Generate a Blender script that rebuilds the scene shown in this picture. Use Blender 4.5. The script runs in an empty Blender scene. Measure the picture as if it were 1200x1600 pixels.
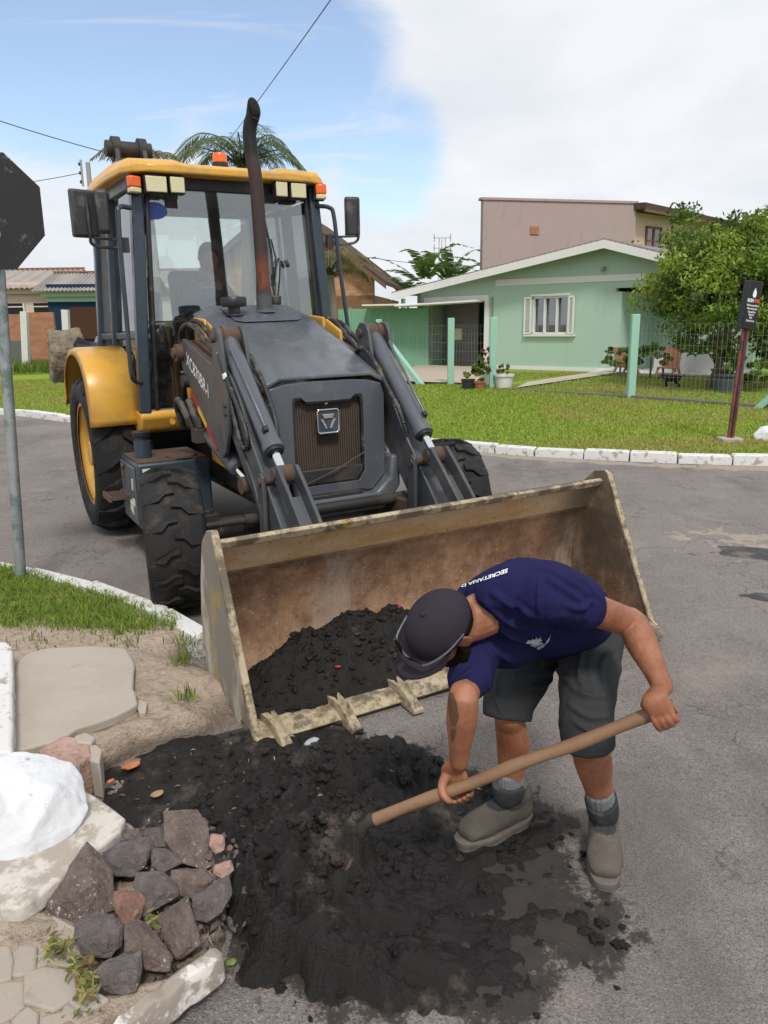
import bpy, bmesh, math, random
import numpy as np
from mathutils import Vector, Matrix, Euler
from mathutils.bvhtree import BVHTree

# ------------------------------------------------------------------ camera, sky, sun, exposure
F, TH, H, RL = 1200.0, math.radians(13.6), 1.65, math.radians(0.7)
scn = bpy.context.scene
col = scn.collection
cam_d = bpy.data.cameras.new('camera'); cam = bpy.data.objects.new('camera', cam_d); col.objects.link(cam)
cam_d.sensor_fit = 'VERTICAL'; cam_d.sensor_height = 24.0; cam_d.lens = 18.0
cam_d.clip_start = 0.05; cam_d.clip_end = 3000
cam.location = (0, 0, H)
cam.matrix_world = Matrix.Translation((0, 0, H)) @ Matrix.Rotation(math.pi/2 - TH, 4, 'X') @ Matrix.Rotation(-RL, 4, 'Z')
scn.camera = cam

def ray(px, py):
    a = (px-600)/F; b = (800-py)/F
    a, b = a*math.cos(RL)+b*math.sin(RL), -a*math.sin(RL)+b*math.cos(RL)
    c, s = math.cos(TH), math.sin(TH)
    return np.array([a, c+b*s, -s+b*c])
def ground(px, py, z=0.0):
    d = ray(px, py); return np.array([0, 0, H])+d*((z-H)/d[2])
def atY(px, py, Y):
    d = ray(px, py); return np.array([0, 0, H])+d*(Y/d[1])
def atD(px, py, de):
    return np.array([0, 0, H])+ray(px, py)*de
def on_plane(px, py, p0, n):
    d = ray(px, py); o = np.array([0, 0, H]); n = np.array(n)
    return o+d*(np.dot(np.array(p0)-o, n)/np.dot(d, n))

SUN_EL, SUN_AZ = math.radians(52), math.radians(170)     # azimuth measured from +Y towards +X
w = bpy.data.worlds.new('World'); scn.world = w; w.use_nodes = True
nt = w.node_tree; N = nt.nodes; Lk = nt.links
for n in list(N): N.remove(n)
def nd(t, **k):
    n = N.new(t)
    for a, b in k.items(): setattr(n, a, b)
    return n
wo = nd('ShaderNodeOutputWorld')
sky = nd('ShaderNodeTexSky', sky_type='NISHITA', sun_disc=False)
sky.sun_elevation = SUN_EL; sky.sun_rotation = SUN_AZ; sky.dust_density = 1.2; sky.air_density = 1.0; sky.ozone_density = 1.5
bg1 = nd('ShaderNodeBackground'); bg1.inputs[1].default_value = 0.15
Lk.new(sky.outputs[0], bg1.inputs[0])
tc = nd('ShaderNodeTexCoord')
sep = nd('ShaderNodeSeparateXYZ'); Lk.new(tc.outputs['Generated'], sep.inputs[0])
def mth(op, a, b=None, clamp=False):
    m = nd('ShaderNodeMath', operation=op); m.use_clamp = clamp
    for i, v in enumerate((a, b)):
        if v is None: continue
        if isinstance(v, (int, float)): m.inputs[i].default_value = v
        else: Lk.new(v, m.inputs[i])
    return m.outputs[0]
den = mth('ADD', mth('MAXIMUM', sep.outputs[2], 0.0), 0.22)
cx_ = mth('DIVIDE', sep.outputs[0], den); cy_ = mth('DIVIDE', sep.outputs[1], den)
cmb = nd('ShaderNodeCombineXYZ'); Lk.new(cx_, cmb.inputs[0]); Lk.new(cy_, cmb.inputs[1])
def wnoise(scale, det, rough, off, dist=0.0):
    mp = nd('ShaderNodeMapping'); mp.inputs['Location'].default_value = off; Lk.new(cmb.outputs[0], mp.inputs[0])
    n = nd('ShaderNodeTexNoise'); n.inputs['Scale'].default_value = scale; n.inputs['Detail'].default_value = det
    n.inputs['Roughness'].default_value = rough; n.inputs['Distortion'].default_value = dist
    Lk.new(mp.outputs[0], n.inputs['Vector']); return n.outputs[0]
n1 = wnoise(1.1, 7, .58, (3.1, 1.7, 0), .35)
n2 = wnoise(3.4, 7, .66, (7.3, 2.2, 1), .8)
n3 = wnoise(0.45, 3, .5, (1.3, 5.2, 2))
def hole(px, py, r0, r1):
    d = ray(px, py); d = d/np.linalg.norm(d)
    dp = nd('ShaderNodeVectorMath', operation='DOT_PRODUCT'); dp.inputs[1].default_value = tuple(d)
    nv = nd('ShaderNodeVectorMath', operation='NORMALIZE'); Lk.new(tc.outputs['Generated'], nv.inputs[0]); Lk.new(nv.outputs[0], dp.inputs[0])
    mr = nd('ShaderNodeMapRange', interpolation_type='SMOOTHSTEP')
    mr.inputs[1].default_value = math.cos(math.radians(r1)); mr.inputs[2].default_value = math.cos(math.radians(r0))
    Lk.new(dp.outputs['Value'], mr.inputs[0]); return mr.outputs[0]
hl = mth('MAXIMUM', mth('MAXIMUM', hole(130, 20, 2, 12.5), hole(440, 120, 2, 10)), hole(600, 235, 0.5, 6))
cov = mth('ADD', mth('ADD', mth('MULTIPLY', n1, 0.9), mth('MULTIPLY', n2, 0.60)), mth('MULTIPLY', n3, 0.36))
cov = mth('SUBTRACT', cov, mth('MULTIPLY', hl, 0.70))
mr = nd('ShaderNodeMapRange', interpolation_type='SMOOTHSTEP'); mr.inputs[1].default_value = 0.36; mr.inputs[2].default_value = 0.84
Lk.new(cov, mr.inputs[0])
covf = mth('ADD', mth('MULTIPLY', mr.outputs[0], 0.84), 0.12)
mps = nd('ShaderNodeMapping'); mps.inputs['Rotation'].default_value = (0, 0, .7); mps.inputs['Scale'].default_value = (.55, 2.6, 1); Lk.new(cmb.outputs[0], mps.inputs[0])
nst = nd('ShaderNodeTexNoise'); nst.inputs['Scale'].default_value = 1.5; nst.inputs['Detail'].default_value = 8; nst.inputs['Roughness'].default_value = .62; nst.inputs['Distortion'].default_value = .9; Lk.new(mps.outputs[0], nst.inputs['Vector'])
mrs = nd('ShaderNodeMapRange', interpolation_type='SMOOTHSTEP'); mrs.inputs[1].default_value = .46; mrs.inputs[2].default_value = .72; mrs.inputs[4].default_value = .6; Lk.new(nst.outputs[0], mrs.inputs[0])
covf = mth('MAXIMUM', covf, mrs.outputs[0])
cr = nd('ShaderNodeValToRGB')
cr.color_ramp.elements[0].position = .34; cr.color_ramp.elements[0].color = (.66, .69, .735, 1)
cr.color_ramp.elements[1].position = .62; cr.color_ramp.elements[1].color = (.78, .79, .815, 1)
n4 = wnoise(1.6, 5, .55, (9.3, 3.2, 4), .2)
Lk.new(n4, cr.inputs[0])
bg2 = nd('ShaderNodeBackground'); bg2.inputs[1].default_value = 0.92; Lk.new(cr.outputs[0], bg2.inputs[0])
mx = nd('ShaderNodeMixShader'); Lk.new(covf, mx.inputs[0]); Lk.new(bg1.outputs[0], mx.inputs[1]); Lk.new(bg2.outputs[0], mx.inputs[2])
Lk.new(mx.outputs[0], wo.inputs[0])

sd = bpy.data.lights.new('sun', 'SUN'); sd.energy = 2.0; sd.angle = math.radians(10); sd.color = (1, .95, .88)
so = bpy.data.objects.new('sun', sd); col.objects.link(so)
sdir = Vector((math.sin(SUN_AZ)*math.cos(SUN_EL), math.cos(SUN_AZ)*math.cos(SUN_EL), math.sin(SUN_EL)))
so.rotation_euler = sdir.to_track_quat('Z', 'Y').to_euler()
vs = scn.view_settings
vs.view_transform = 'Standard'; vs.look = 'None'; vs.gamma = 1.0; vs.exposure = 0.38; vs.use_curve_mapping = False

# ------------------------------------------------------------------ helpers
rng = np.random.default_rng(7); random.seed(7)
_perm = np.random.default_rng(3).permutation(256); _perm = np.concatenate([_perm, _perm, _perm])
_val = np.random.default_rng(4).random(256)
def vnoise(x, y, z=0.0):
    x, y, z = np.broadcast_arrays(np.asarray(x, float), np.asarray(y, float), np.asarray(z, float))
    xi, yi, zi = np.floor(x).astype(int), np.floor(y).astype(int), np.floor(z).astype(int)
    fx, fy, fz = x-xi, y-yi, z-zi
    fx, fy, fz = [f*f*f*(f*(f*6-15)+10) for f in (fx, fy, fz)]
    def h(i, j, k): return _val[_perm[_perm[_perm[i & 255]+(j & 255)]+(k & 255)]]
    r = 0
    for a in (0, 1):
        for b in (0, 1):
            for c in (0, 1):
                r = r+h(xi+a, yi+b, zi+c)*(fx if a else 1-fx)*(fy if b else 1-fy)*(fz if c else 1-fz)
    return r
def fbm(x, y, z=0.0, o=4, g=.5):
    r = 0; a = 1; t = 0
    for i in range(o):
        r = r+a*vnoise(x*2**i+13.7*i, y*2**i+5.1*i, np.asarray(z)*2**i+3.3*i); t += a; a *= g
    return r/t*2-1
def ridged(x, y, z=0.0, o=4, g=.55):
    r = 0; a = 1; t = 0
    for i in range(o):
        r = r+a*(1-np.abs(2*vnoise(x*2**i+3.7*i, y*2**i+9.1*i, np.asarray(z)*2**i+1.3*i)-1)); t += a; a *= g
    return r/t

MATS = {}
def srgb(r, g, b):
    f = lambda c: (c/255/12.92) if c/255 <= .04045 else ((c/255+.055)/1.055)**2.4
    return (f(r), f(g), f(b))
class NB:
    """small node builder for one material"""
    def __init__(s, name):
        m = bpy.data.materials.new(name); m.use_nodes = True; s.m = m; s.t = m.node_tree
        s.p = s.t.nodes['Principled BSDF']; s.o = s.t.nodes['Material Output']
        s.tc = s.t.nodes.new('ShaderNodeTexCoord'); MATS[name] = m
    def n(s, t, **k):
        x = s.t.nodes.new(t)
        for a, b in k.items(): setattr(x, a, b)
        return x
    def l(s, a, b): s.t.links.new(a, b)
    def setv(s, sock, v):
        if isinstance(v, (int, float)): sock.default_value = v
        elif isinstance(v, tuple): sock.default_value = v if len(v) == len(sock.default_value) else tuple(v)+(1,)
        else: s.l(v, sock)
    def noise(s, scale, det=5, rough=.6, dist=0, stretch=(1, 1, 1), off=(0, 0, 0), co='Object'):
        mp = s.n('ShaderNodeMapping'); mp.inputs['Scale'].default_value = stretch; mp.inputs['Location'].default_value = off
        s.l(s.tc.outputs[co], mp.inputs[0])
        x = s.n('ShaderNodeTexNoise'); x.inputs['Scale'].default_value = scale; x.inputs['Detail'].default_value = det
        x.inputs['Roughness'].default_value = rough; x.inputs['Distortion'].default_value = dist
        s.l(mp.outputs[0], x.inputs['Vector']); return x.outputs[0]
    def vor(s, scale, feature='F1', rnd=1, out=0, stretch=(1, 1, 1), co='Object'):
        mp = s.n('ShaderNodeMapping'); mp.inputs['Scale'].default_value = stretch; s.l(s.tc.outputs[co], mp.inputs[0])
        x = s.n('ShaderNodeTexVoronoi', feature=feature); x.inputs['Scale'].default_value = scale; x.inputs['Randomness'].default_value = rnd
        s.l(mp.outputs[0], x.inputs['Vector']); return x.outputs[out]
    def rng(s, v, a, b, c=0.0, d=1.0, smooth=True):
        x = s.n('ShaderNodeMapRange'); x.interpolation_type = 'SMOOTHSTEP' if smooth else 'LINEAR'
        s.l(v, x.inputs[0]); x.inputs[1].default_value = a; x.inputs[2].default_value = b; x.inputs[3].default_value = c; x.inputs[4].default_value = d
        return x.outputs[0]
    def mix(s, f, a, b, mode='MIX'):
        x = s.n('ShaderNodeMix', data_type='RGBA', blend_type=mode)
        s.setv(x.inputs[0], f); s.setv(x.inputs[6], a); s.setv(x.inputs[7], b); return x.outputs[2]
    def math(s, op, a, b=0.0, clamp=False):
        x = s.n('ShaderNodeMath', operation=op); x.use_clamp = clamp; s.setv(x.inputs[0], a); s.setv(x.inputs[1], b); return x.outputs[0]
    def bump(s, h, strength=.3, dist=.01, prev=None):
        x = s.n('ShaderNodeBump'); x.inputs['Strength'].default_value = strength; x.inputs['Distance'].default_value = dist
        s.l(h, x.inputs['Height'])
        if prev is not None: s.l(prev, x.inputs['Normal'])
        return x.outputs[0]
    def out(s, colr=None, rough=None, metal=None, normal=None, spec=None):
        if colr is not None: s.setv(s.p.inputs['Base Color'], colr)
        if rough is not None: s.setv(s.p.inputs['Roughness'], rough)
        if metal is not None: s.setv(s.p.inputs['Metallic'], metal)
        if normal is not None: s.l(normal, s.p.inputs['Normal'])
        if spec is not None: s.setv(s.p.inputs['Specular IOR Level'], spec)
        return s.m
def scl(c, k): return tuple(min(1, x*k) for x in c)
def pm(name, c, rough=.6, metal=0.0, var=.2, vs=6, bump=.0, bs=80, bd=.004, dirt=None, spec=.5, rv=.1):
    """plain material: colour with noise variation, optional dirt layer (colour, amount, scale) and fine bump"""
    b = NB(name)
    n = b.noise(vs, 5, .6)
    cc = b.mix(n, scl(c, 1-var), scl(c, 1+var))
    rr = b.rng(b.noise(vs*2.3, 4, .6, off=(3, 1, 2)), .3, .7, max(.03, rough-rv), min(1, rough+rv))
    if dirt:
        dm = b.rng(b.noise(dirt[2], 8, .65, off=(5, 2, 7)), .62-dirt[1]*.35, .72-dirt[1]*.25)
        cc = b.mix(dm, cc, dirt[0]); rr = b.math('MAXIMUM', rr, b.math('MULTIPLY', dm, .85))
    nm = b.bump(b.noise(bs, 4, .6), bump, bd) if bump else None
    return b.out(cc, rr, metal, nm, spec)

class MB:
    def __init__(s): s.v = []; s.f = []
    def add(s, vs, fs):
        o = len(s.v); s.v += [tuple(map(float, p)) for p in vs]; s.f += [tuple(i+o for i in f) for f in fs]; return s
    def box(s, c, d, rot=None, taper=None):
        hx, hy, hz = d[0]/2, d[1]/2, d[2]/2
        tx, ty = taper or (1, 1)
        P = [(-hx, -hy, -hz), (hx, -hy, -hz), (hx, hy, -hz), (-hx, hy, -hz), (-hx*tx, -hy*ty, hz), (hx*tx, -hy*ty, hz), (hx*tx, hy*ty, hz), (-hx*tx, hy*ty, hz)]
        if rot is not None:
            R = rot if isinstance(rot, Matrix) else Euler(rot).to_matrix()
            P = [R @ Vector(p) for p in P]
        return s.add([(p[0]+c[0], p[1]+c[1], p[2]+c[2]) for p in P], [(0, 3, 2, 1), (4, 5, 6, 7), (0, 1, 5, 4), (1, 2, 6, 5), (2, 3, 7, 6), (3, 0, 4, 7)])
    def bar(s, a, b, wd, th, up=(0, 0, 1)):
        a, b, up = Vector(a), Vector(b), Vector(up); d = (b-a); L = d.length; d.normalize()
        sd = d.cross(up)
        if sd.length < 1e-4: sd = d.cross(Vector((1, 0, 0)))
        sd.normalize(); u = sd.cross(d)
        P = []
        for q in (a, b):
            for i, j in ((-1, -1), (1, -1), (1, 1), (-1, 1)): P.append(q+sd*(i*wd/2)+u*(j*th/2))
        return s.add(P, [(3, 2, 1, 0), (4, 5, 6, 7), (0, 1, 5, 4), (1, 2, 6, 5), (2, 3, 7, 6), (3, 0, 4, 7)])
    def cyl(s, a, b, r0, r1=None, n=20, cap=True):
        return s.tube([a, b], [r0, r0 if r1 is None else r1], n, cap)
    def tube(s, pts, r, n=10, cap=True):
        pts = [Vector(p) for p in pts]; m = len(pts)
        rr = [r]*m if isinstance(r, (int, float)) else r
        T = []
        for i in range(m):
            t = (pts[min(i+1, m-1)]-pts[max(i-1, 0)])
            T.append(t.normalized() if t.length > 1e-9 else Vector((0, 0, 1)))
        up = Vector((0, 0, 1)) if abs(T[0].z) < .9 else Vector((1, 0, 0))
        u = T[0].cross(up).normalized()
        P = []
        for i in range(m):
            u = (u-T[i]*u.dot(T[i])).normalized(); v = T[i].cross(u)
            for k in range(n):
                a = 2*math.pi*k/n; P.append(pts[i]+(u*math.cos(a)+v*math.sin(a))*rr[i])
        Fc = [(i*n+k, i*n+(k+1) % n, (i+1)*n+(k+1) % n, (i+1)*n+k) for i in range(m-1) for k in range(n)]
        if cap: Fc += [tuple(range(n-1, -1, -1)), tuple((m-1)*n+k for k in range(n))]
        return s.add(P, Fc)
    def lathe(s, prof, a, b, n=32, closed=False):
        """prof: list of (t along axis in metres from a, radius); axis a->b"""
        a, b = Vector(a), Vector(b); d = (b-a).normalized()
        up = Vector((0, 0, 1)) if abs(d.z) < .9 else Vector((1, 0, 0))
        u = d.cross(up).normalized(); v = d.cross(u); P = []
        for t, r in prof:
            for k in range(n):
                q = 2*math.pi*k/n; P.append(a+d*t+(u*math.cos(q)+v*math.sin(q))*r)
        m = len(prof)
        Fc = [(i*n+k, (i+1)*n+k, (i+1)*n+(k+1) % n, i*n+(k+1) % n) for i in range(m-1) for k in range(n)]
        if closed: Fc += [((m-1)*n+k, k, (k+1) % n, (m-1)*n+(k+1) % n) for k in range(n)]
        else:
            Fc += [tuple(range(n)), tuple((m-1)*n+k for k in range(n-1, -1, -1))]
        return s.add(P, Fc)
    def prism(s, poly, f0, f1):
        """poly in 2D; f0,f1 map (a,b)->3D for the two faces"""
        n = len(poly); P = [f0(*p) for p in poly]+[f1(*p) for p in poly]
        return s.add(P, [tuple(range(n-1, -1, -1)), tuple(range(n, 2*n))]+[(i, (i+1) % n, n+(i+1) % n, n+i) for i in range(n)])
    def xz(s, poly, y0, y1):
        return s.prism(poly, lambda a, b: (a, y0, b), lambda a, b: (a, y1, b))
    def xy(s, poly, z0, z1):
        return s.prism(poly, lambda a, b: (a, b, z0), lambda a, b: (a, b, z1))
    def yz(s, poly, x0, x1):
        return s.prism(poly, lambda a, b: (x0, a, b), lambda a, b: (x1, a, b))
    def mesh(s, name, smooth=False, fixn=True):
        me = bpy.data.meshes.new(name); me.from_pydata(s.v, [], s.f)
        if fixn:
            bm = bmesh.new(); bm.from_mesh(me); bmesh.ops.recalc_face_normals(bm, faces=bm.faces); bm.to_mesh(me); bm.free()
        if smooth:
            me.polygons.foreach_set('use_smooth', [True]*len(me.polygons))
        me.update(); return me
    def build(s, name, m, parent=None, smooth=False, bev=0.0, seg=2, ang=35, kind=None, fixn=True):
        me = s.mesh(name, smooth, fixn)
        return obj(name, me, m, parent, bev, seg, ang, kind, smooth)
def smooth_by_angle(o, deg=35):
    me = o.data
    me.polygons.foreach_set('use_smooth', [True]*len(me.polygons))
    bm = bmesh.new(); bm.from_mesh(me); a = math.radians(deg)
    for e in bm.edges:
        if len(e.link_faces) == 2 and e.calc_face_angle(0) > a: e.smooth = False
    bm.to_mesh(me); bm.free()
def obj(name, me, m, parent=None, bev=0.0, seg=2, ang=35, kind=None, smooth=False):
    o = bpy.data.objects.new(name, me); col.objects.link(o)
    if m is not None and not me.materials:
        me.materials.append(MATS[m] if isinstance(m, str) else m)
    if parent is not None: o.parent = parent
    if bev > 0:
        md = o.modifiers.new('bevel', 'BEVEL'); md.width = bev; md.segments = seg; md.limit_method = 'ANGLE'; md.angle_limit = math.radians(ang); md.harden_normals = False
        me.polygons.foreach_set('use_smooth', [True]*len(me.polygons))
        smooth_by_angle(o, 30)
    elif smooth: smooth_by_angle(o, 45)
    if kind: o['kind'] = kind
    return o
def tag(o, label, cat, group=None):
    o['label'] = label; o['category'] = cat
    if group: o['group'] = group
    return o
def empty(name, loc=(0, 0, 0), rot=(0, 0, 0)):
    o = bpy.data.objects.new(name, None); col.objects.link(o); o.location = loc; o.rotation_euler = rot; o.empty_display_size = .1; return o
def copy_tree(o, parent=None):
    c = o.copy(); col.objects.link(c); c.parent = parent
    for ch in o.children: copy_tree(ch, c)
    return c
def cat(pts, n=8):
    """Catmull-Rom through points"""
    P = [np.array(p, float) for p in pts]; P = [2*P[0]-P[1]]+P+[2*P[-1]-P[-2]]; out = []
    for i in range(1, len(P)-2):
        for k in range(n):
            t = k/n; a, b, c, d = P[i-1:i+3]
            out.append(.5*((2*b)+(-a+c)*t+(2*a-5*b+4*c-d)*t*t+(-a+3*b-3*c+d)*t**3))
    out.append(P[-2]); return out
def np_mesh(name, V, Fq, smooth=False):
    """fast mesh from numpy: V (n,3), Fq (m,k)"""
    V = np.asarray(V, np.float32); Fq = np.asarray(Fq, np.int32)
    me = bpy.data.meshes.new(name); m, k = Fq.shape
    me.vertices.add(len(V)); me.vertices.foreach_set('co', V.ravel())
    me.loops.add(m*k); me.loops.foreach_set('vertex_index', Fq.ravel())
    me.polygons.add(m); me.polygons.foreach_set('loop_start', np.arange(0, m*k, k, dtype=np.int32)); me.polygons.foreach_set('loop_total', np.full(m, k, np.int32))
    me.update(calc_edges=True); me.validate()
    if smooth: me.polygons.foreach_set('use_smooth', [True]*len(me.polygons))
    return me
def grid_faces(nx, ny, keep=None):
    i, j = np.meshgrid(np.arange(nx-1), np.arange(ny-1), indexing='ij')
    a = i*ny+j; f = np.stack([a, a+ny, a+ny+1, a+1], -1).reshape(-1, 4)
    if keep is not None: f = f[keep.reshape(-1)]
    return f
def set_col(me, colors, name='Col'):
    """per-face colour attribute"""
    at = me.color_attributes.new(name, 'FLOAT_COLOR', 'CORNER')
    k = len(me.loops)//len(me.polygons)
    c = np.repeat(np.asarray(colors, np.float32), k, axis=0)
    at.data.foreach_set('color', np.concatenate([c, np.ones((len(c), 1), np.float32)], 1).ravel())
def text_mesh(s, size, font_bold=.0, ext=.0, align='LEFT'):
    cu = bpy.data.curves.new('t', 'FONT'); cu.body = s; cu.size = size; cu.extrude = ext; cu.offset = font_bold; cu.align_x = align; cu.resolution_u = 3
    o = bpy.data.objects.new('t', cu); col.objects.link(o)
    dg = bpy.context.evaluated_depsgraph_get(); me = bpy.data.meshes.new_from_object(o.evaluated_get(dg))
    bpy.data.objects.remove(o); bpy.data.curves.remove(cu); return me
def place_mesh(me, org, ex, ey):
    ex, ey = Vector(ex), Vector(ey); ez = ex.cross(ey)
    for v in me.vertices: c = v.co.copy(); v.co = Vector(org)+ex*c.x+ey*c.y+ez*c.z
    me.update(); return me
def pip(X, Y, poly):
    """vectorised point in polygon"""
    r = np.zeros(np.shape(X), bool); n = len(poly)
    for i in range(n):
        x0, y0 = poly[i]; x1, y1 = poly[(i+1) % n]
        c = ((y0 > Y) != (y1 > Y)) & (X < (x1-x0)*(Y-y0)/((y1-y0) if y1 != y0 else 1e-9)+x0); r ^= c
    return r
def pdist(X, Y, poly, closed=True):
    d = np.full(np.shape(X), 1e9); n = len(poly)
    for i in range(n if closed else n-1):
        x0, y0 = poly[i]; x1, y1 = poly[(i+1) % n]; dx, dy = x1-x0, y1-y0
        t = np.clip(((X-x0)*dx+(Y-y0)*dy)/(dx*dx+dy*dy+1e-12), 0, 1)
        d = np.minimum(d, np.hypot(X-x0-t*dx, Y-y0-t*dy))
    return d
def sdf(X, Y, poly): return np.where(pip(X, Y, poly), 1, -1)*pdist(X, Y, poly)      # positive inside
def sstep(a, b, x):
    t = np.clip((x-a)/(b-a), 0, 1); return t*t*(3-2*t)
# ------------------------------------------------------------------ materials
def m_asphalt():
    b = NB('asphalt')
    big = b.noise(.55, 6, .6); mid = b.noise(5, 6, .65); fine = b.noise(140, 3, .7)
    c = b.mix(b.rng(big, .32, .68), (.138, .122, .113), (.228, .203, .188))
    c = b.mix(b.rng(mid, .4, .68, 0, .6), c, (.245, .212, .188))
    st = b.vor(190, out=1); sp = b.n('ShaderNodeSeparateColor'); b.l(st, sp.inputs[0])
    c = b.mix(b.rng(sp.outputs[0], .6, .92, 0, .5), c, (.33, .30, .28))
    c = b.mix(b.rng(sp.outputs[1], .62, .9, 0, .55), c, (.07, .064, .06))
    dust = b.rng(b.noise(1.3, 7, .7, off=(4, 4, 0)), .54, .72, 0, .55); c = b.mix(dust, c, (.31, .265, .225))
    dk = b.rng(b.noise(.9, 6, .65, stretch=(1, .35, 1), off=(9, 1, 0)), .52, .70, 0, .6); c = b.mix(dk, c, (.105, .094, .089)); sm = b.rng(b.noise(7, 5, .7, off=(2, 9, 5)), .60, .72, 0, .55); c = b.mix(sm, c, (.085, .076, .072))
    cv = b.n('ShaderNodeTexVoronoi', feature='DISTANCE_TO_EDGE'); cv.inputs['Scale'].default_value = 1.1; cw = b.n('ShaderNodeVectorMath', operation='ADD'); cq = b.n('ShaderNodeTexNoise'); cq.inputs['Scale'].default_value = 3.5; cq.inputs['Detail'].default_value = 6; b.l(b.tc.outputs['Object'], cq.inputs['Vector']); cs_ = b.n('ShaderNodeVectorMath', operation='SCALE'); cs_.inputs['Scale'].default_value = .9; b.l(cq.outputs['Color'], cs_.inputs[0]); b.l(b.tc.outputs['Object'], cw.inputs[0]); b.l(cs_.outputs[0], cw.inputs[1]); b.l(cw.outputs[0], cv.inputs['Vector']); crk = b.rng(cv.outputs[0], 0, .014, 1, 0)
    crk = b.math('MULTIPLY', crk, b.rng(b.noise(1.7, 4, .6, off=(2, 7, 0)), .44, .56)); c = b.mix(b.math('MULTIPLY', crk, .75), c, (.06, .055, .05))
    h = b.math('ADD', b.math('MULTIPLY', b.vor(210), .6), b.math('MULTIPLY', fine, .6))
    nm = b.bump(h, .9, .005); nm = b.bump(mid, .4, .03, nm)
    return b.out(c, b.rng(mid, .3, .7, .72, .92), 0, nm, .35)
m_asphalt()
def m_mud(name, wet=.5, k=1.0):
    b = NB(name)
    n = b.noise(16, 7, .7); n2 = b.noise(90, 5, .7)
    c = b.mix(n, scl((.0075, .007, .007), k), scl((.025, .022, .0205), k))
    c = b.mix(b.rng(b.noise(4.5, 5, .65, off=(3, 8, 1)), .55, .72, 0, .8), c, scl((.135, .108, .085), k))
    nm = b.bump(n2, .9, .012); nm = b.bump(b.noise(240, 3, .7), .3, .003, nm)
    return b.out(c, b.rng(b.noise(9, 5, .65, off=(1, 2, 3)), .40, .66, .24+.2*(1-wet), .78), 0, nm, .32)
m_mud('mud', .6); m_mud('mud_bucket', .5, .8)
def m_dirt():
    b = NB('dirt')
    c = b.mix(b.noise(3, 7, .65), (.38, .295, .225), (.54, .44, .35))
    c = b.mix(b.rng(b.noise(14, 6, .7), .5, .72, 0, .75), c, (.215, .165, .13))
    c = b.mix(b.rng(b.vor(70), .0, .25, .6, 0), c, (.48, .43, .38))
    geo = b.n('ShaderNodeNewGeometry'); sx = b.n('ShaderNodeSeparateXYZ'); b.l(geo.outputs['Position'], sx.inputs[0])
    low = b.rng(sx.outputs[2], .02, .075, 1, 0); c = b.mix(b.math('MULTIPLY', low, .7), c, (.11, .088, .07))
    nm = b.bump(b.noise(120, 5, .7), .9, .010); nm = b.bump(b.noise(25, 5, .6), .9, .03, nm)
    return b.out(c, .95, 0, nm, .2)
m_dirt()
def m_attr(name, rough=.6, spec=.3, trans=0.0):
    b = NB(name); a = b.n('ShaderNodeVertexColor'); a.layer_name = 'Col'
    m = b.out(a.outputs[0], rough, 0, None, spec)
    if trans:
        t = b.n('ShaderNodeBsdfTranslucent'); b.l(a.outputs[0], t.inputs[0])
        x = b.n('ShaderNodeMixShader'); x.inputs[0].default_value = trans
        b.l(b.p.outputs[0], x.inputs[1]); b.l(t.outputs[0], x.inputs[2]); b.l(x.outputs[0], b.o.inputs[0])
    return m
m_attr('grass_blade', .55, .3, .35); m_attr('leaf', .5, .35, .35); m_attr('litter', .8, .2)
def m_lawn():
    b = NB('lawn')
    c = b.mix(b.noise(2.2, 6, .6), (.185, .27, .03), (.27, .36, .05))
    c = b.mix(b.rng(b.noise(.8, 5, .65, off=(2, 2, 0)), .55, .75, 0, .6), c, (.26, .25, .06))
    c = b.mix(b.rng(b.noise(60, 4, .7), .45, .75, 0, .55), c, (.11, .17, .02))
    nm = b.bump(b.noise(90, 4, .7), .6, .03)
    return b.out(c, .9, 0, nm, .15)
m_lawn()
def m_white_paint(name, c=(.74, .745, .75), under=(.36, .32, .28), amt=.25, scale=9):
    b = NB(name)
    n = b.noise(scale, 9, .68); ms = b.rng(n, .66-amt*.3, .70-amt*.22)
    cc = b.mix(b.noise(3, 4, .6, off=(1, 4, 2)), scl(c, .9), scl(c, 1.05))
    cc = b.mix(b.rng(b.noise(26, 6, .7, off=(6, 1, 0)), .6, .72, 0, .8), cc, scl(under, .9)); cc = b.mix(ms, cc, under)
    nm = b.bump(b.noise(40, 6, .65), .45, .008)
    return b.out(cc, .8, 0, nm, .3)
m_white_paint('kerb_paint', (.66, .66, .65), amt=.42, scale=12); m_white_paint('rock_paint', (.66, .67, .69), (.36, .33, .31), .12, 14)
m_white_paint('old_white', (.66, .63, .59), (.30, .26, .22), .75, 11); m_white_paint('slab_white', (.58, .54, .49), (.36, .32, .27), .7, 7)
def m_concrete(name, c, amt=.5):
    b = NB(name)
    cc = b.mix(b.noise(4, 7, .65), scl(c, .82), scl(c, 1.15)); cc = b.mix(b.rng(b.noise(9, 7, .7, dist=.6, off=(3, 3, 1)), .55, .75, 0, amt), cc, scl(c, .55))
    cc = b.mix(b.rng(b.vor(90), 0, .16, .5, 0), cc, scl(c, 1.35))
    nm = b.bump(b.noise(150, 4, .7), .35, .003); nm = b.bump(b.noise(18, 5, .6), .3, .012, nm)
    return b.out(cc, .9, 0, nm, .25)
m_concrete('concrete', (.40, .355, .30)); m_concrete('path_concrete', (.46, .41, .35)); m_concrete('cobble', (.36, .315, .265), .6); m_concrete('drive', (.44, .37, .30))
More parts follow.
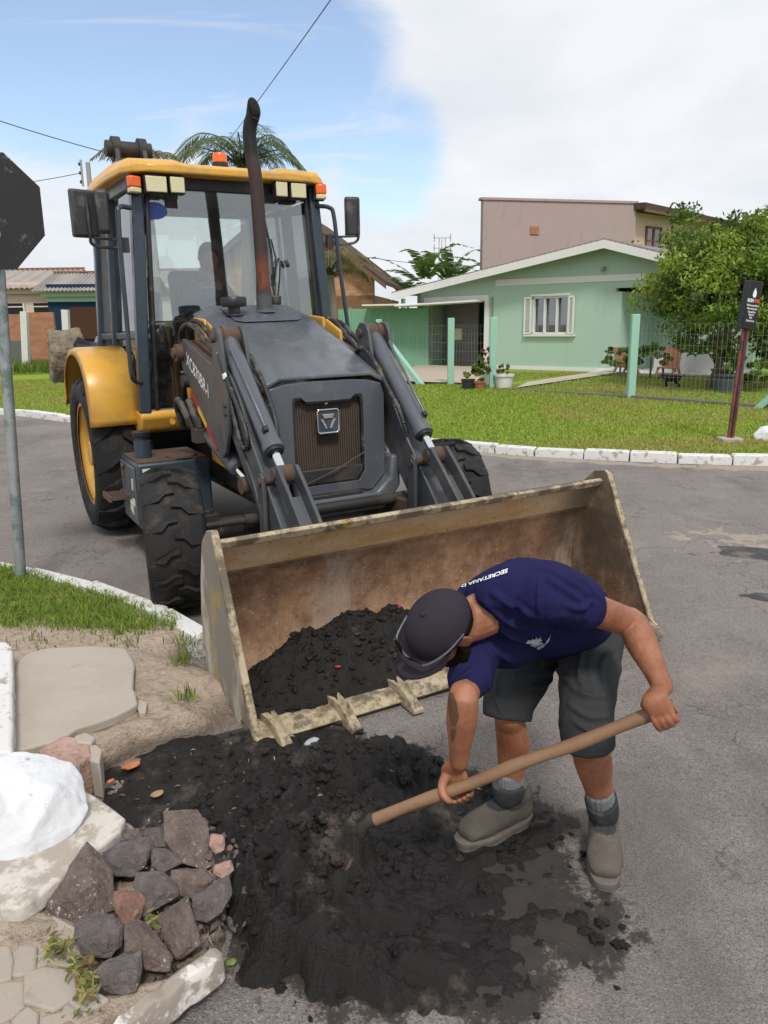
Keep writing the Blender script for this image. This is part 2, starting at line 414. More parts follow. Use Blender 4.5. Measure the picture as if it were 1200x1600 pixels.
def m_rock(name, c, specks=.5, c2=None):
    b = NB(name); oi = b.n('ShaderNodeObjectInfo')
    cc = b.mix(b.rng(b.noise(11, 9, .75), .3, .7), scl(c, .6), scl(c, 1.35)); cc = b.mix(b.rng(b.noise(3, 5, .6, off=(7, 7, 7)), .52, .7, 0, .6), cc, c2 or scl(c, 1.4))
    cc = b.mix(b.rng(b.noise(22, 6, .7, off=(2, 9, 4)), .55, .75, 0, .5), cc, (.34, .27, .21))
    v = b.noise(95, 3, .6, off=(4, 4, 4)); g = b.rng(b.noise(7, 4, .6, off=(1, 1, 8)), .45, .65)
    cc = b.mix(b.math('MULTIPLY', b.math('MULTIPLY', b.rng(v, .61, .65), g), specks), cc, (.72, .70, .68))
    nm = b.bump(b.noise(55, 7, .7), .9, .012); nm = b.bump(b.noise(14, 4, .6), .6, .03, nm)
    return b.out(cc, .82, 0, nm, .3)
m_rock('basalt', (.135, .115, .110), .8, (.21, .18, .17)); m_rock('basalt_brown', (.158, .120, .106), .8, (.235, .185, .165)); m_rock('basalt_red', (.23, .125, .10), .3, (.30, .19, .16))
m_rock('pink_granite', (.42, .27, .22), .2, (.48, .38, .33))
# machine
def m_paint(name, c, rough=.35, dirt=(.30, .24, .18), amt=.3, chip=.25, metal=0.0):
    b = NB(name)
    cc = b.mix(b.noise(2.5, 5, .6), scl(c, .86), scl(c, 1.12))
    d = b.rng(b.noise(3.5, 8, .68, off=(2, 5, 1)), .60-amt*.3, .82-amt*.2, 0, .75); cc = b.mix(d, cc, dirt)
    ch = b.rng(b.noise(38, 6, .7, off=(8, 1, 3)), .70-chip*.1, .735-chip*.1); cc = b.mix(b.math('MULTIPLY', ch, .8), cc, (.11, .07, .05))
    r = b.math('ADD', b.rng(b.noise(6, 5, .6), .3, .7, rough-.08, rough+.12), b.math('MULTIPLY', d, .35))
    nm = b.bump(b.noise(60, 4, .65), .14, .003); nm = b.bump(b.noise(3.5, 3, .5, off=(1, 2, 9)), .10, .03, nm)
    return b.out(cc, r, metal, nm, .5)
m_paint('yellow_paint', (.66, .36, .055), .30, (.34, .22, .09), .42, .15)
m_paint('hood_grey', (.088, .098, .116), .25, (.17, .17, .175), .3, .0)
m_paint('arm_grey', (.058, .063, .071), .34, (.13, .112, .095), .46, .2)
m_paint('cab_blue', (.032, .048, .066), .32, (.10, .10, .095), .2, .1)
m_paint('cyl_grey', (.085, .095, .11), .30, (.13, .115, .10), .3, .1)
m_paint('dark_steel', (.022, .021, .021), .6, (.075, .058, .045), .5, .2)
m_paint('rusty_steel', (.075, .048, .036), .7, (.15, .085, .05), .6, .2)
m_paint('hub_yellow', (.60, .33, .05), .45, (.30, .19, .09), .4, .1)
m_paint('pale_sticker', (.62, .63, .55), .5, (.34, .30, .24), .3, .1)
pm('black_plastic', (.016, .016, .018), .45, var=.3, dirt=((.09, .085, .08), .2, 5)); pm('mirror_back', (.035, .037, .04), .5, dirt=((.10, .10, .10), .3, 6))
pm('chrome', (.78, .79, .80), .12, 1.0, .05); pm('hose', (.018, .018, .019), .5, bump=.3, bs=150, dirt=((.10, .09, .08), .35, 9)); pm('interior', (.06, .062, .065), .7); pm('interior_pale', (.30, .31, .30), .7)
pm('orange_lens', (.80, .13, .012), .25, var=.1); pm('lamp_lens', (.62, .58, .36), .25, var=.15, vs=60); pm('lamp_body', (.02, .02, .02), .5)
pm('white_decal', (.80, .82, .82), .5, var=.05); pm('red_decal', (.50, .03, .025), .5, var=.15); pm('yellow_decal', (.78, .52, .03), .5, var=.1); pm('blue_decal', (.02, .06, .32), .4, var=.1); pm('cyan_decal', (.10, .35, .55), .4)
def m_rubber():
    b = NB('rubber')
    c = b.mix(b.noise(4, 6, .6), (.013, .013, .014), (.030, .029, .028)); c = b.mix(b.rng(b.noise(7, 7, .7, off=(3, 2, 1)), .5, .78, 0, .75), c, (.085, .075, .066))
    c = b.mix(b.rng(b.noise(45, 5, .7, off=(1, 6, 1)), .68, .78, 0, .5), c, (.26, .24, .22))
    return b.out(c, b.rng(b.noise(9, 5, .6), .3, .7, .55, .85), 0, b.bump(b.noise(90, 4, .7), .25, .003), .2)
m_rubber()
def m_exhaust():
    b = NB('exhaust_rust'); geo = b.n('ShaderNodeNewGeometry'); sx = b.n('ShaderNodeSeparateXYZ'); b.l(b.tc.outputs['Object'], sx.inputs[0])
    c = b.mix(b.noise(14, 6, .65), (.030, .019, .019), (.060, .036, .031)); band = b.math('MULTIPLY', b.rng(sx.outputs[2], 1.86, 1.96), b.rng(sx.outputs[2], 2.02, 2.2, 1, 0))
    c = b.mix(b.math('MULTIPLY', band, b.rng(b.noise(9, 5, .7), .35, .6)), c, (.17, .05, .02)); c = b.mix(b.rng(sx.outputs[2], 1.84, 1.90, 1, 0), c, (.08, .082, .088)); c = b.mix(b.rng(sx.outputs[2], 2.75, 2.85), c, (.010, .010, .011))
    return b.out(c, .65, 0, b.bump(b.noise(70, 5, .7), .3, .004), .4)
m_exhaust()
def m_bucket(name, inside):
    b = NB(name); sx = b.n('ShaderNodeSeparateXYZ'); b.l(b.tc.outputs['Object'], sx.inputs[0])
    big = b.noise(2.6, 8, .68); fine = b.noise(70, 6, .75)
    if inside:
        c = b.mix(b.rng(big, .3, .7), (.125, .064, .038), (.33, .195, .112)); c = b.mix(b.rng(b.noise(13, 7, .72, off=(6, 3, 1)), .45, .68, 0, .7), c, (.10, .058, .037)); c = b.mix(b.rng(b.noise(3, 7, .7, stretch=(1, 1, .2), off=(2, 2, 5)), .54, .68, 0, .6), c, (.33, .27, .22))
        band = b.rng(b.math('ADD', sx.outputs[2], b.math('MULTIPLY', b.math('SUBTRACT', b.noise(1.8, 6, .7, off=(5, 5, 5)), .5), .10)), .555, .60)
        yl = b.mix(b.noise(6, 7, .7, off=(1, 2, 9)), (.42, .28, .15), (.58, .46, .31)); yl = b.mix(b.rng(b.noise(3.2, 6, .7, stretch=(1, .3, 1), off=(4, 0, 2)), .5, .68, 0, .8), yl, (.40, .22, .05)); c = b.mix(b.math('MULTIPLY', band, .85), c, yl)
        c = b.mix(b.rng(fine, .57, .70, 0, .8), c, (.58, .46, .37)); c = b.mix(b.rng(b.noise(34, 5, .7, off=(7, 2, 2)), .58, .72, 0, .75), c, (.055, .03, .024))
        rt = b.rng(sx.outputs[1], .75, 1.05); c = b.mix(b.math('MULTIPLY', b.math('MULTIPLY', rt, b.rng(big, .38, .55)), .8), c, (.055, .048, .036))
    else:
        c = b.mix(big, (.15, .135, .115), (.27, .25, .21)); c = b.mix(b.rng(b.noise(4.5, 7, .7, stretch=(1, 1, .35), off=(3, 3, 3)), .46, .58, 0, .9), c, (.50, .46, .37)); c = b.mix(b.rng(b.noise(5, 7, .7, off=(9, 9, 1)), .52, .66, 0, .8), c, (.38, .25, .06)); c = b.mix(b.rng(fine, .62, .74, 0, .7), c, (.085, .07, .055))
    nm = b.bump(fine, .35, .004); nm = b.bump(b.noise(9, 5, .6), .2, .015, nm)
    return b.out(c, b.rng(big, .3, .7, .5, .8), 0, nm, .4)
m_bucket('bucket_in', True); m_bucket('bucket_out', False)
def m_edge():
    b = NB('bucket_edge'); c = b.mix(b.noise(8, 7, .7), (.30, .245, .15), (.52, .44, .31)); c = b.mix(b.rng(b.noise(16, 6, .7, off=(4, 4, 4)), .48, .64, 0, .85), c, (.20, .15, .095)); c = b.mix(b.rng(b.noise(5, 6, .7, off=(1, 8, 4)), .58, .68, 0, .8), c, (.45, .28, .05))
    c = b.mix(b.rng(b.noise(7, 7, .7, off=(6, 6, 6)), .48, .58, 0, .85), c, (.10, .08, .06)); c = b.mix(b.rng(b.noise(30, 6, .75, off=(2, 1, 7)), .52, .66, 0, .8), c, (.13, .10, .07)); return b.out(c, .7, 0, b.bump(b.noise(60, 5, .7), .4, .004), .35)
m_edge()
def m_glass(name, tint, refl=1.0):
    b = NB(name); b.t.nodes.remove(b.p)
    tr = b.n('ShaderNodeBsdfTransparent'); tr.inputs[0].default_value = tint+(1,); gl = b.n('ShaderNodeBsdfGlossy'); gl.inputs['Roughness'].default_value = .02; gl.inputs[0].default_value = (.95, .97, 1, 1)
    fr = b.n('ShaderNodeFresnel'); fr.inputs[0].default_value = 1.5; f = b.math('MULTIPLY', fr.outputs[0], 2.0*refl, True); f = b.math('MAXIMUM', f, .15*refl)
    df = b.n('ShaderNodeBsdfDiffuse'); df.inputs[0].default_value = (.55, .53, .50, 1)
    mx = b.n('ShaderNodeMixShader'); b.l(f, mx.inputs[0]); b.l(tr.outputs[0], mx.inputs[1]); b.l(gl.outputs[0], mx.inputs[2])
    dm = b.n('ShaderNodeMixShader'); b.l(b.rng(b.noise(5, 7, .7), .45, .8, .01, .07), dm.inputs[0]); b.l(mx.outputs[0], dm.inputs[1]); b.l(df.outputs[0], dm.inputs[2]); b.l(dm.outputs[0], b.o.inputs[0]); return b.m
m_glass('cab_glass', (.90, .94, .92), .95); m_glass('dark_glass', (.42, .46, .45)); m_glass('cab_shade_glass', (.07, .08, .085), .6); m_glass('window_glass', (.55, .58, .60), 1.3)
def m_grille():
    b = NB('grille_mesh'); v = b.vor(95, rnd=.15); c = b.mix(b.rng(v, .2, .5), (.012, .011, .010), (.10, .075, .055)); c = b.mix(b.rng(b.noise(5, 6, .65), .45, .7, 0, .6), c, (.115, .085, .06))
    return b.out(c, .85, 0, b.bump(v, .6, .008), .2)
m_grille()
# houses
def m_wall(name, c, amt=.25, bs=60):
    b = NB(name); cc = b.mix(b.noise(1.2, 6, .6), scl(c, .93), scl(c, 1.05)); cc = b.mix(b.rng(b.noise(2.0, 8, .7, stretch=(1.5, 1.5, .35), off=(3, 1, 4)), .52, .8, 0, amt), cc, scl(c, .55)); return b.out(cc, .88, 0, b.bump(b.noise(bs, 4, .6), .25, .01), .2)
m_wall('green_wall', (.40, .55, .45), .40); m_wall('pale_green', (.40, .55, .44), .2); m_wall('white_wall', (.72, .72, .70), .2); m_wall('pink_plaster', (.385, .30, .29), .6); m_wall('peach_wall', (.60, .44, .38), .2); m_wall('green_metal', (.20, .38, .27), .25); m_wall('pinkish_wall', (.62, .47, .42), .15); m_wall('blue_wall', (.014, .035, .075), .2); m_wall('brown_wood', (.075, .035, .022), .3)
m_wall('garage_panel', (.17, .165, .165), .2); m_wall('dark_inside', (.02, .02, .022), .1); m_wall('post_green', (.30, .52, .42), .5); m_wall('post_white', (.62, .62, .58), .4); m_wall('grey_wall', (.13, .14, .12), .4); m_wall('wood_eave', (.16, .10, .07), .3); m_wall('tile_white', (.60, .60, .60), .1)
def m_roof(name, c, axis, scale):
    b = NB(name); sx = b.n('ShaderNodeSeparateXYZ'); b.l(b.tc.outputs['Object'], sx.inputs[0]); wv = b.math('SINE', b.math('MULTIPLY', sx.outputs[axis], scale))
    cc = b.mix(b.noise(1.5, 7, .65), scl(c, .7), scl(c, 1.15)); cc = b.mix(b.rng(b.noise(6, 6, .7), .5, .75, 0, .5), cc, scl(c, .5)); return b.out(cc, .9, 0, b.bump(wv, .6, .03), .2)
m_roof('fibre_roof', (.36, .335, .31), 0, 36); m_roof('tile_roof', (.10, .065, .05), 0, 25); m_roof('grey_roof', (.26, .23, .21), 0, 36)
def m_brick(name, c1, c2, mo, sc):
    b = NB(name); x = b.n('ShaderNodeTexBrick'); mp = b.n('ShaderNodeMapping'); mp.inputs['Rotation'].default_value = (math.pi/2, 0, 0); b.l(b.tc.outputs['Object'], mp.inputs[0]); b.l(mp.outputs[0], x.inputs[0])
    x.inputs['Color1'].default_value = c1+(1,); x.inputs['Color2'].default_value = c2+(1,); x.inputs['Mortar'].default_value = mo+(1,); x.inputs['Scale'].default_value = sc; x.inputs['Mortar Size'].default_value = .02; x.inputs['Brick Width'].default_value = .24*2.2; x.inputs['Row Height'].default_value = .13*2.2
    cc = b.mix(b.rng(b.noise(2, 7, .7), .45, .75, 0, .5), x.outputs[0], (.22, .13, .09)); return b.out(cc, .92, 0, b.bump(x.outputs[1], -.5, .02), .2)
m_brick('brick', (.34, .135, .07), (.42, .20, .11), (.26, .20, .15), 2.2); m_brick('old_brick', (.40, .20, .11), (.52, .30, .17), (.34, .24, .16), 2.2)
# person
def m_skin():
    b = NB('skin'); c = b.mix(b.rng(b.noise(7, 6, .65), .3, .7), (.215, .078, .038), (.385, .172, .095)); c = b.mix(b.rng(b.noise(60, 6, .7, off=(2, 2, 2)), .5, .75, 0, .5), c, (.19, .062, .032)); c = b.mix(b.rng(b.noise(120, 3, .6, stretch=(1, 1, .25), off=(6, 2, 2)), .60, .72, 0, .45), c, (.10, .04, .022)); c = b.mix(b.rng(b.noise(18, 6, .7, off=(9, 9, 2)), .60, .78, 0, .4), c, (.14, .085, .06))
    m = b.out(c, .52, 0, b.bump(b.noise(120, 4, .65), .35, .003), .4); b.p.inputs['Subsurface Weight'].default_value = .08; b.p.inputs['Subsurface Radius'].default_value = (.012, .005, .003); return m
m_skin()
def m_cloth(name, c, wv=900, rough=.9, dust=0.0, dc=(.3, .26, .22)):
    b = NB(name); cc = b.mix(b.noise(8, 6, .6), scl(c, .82), scl(c, 1.2)); cc = b.mix(b.rng(b.noise(300, 2, .5), .4, .7, 0, .25), cc, scl(c, 1.6))
    if dust: cc = b.mix(b.rng(b.noise(7, 7, .7, off=(3, 3, 1)), .5, .8, 0, dust), cc, dc)
    m = b.out(cc, rough, 0, b.bump(b.noise(420, 2, .5), .2, .001), .06); return m
m_cloth('shirt_navy', (.0165, .016, .062)); m_cloth('shorts_grey', (.040, .042, .044)); m_cloth('cap_grey', (.033, .028, .036)); m_cloth('sock', (.17, .18, .19), dust=.3)
m_cloth('boot_leather', (.105, .092, .078), rough=.75, dust=.6, dc=(.25, .21, .16)); m_cloth('boot_elastic', (.040, .042, .045), dust=.4); m_cloth('boot_sole', (.13, .115, .10), rough=.8, dust=.8, dc=(.30, .25, .19)); m_cloth('operator_shirt', (.035, .045, .07)); m_cloth('beard', (.012, .009, .008)); m_cloth('tattoo', (.13, .065, .045)); pm('sunglass', (.01, .01, .012), .12, var=.05)
def m_wood():
    b = NB('handle_wood'); n = b.noise(5, 6, .65, stretch=(1, 1, 1)); f = b.noise(60, 5, .7)
    c = b.mix(n, (.17, .095, .052), (.31, .19, .11)); c = b.mix(b.rng(f, .5, .8, 0, .5), c, (.14, .08, .05)); return b.out(c, .62, 0, b.bump(f, .2, .002), .35)
m_wood()
pm('galv', (.34, .36, .37), .45, .55, .2, 9, dirt=((.16, .22, .21), .4, 6)); pm('sign_back', (.012, .012, .013), .55, var=.3, dirt=((.22, .23, .23), .16, 7)); pm('sign_black', (.010, .010, .012), .4); pm('sign_red', (.22, .055, .05), .5, dirt=((.06, .04, .04), .4, 8)); pm('sign_orange', (.70, .13, .02), .5); pm('bark', (.12, .085, .06), .9, bump=.6, bs=40, bd=.01); pm('palm_trunk', (.17, .14, .11), .9, bump=.6, bs=30, bd=.01)
pm('terracotta', (.33, .115, .06), .8); pm('pot_black', (.02, .02, .022), .6); pm('pot_white', (.66, .65, .62), .7, dirt=((.3, .26, .2), .2, 6)); pm('pot_grey', (.05, .06, .07), .7); pm('dog_fur', (.012, .011, .011), .85, bump=.4, bs=200); pm('moto_black', (.02, .02, .022), .3); pm('moto_silver', (.4, .4, .42), .3, .8); pm('wire_grey', (.42, .45, .43), .5, .3); pm('cable', (.02, .02, .022), .7); pm('pole_concrete', (.32, .30, .27), .9); pm('curtain', (.62, .62, .64), .9, vs=30); pm('red_frame', (.17, .045, .03), .6); pm('meter_box', (.70, .66, .48), .6); pm('chair_wood', (.30, .13, .07), .6); pm('red_tin', (.35, .02, .03), .35); pm('plastic_bag', (.60, .63, .66), .35)
# ------------------------------------------------------------------ ground, road, lawns, kerbs
me = np_mesh('ground', [(-1500, -1500, -.09), (1500, -1500, -.09), (1500, 1500, -.09), (-1500, 1500, -.09)], [(0, 1, 2, 3)])
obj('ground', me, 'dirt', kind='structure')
KF = [(-60, 47), (-30, 28.4), (-16, 20.2), (-7.75, 15.7), (-5.86, 14.3), (-2.5, 12.35), (.89, 10.5), (1.68, 9.97), (2.44, 9.63), (3.15, 9.33), (3.98, 9.08), (5.2, 8.85), (8, 8.6), (14, 8.4), (60, 8.3)]
KFs = cat([(a, b, 0) for a, b in KF], 6)
# road
P = [(-60, -12, 0), (60, -12, 0)]+[(p[0], p[1]+.1, 0) for p in reversed(KFs)]
me = bpy.data.meshes.new('road'); me.from_pydata(P, [], [tuple(range(len(P)))]); obj('road', me, 'asphalt', kind='structure')
# far lawn: rises gently from the kerb to the gardens
offs = [0, .15, .5, 1, 1.6, 2.4, 3.4, 4.6, 6, 7.6, 9.5, 12, 15, 20, 30, 60, 120]
V = []
for p in KFs:
    for o in offs: V.append((p[0]+o*.35, p[1]+o*.94, .095+.22*float(sstep(0, 13, o))))
def lawn_z(x, y):
    ky = np.interp(x, [p[0] for p in KFs], [p[1] for p in KFs]); return .095+.22*sstep(0, 13, (y-ky))
me = np_mesh('lawn', V, grid_faces(len(KFs), len(offs)), True); obj('lawn', me, 'lawn', kind='structure')
def blades(name, X, Y, Z, h, w, c1, c2, m='grass_blade', lean=.5, parent=None, seed=1, tint=None):
    r = np.random.default_rng(seed); n = len(X); a = r.random(n)*2*np.pi; hh = h*(.5+r.random(n)); ww = w*(.6+.8*r.random(n))
    dx, dy = np.cos(a), np.sin(a); b = r.random(n)*2*np.pi; ln = lean*hh*r.random(n)
    B = np.stack([X, Y, Z], 1); sx = np.stack([dx*ww, dy*ww, 0*ww], 1)/2
    M = B+np.stack([np.cos(b)*ln*.35, np.sin(b)*ln*.35, hh*.55], 1); T = B+np.stack([np.cos(b)*ln, np.sin(b)*ln, hh*(1-.25*lean)], 1)
    V = np.stack([B-sx, B+sx, M+sx*.75, M-sx*.75, T], 1).reshape(-1, 3); i = np.arange(n)*5
    Ft = np.concatenate([np.stack([i, i+1, i+2], 1), np.stack([i, i+2, i+3], 1), np.stack([i+3, i+2, i+4], 1)])
    me = np_mesh(name, V, Ft); t = r.random((n, 1))**1.2; v = .75+.5*r.random((n, 1)); cc = (np.array(c1)*(1-t)+np.array(c2)*t)*v
    cc = cc if tint is None else cc*(1-tint[:, None])+np.array((.36, .33, .10))*v*tint[:, None]; dry = r.random((n, 1)) < .05; cc = np.where(dry, np.array((.34, .29, .12)), cc); set_col(me, np.tile(cc, (3, 1)))
    o = obj(name, me, m, parent, kind='stuff'); return o
# near kerb stones of the left verge
KN = [(-7.0, 7.0), (-4.2, 5.75), (-2.60, 4.98), (-2.05, 4.68), (-1.52, 4.31), (-1.24, 4.05), (-.93, 3.70)]
def kerbline(pts, seg, wd, z0, z1, mats, parent, rs, vis=lambda x, y: True):
    P = [np.array(p) for p in cat([(a, b, 0) for a, b in pts], 10)]
    d = [0]
    for a, b in zip(P, P[1:]): d.append(d[-1]+np.linalg.norm(b-a))
    r = random.Random(rs); s = 0
    at = lambda q: np.array([np.interp(q, d, [p[i] for p in P]) for i in (0, 1)])
    while s < d[-1]-.1:
        L = min(seg*r.uniform(.75, 1.3), d[-1]-s); a, b = at(s+.006), at(s+L-.006); s += L
        if not vis(*a): continue
        t = (b-a)/np.linalg.norm(b-a); nrm = np.array([-t[1], t[0]])
        jz = r.uniform(-.008, .012); o0 = r.uniform(-.008, .008); m = MB()
        c = [a+nrm*(o0-wd/2), b+nrm*(o0+r.uniform(-.006, .006)-wd/2), b+nrm*(o0+wd/2), a+nrm*(o0+wd/2)]
        ins = .018
        cc = sum(c)/4; top = [q+(cc-q)/np.linalg.norm(cc-q)*ins for q in c]
        m.add([(q[0], q[1], z0) for q in c]+[(q[0], q[1], z1+jz-.02) for q in c]+[(q[0], q[1], z1+jz+r.uniform(-.004, .004)) for q in top],
              [(3, 2, 1, 0), (0, 1, 5, 4), (1, 2, 6, 5), (2, 3, 7, 6), (3, 0, 4, 7), (4, 5, 9, 8), (5, 6, 10, 9), (6, 7, 11, 10), (7, 4, 8, 11), (8, 9, 10, 11)])
        m.build('kerbstone', mats, parent, bev=.008, seg=2)
kn = empty('kerb'); kn['kind'] = 'structure'; kerbline(KN, .62, .11, -.08, .115, 'kerb_paint', kn, 5)
kf = empty('kerb'); kf['kind'] = 'structure'; kerbline(KF, .52, .17, -.08, .112, 'kerb_paint', kf, 8, lambda x, y: (-10.5 < x < -5) or (-.3 < x < 7))
# left verge: raised earth with a broken edge where the drain was dug open
VP = [(-9, 8.0), (-7.0, 6.98), (-4.2, 5.72), (-2.60, 4.95), (-2.05, 4.65), (-1.52, 4.28), (-1.24, 4.02), (-.95, 3.70), (-.66, 3.54), (-.40, 3.34), (-.36, 3.08), (-.72, 2.90), (-1.0, 2.74), (-1.09, 2.60), (-1.12, 2.48), (-.98, 2.33), (-.84, 2.20), (-.62, 2.16), (-.47, 2.02), (-.44, 1.80), (-.45, 1.64), (-.56, 1.48), (-.72, 1.36), (-1.1, 1.1), (-1.7, .7), (-4, -1), (-9, -1)]
xs = np.arange(-2.6, -.28, .012); ys = np.arange(.9, 5.1, .012); X, Y = np.meshgrid(xs, ys, indexing='ij')
S = sdf(X, Y, VP)+.012*fbm(X*9, Y*9, 0, 3)
slope = .035+.36*sstep(2.85, 3.15, Y)*(1-sstep(3.55, 3.8, Y))
def verge_top(X, Y): return .105+.012*fbm(X*2.5, Y*2.5, 1, 3)+.010*fbm(X*14, Y*14, 2, 4)
RKP = [(-.93, 2.02), (-.80, 2.22), (-.60, 2.20), (-.42, 2.05), (-.40, 1.75), (-.50, 1.58), (-.72, 1.50), (-.80, 1.70), (-.95, 1.80)]
Z = -.05+(verge_top(X, Y)+.05)*sstep(-.02, 1, S/slope*.9+.1)
Z = Z-.055*sstep(-.02, .06, sdf(X, Y, RKP))
Z = Z+sstep(.02, .1, S)*(.012*(ridged(X*7, Y*7, 3, 4)-.5)+.006*fbm(X*40, Y*40, 5, 3))
keep = (S > -.06); kf_ = keep[:-1, :-1] & keep[1:, :-1] & keep[1:, 1:] & keep[:-1, 1:]
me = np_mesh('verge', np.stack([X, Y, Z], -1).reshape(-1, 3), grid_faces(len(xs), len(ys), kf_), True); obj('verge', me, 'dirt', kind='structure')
far = [(-30, 3), (-2.59, .9), (-2.59, 4.96), (-4.2, 5.72), (-7, 6.98), (-14, 10.5), (-30, 20)]
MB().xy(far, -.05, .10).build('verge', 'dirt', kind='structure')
# grass of the near verge
GP = [(-2.59, 4.93), (-2.05, 4.63), (-1.52, 4.26), (-1.24, 4.0), (-1.02, 3.78), (-1.14, 3.77), (-1.35, 3.72), (-1.68, 3.75), (-2.09, 3.88), (-2.6, 3.95), (-3.5, 4.2), (-3.5, 5.3)]
r = np.random.default_rng(11); n = 60000
X = r.uniform(-3.4, -.95, n); Y = r.uniform(3.65, 5.35, n); s = sdf(X, Y, GP)+.09*fbm(X*6, Y*6, 0, 3)
k = (s > .0) & (r.random(n) < sstep(-.02, .12, s)*.95+.05); X, Y = X[k], Y[k]
blades('verge_grass', X, Y, verge_top(X, Y)-.01, .062, .0055, (.13, .22, .025), (.29, .39, .065), lean=1.0, seed=2)
# sparse tufts on the dirt and weeds by the kerb
X = []; Y = []
for cx, cy, n_, sp in [(-1.0, 3.62, 70, .05), (-.97, 3.42, 60, .03), (-1.35, 3.66, 60, .06), (-.86, 3.05, 40, .03), (-1.75, 3.66, 60, .09), (-2.0, 4.75, 40, .04), (-1.62, 4.42, 40, .05), (-1.4, 4.25, 30, .04)]:
    X.append(r.normal(cx, sp, n_)); Y.append(r.normal(cy, sp, n_))
X, Y = np.concatenate(X), np.concatenate(Y); blades('weed_tufts', X, Y, np.where(sdf(X, Y, VP) > .05, verge_top(X, Y), 0)-.01, .06, .006, (.11, .18, .02), (.24, .30, .06), lean=1.1, seed=3)
# lawn blades beyond the street
n = 330000; X = r.uniform(-11.5, 9, n); Y = 8.6+r.random(n)**1.4*15
ky = np.interp(X, [p[0] for p in KFs], [p[1] for p in KFs]); ok = (Y > ky+.10) & (Y < ky+13) & (np.abs(X) < .54*Y+.3) & ~((X > -4.2) & (X < -.2)); X, Y = X[ok], Y[ok]
path_ = [(2.6, 18.6), (3.1, 18.2), (6.9, 21.6), (6.3, 22.3)]; drv = [(.2, 18.9), (2.4, 19.0), (3.4, 24.6), (1.2, 26.6)]
ok = ~pip(X, Y, drv) & ~pip(X, Y, path_); X, Y = X[ok], Y[ok]
gl = .5+.5*fbm(X*1.1, Y*1.1, 0, 3)
blades('lawn_grass', X, Y, lawn_z(X, Y)-.01, .052, .015, (.19, .29, .03), (.38, .47, .075), lean=.9, seed=4, tint=.75*sstep(.52, .72, .5+.5*fbm(X*.55, Y*.8, 3, 4))+.2*sstep(.5, .8, gl))
# painted/repaired spots: dark pothole patches on the right
def blob(name, c, rx, ry, rot, z, m, seed, n=40, th=.02, amp=.25):
    rr = np.random.default_rng(seed); a = np.linspace(0, 2*np.pi, n, endpoint=False); q = 1+amp*fbm(np.cos(a)*1.7+seed, np.sin(a)*1.7, 0, 4)*1.6
    p = np.stack([np.cos(a)*rx*q, np.sin(a)*ry*q], 1); cr_, sr_ = math.cos(rot), math.sin(rot); p = p@np.array([[cr_, sr_], [-sr_, cr_]])
    V = [(c[0]+x, c[1]+y, 0.001) for x, y in p]+[(c[0]+x*.85, c[1]+y*.85, z) for x, y in p]+[(c[0], c[1], z*1.1)]
    Fc = [(i, (i+1) % n, n+(i+1) % n, n+i) for i in range(n)]+[(n+i, n+(i+1) % n, 2*n) for i in range(n)]
    me = bpy.data.meshes.new(name); me.from_pydata(V, [], Fc); return obj(name, me, m, kind='structure', smooth=True)
pm('patch_tar', (.045, .042, .042), .8, var=.4, vs=20, bump=.6, bs=90, bd=.006, dirt=((.13, .115, .10), .5, 6)); pm('sand_dust', (.29, .245, .20), .95, var=.25, vs=12, bump=.4, bs=120)
blob('road_patch', (2.80, 5.36), .33, .17, -.4, .006, 'patch_tar', 3); blob('road_patch', (2.36, 4.46), .14, .08, -.3, .006, 'patch_tar', 5); blob('road_patch', (3.5, 4.9), .3, .2, 0, .006, 'patch_tar', 9)
def film(name, x0, x1, y0, y1, f, m, h=.003):
    ax, ay = np.arange(x0, x1, .015), np.arange(y0, y1, .015); A2, B2 = np.meshgrid(ax, ay, indexing='ij'); z = h*(f(A2, B2)+.9*fbm(A2*6, B2*6, 4, 4)+.6*fbm(A2*30, B2*30, 2, 3)); q = z > -.004; q = q[:-1, :-1] & q[1:, :-1] & q[1:, 1:] & q[:-1, 1:]; obj(name, np_mesh(name, np.stack([A2, B2, z], -1).reshape(-1, 3), grid_faces(len(ax), len(ay), q), True), m, kind='stuff')
film('road_sand', 1.6, 4.2, 4.2, 6.6, lambda a, b: 1.0*np.exp(-((a-2.75)/.55)**2-((b-5.75)/.35)**2)+.9*np.exp(-((a-3.1)/.5)**2-((b-4.75)/.15)**2)-.95, 'sand_dust', .0025)
film('gutter_sand', .6, 7.0, 8.0, 10.6, lambda a, b: 1.3*np.exp(-((b-np.interp(a, [p[0] for p in KFs], [p[1] for p in KFs])+.25)/.18)**2)-.85, 'sand_dust', .0025)
film('gutter_sand', -2.6, -.7, 3.6, 5.6, lambda a, b: 1.4*np.exp(-((b-np.interp(a, [-2.6, -2.05, -1.52, -1.24, -.93], [4.98, 4.68, 4.31, 4.05, 3.70])-.16)/.12)**2)-.8, 'sand_dust', .0025)
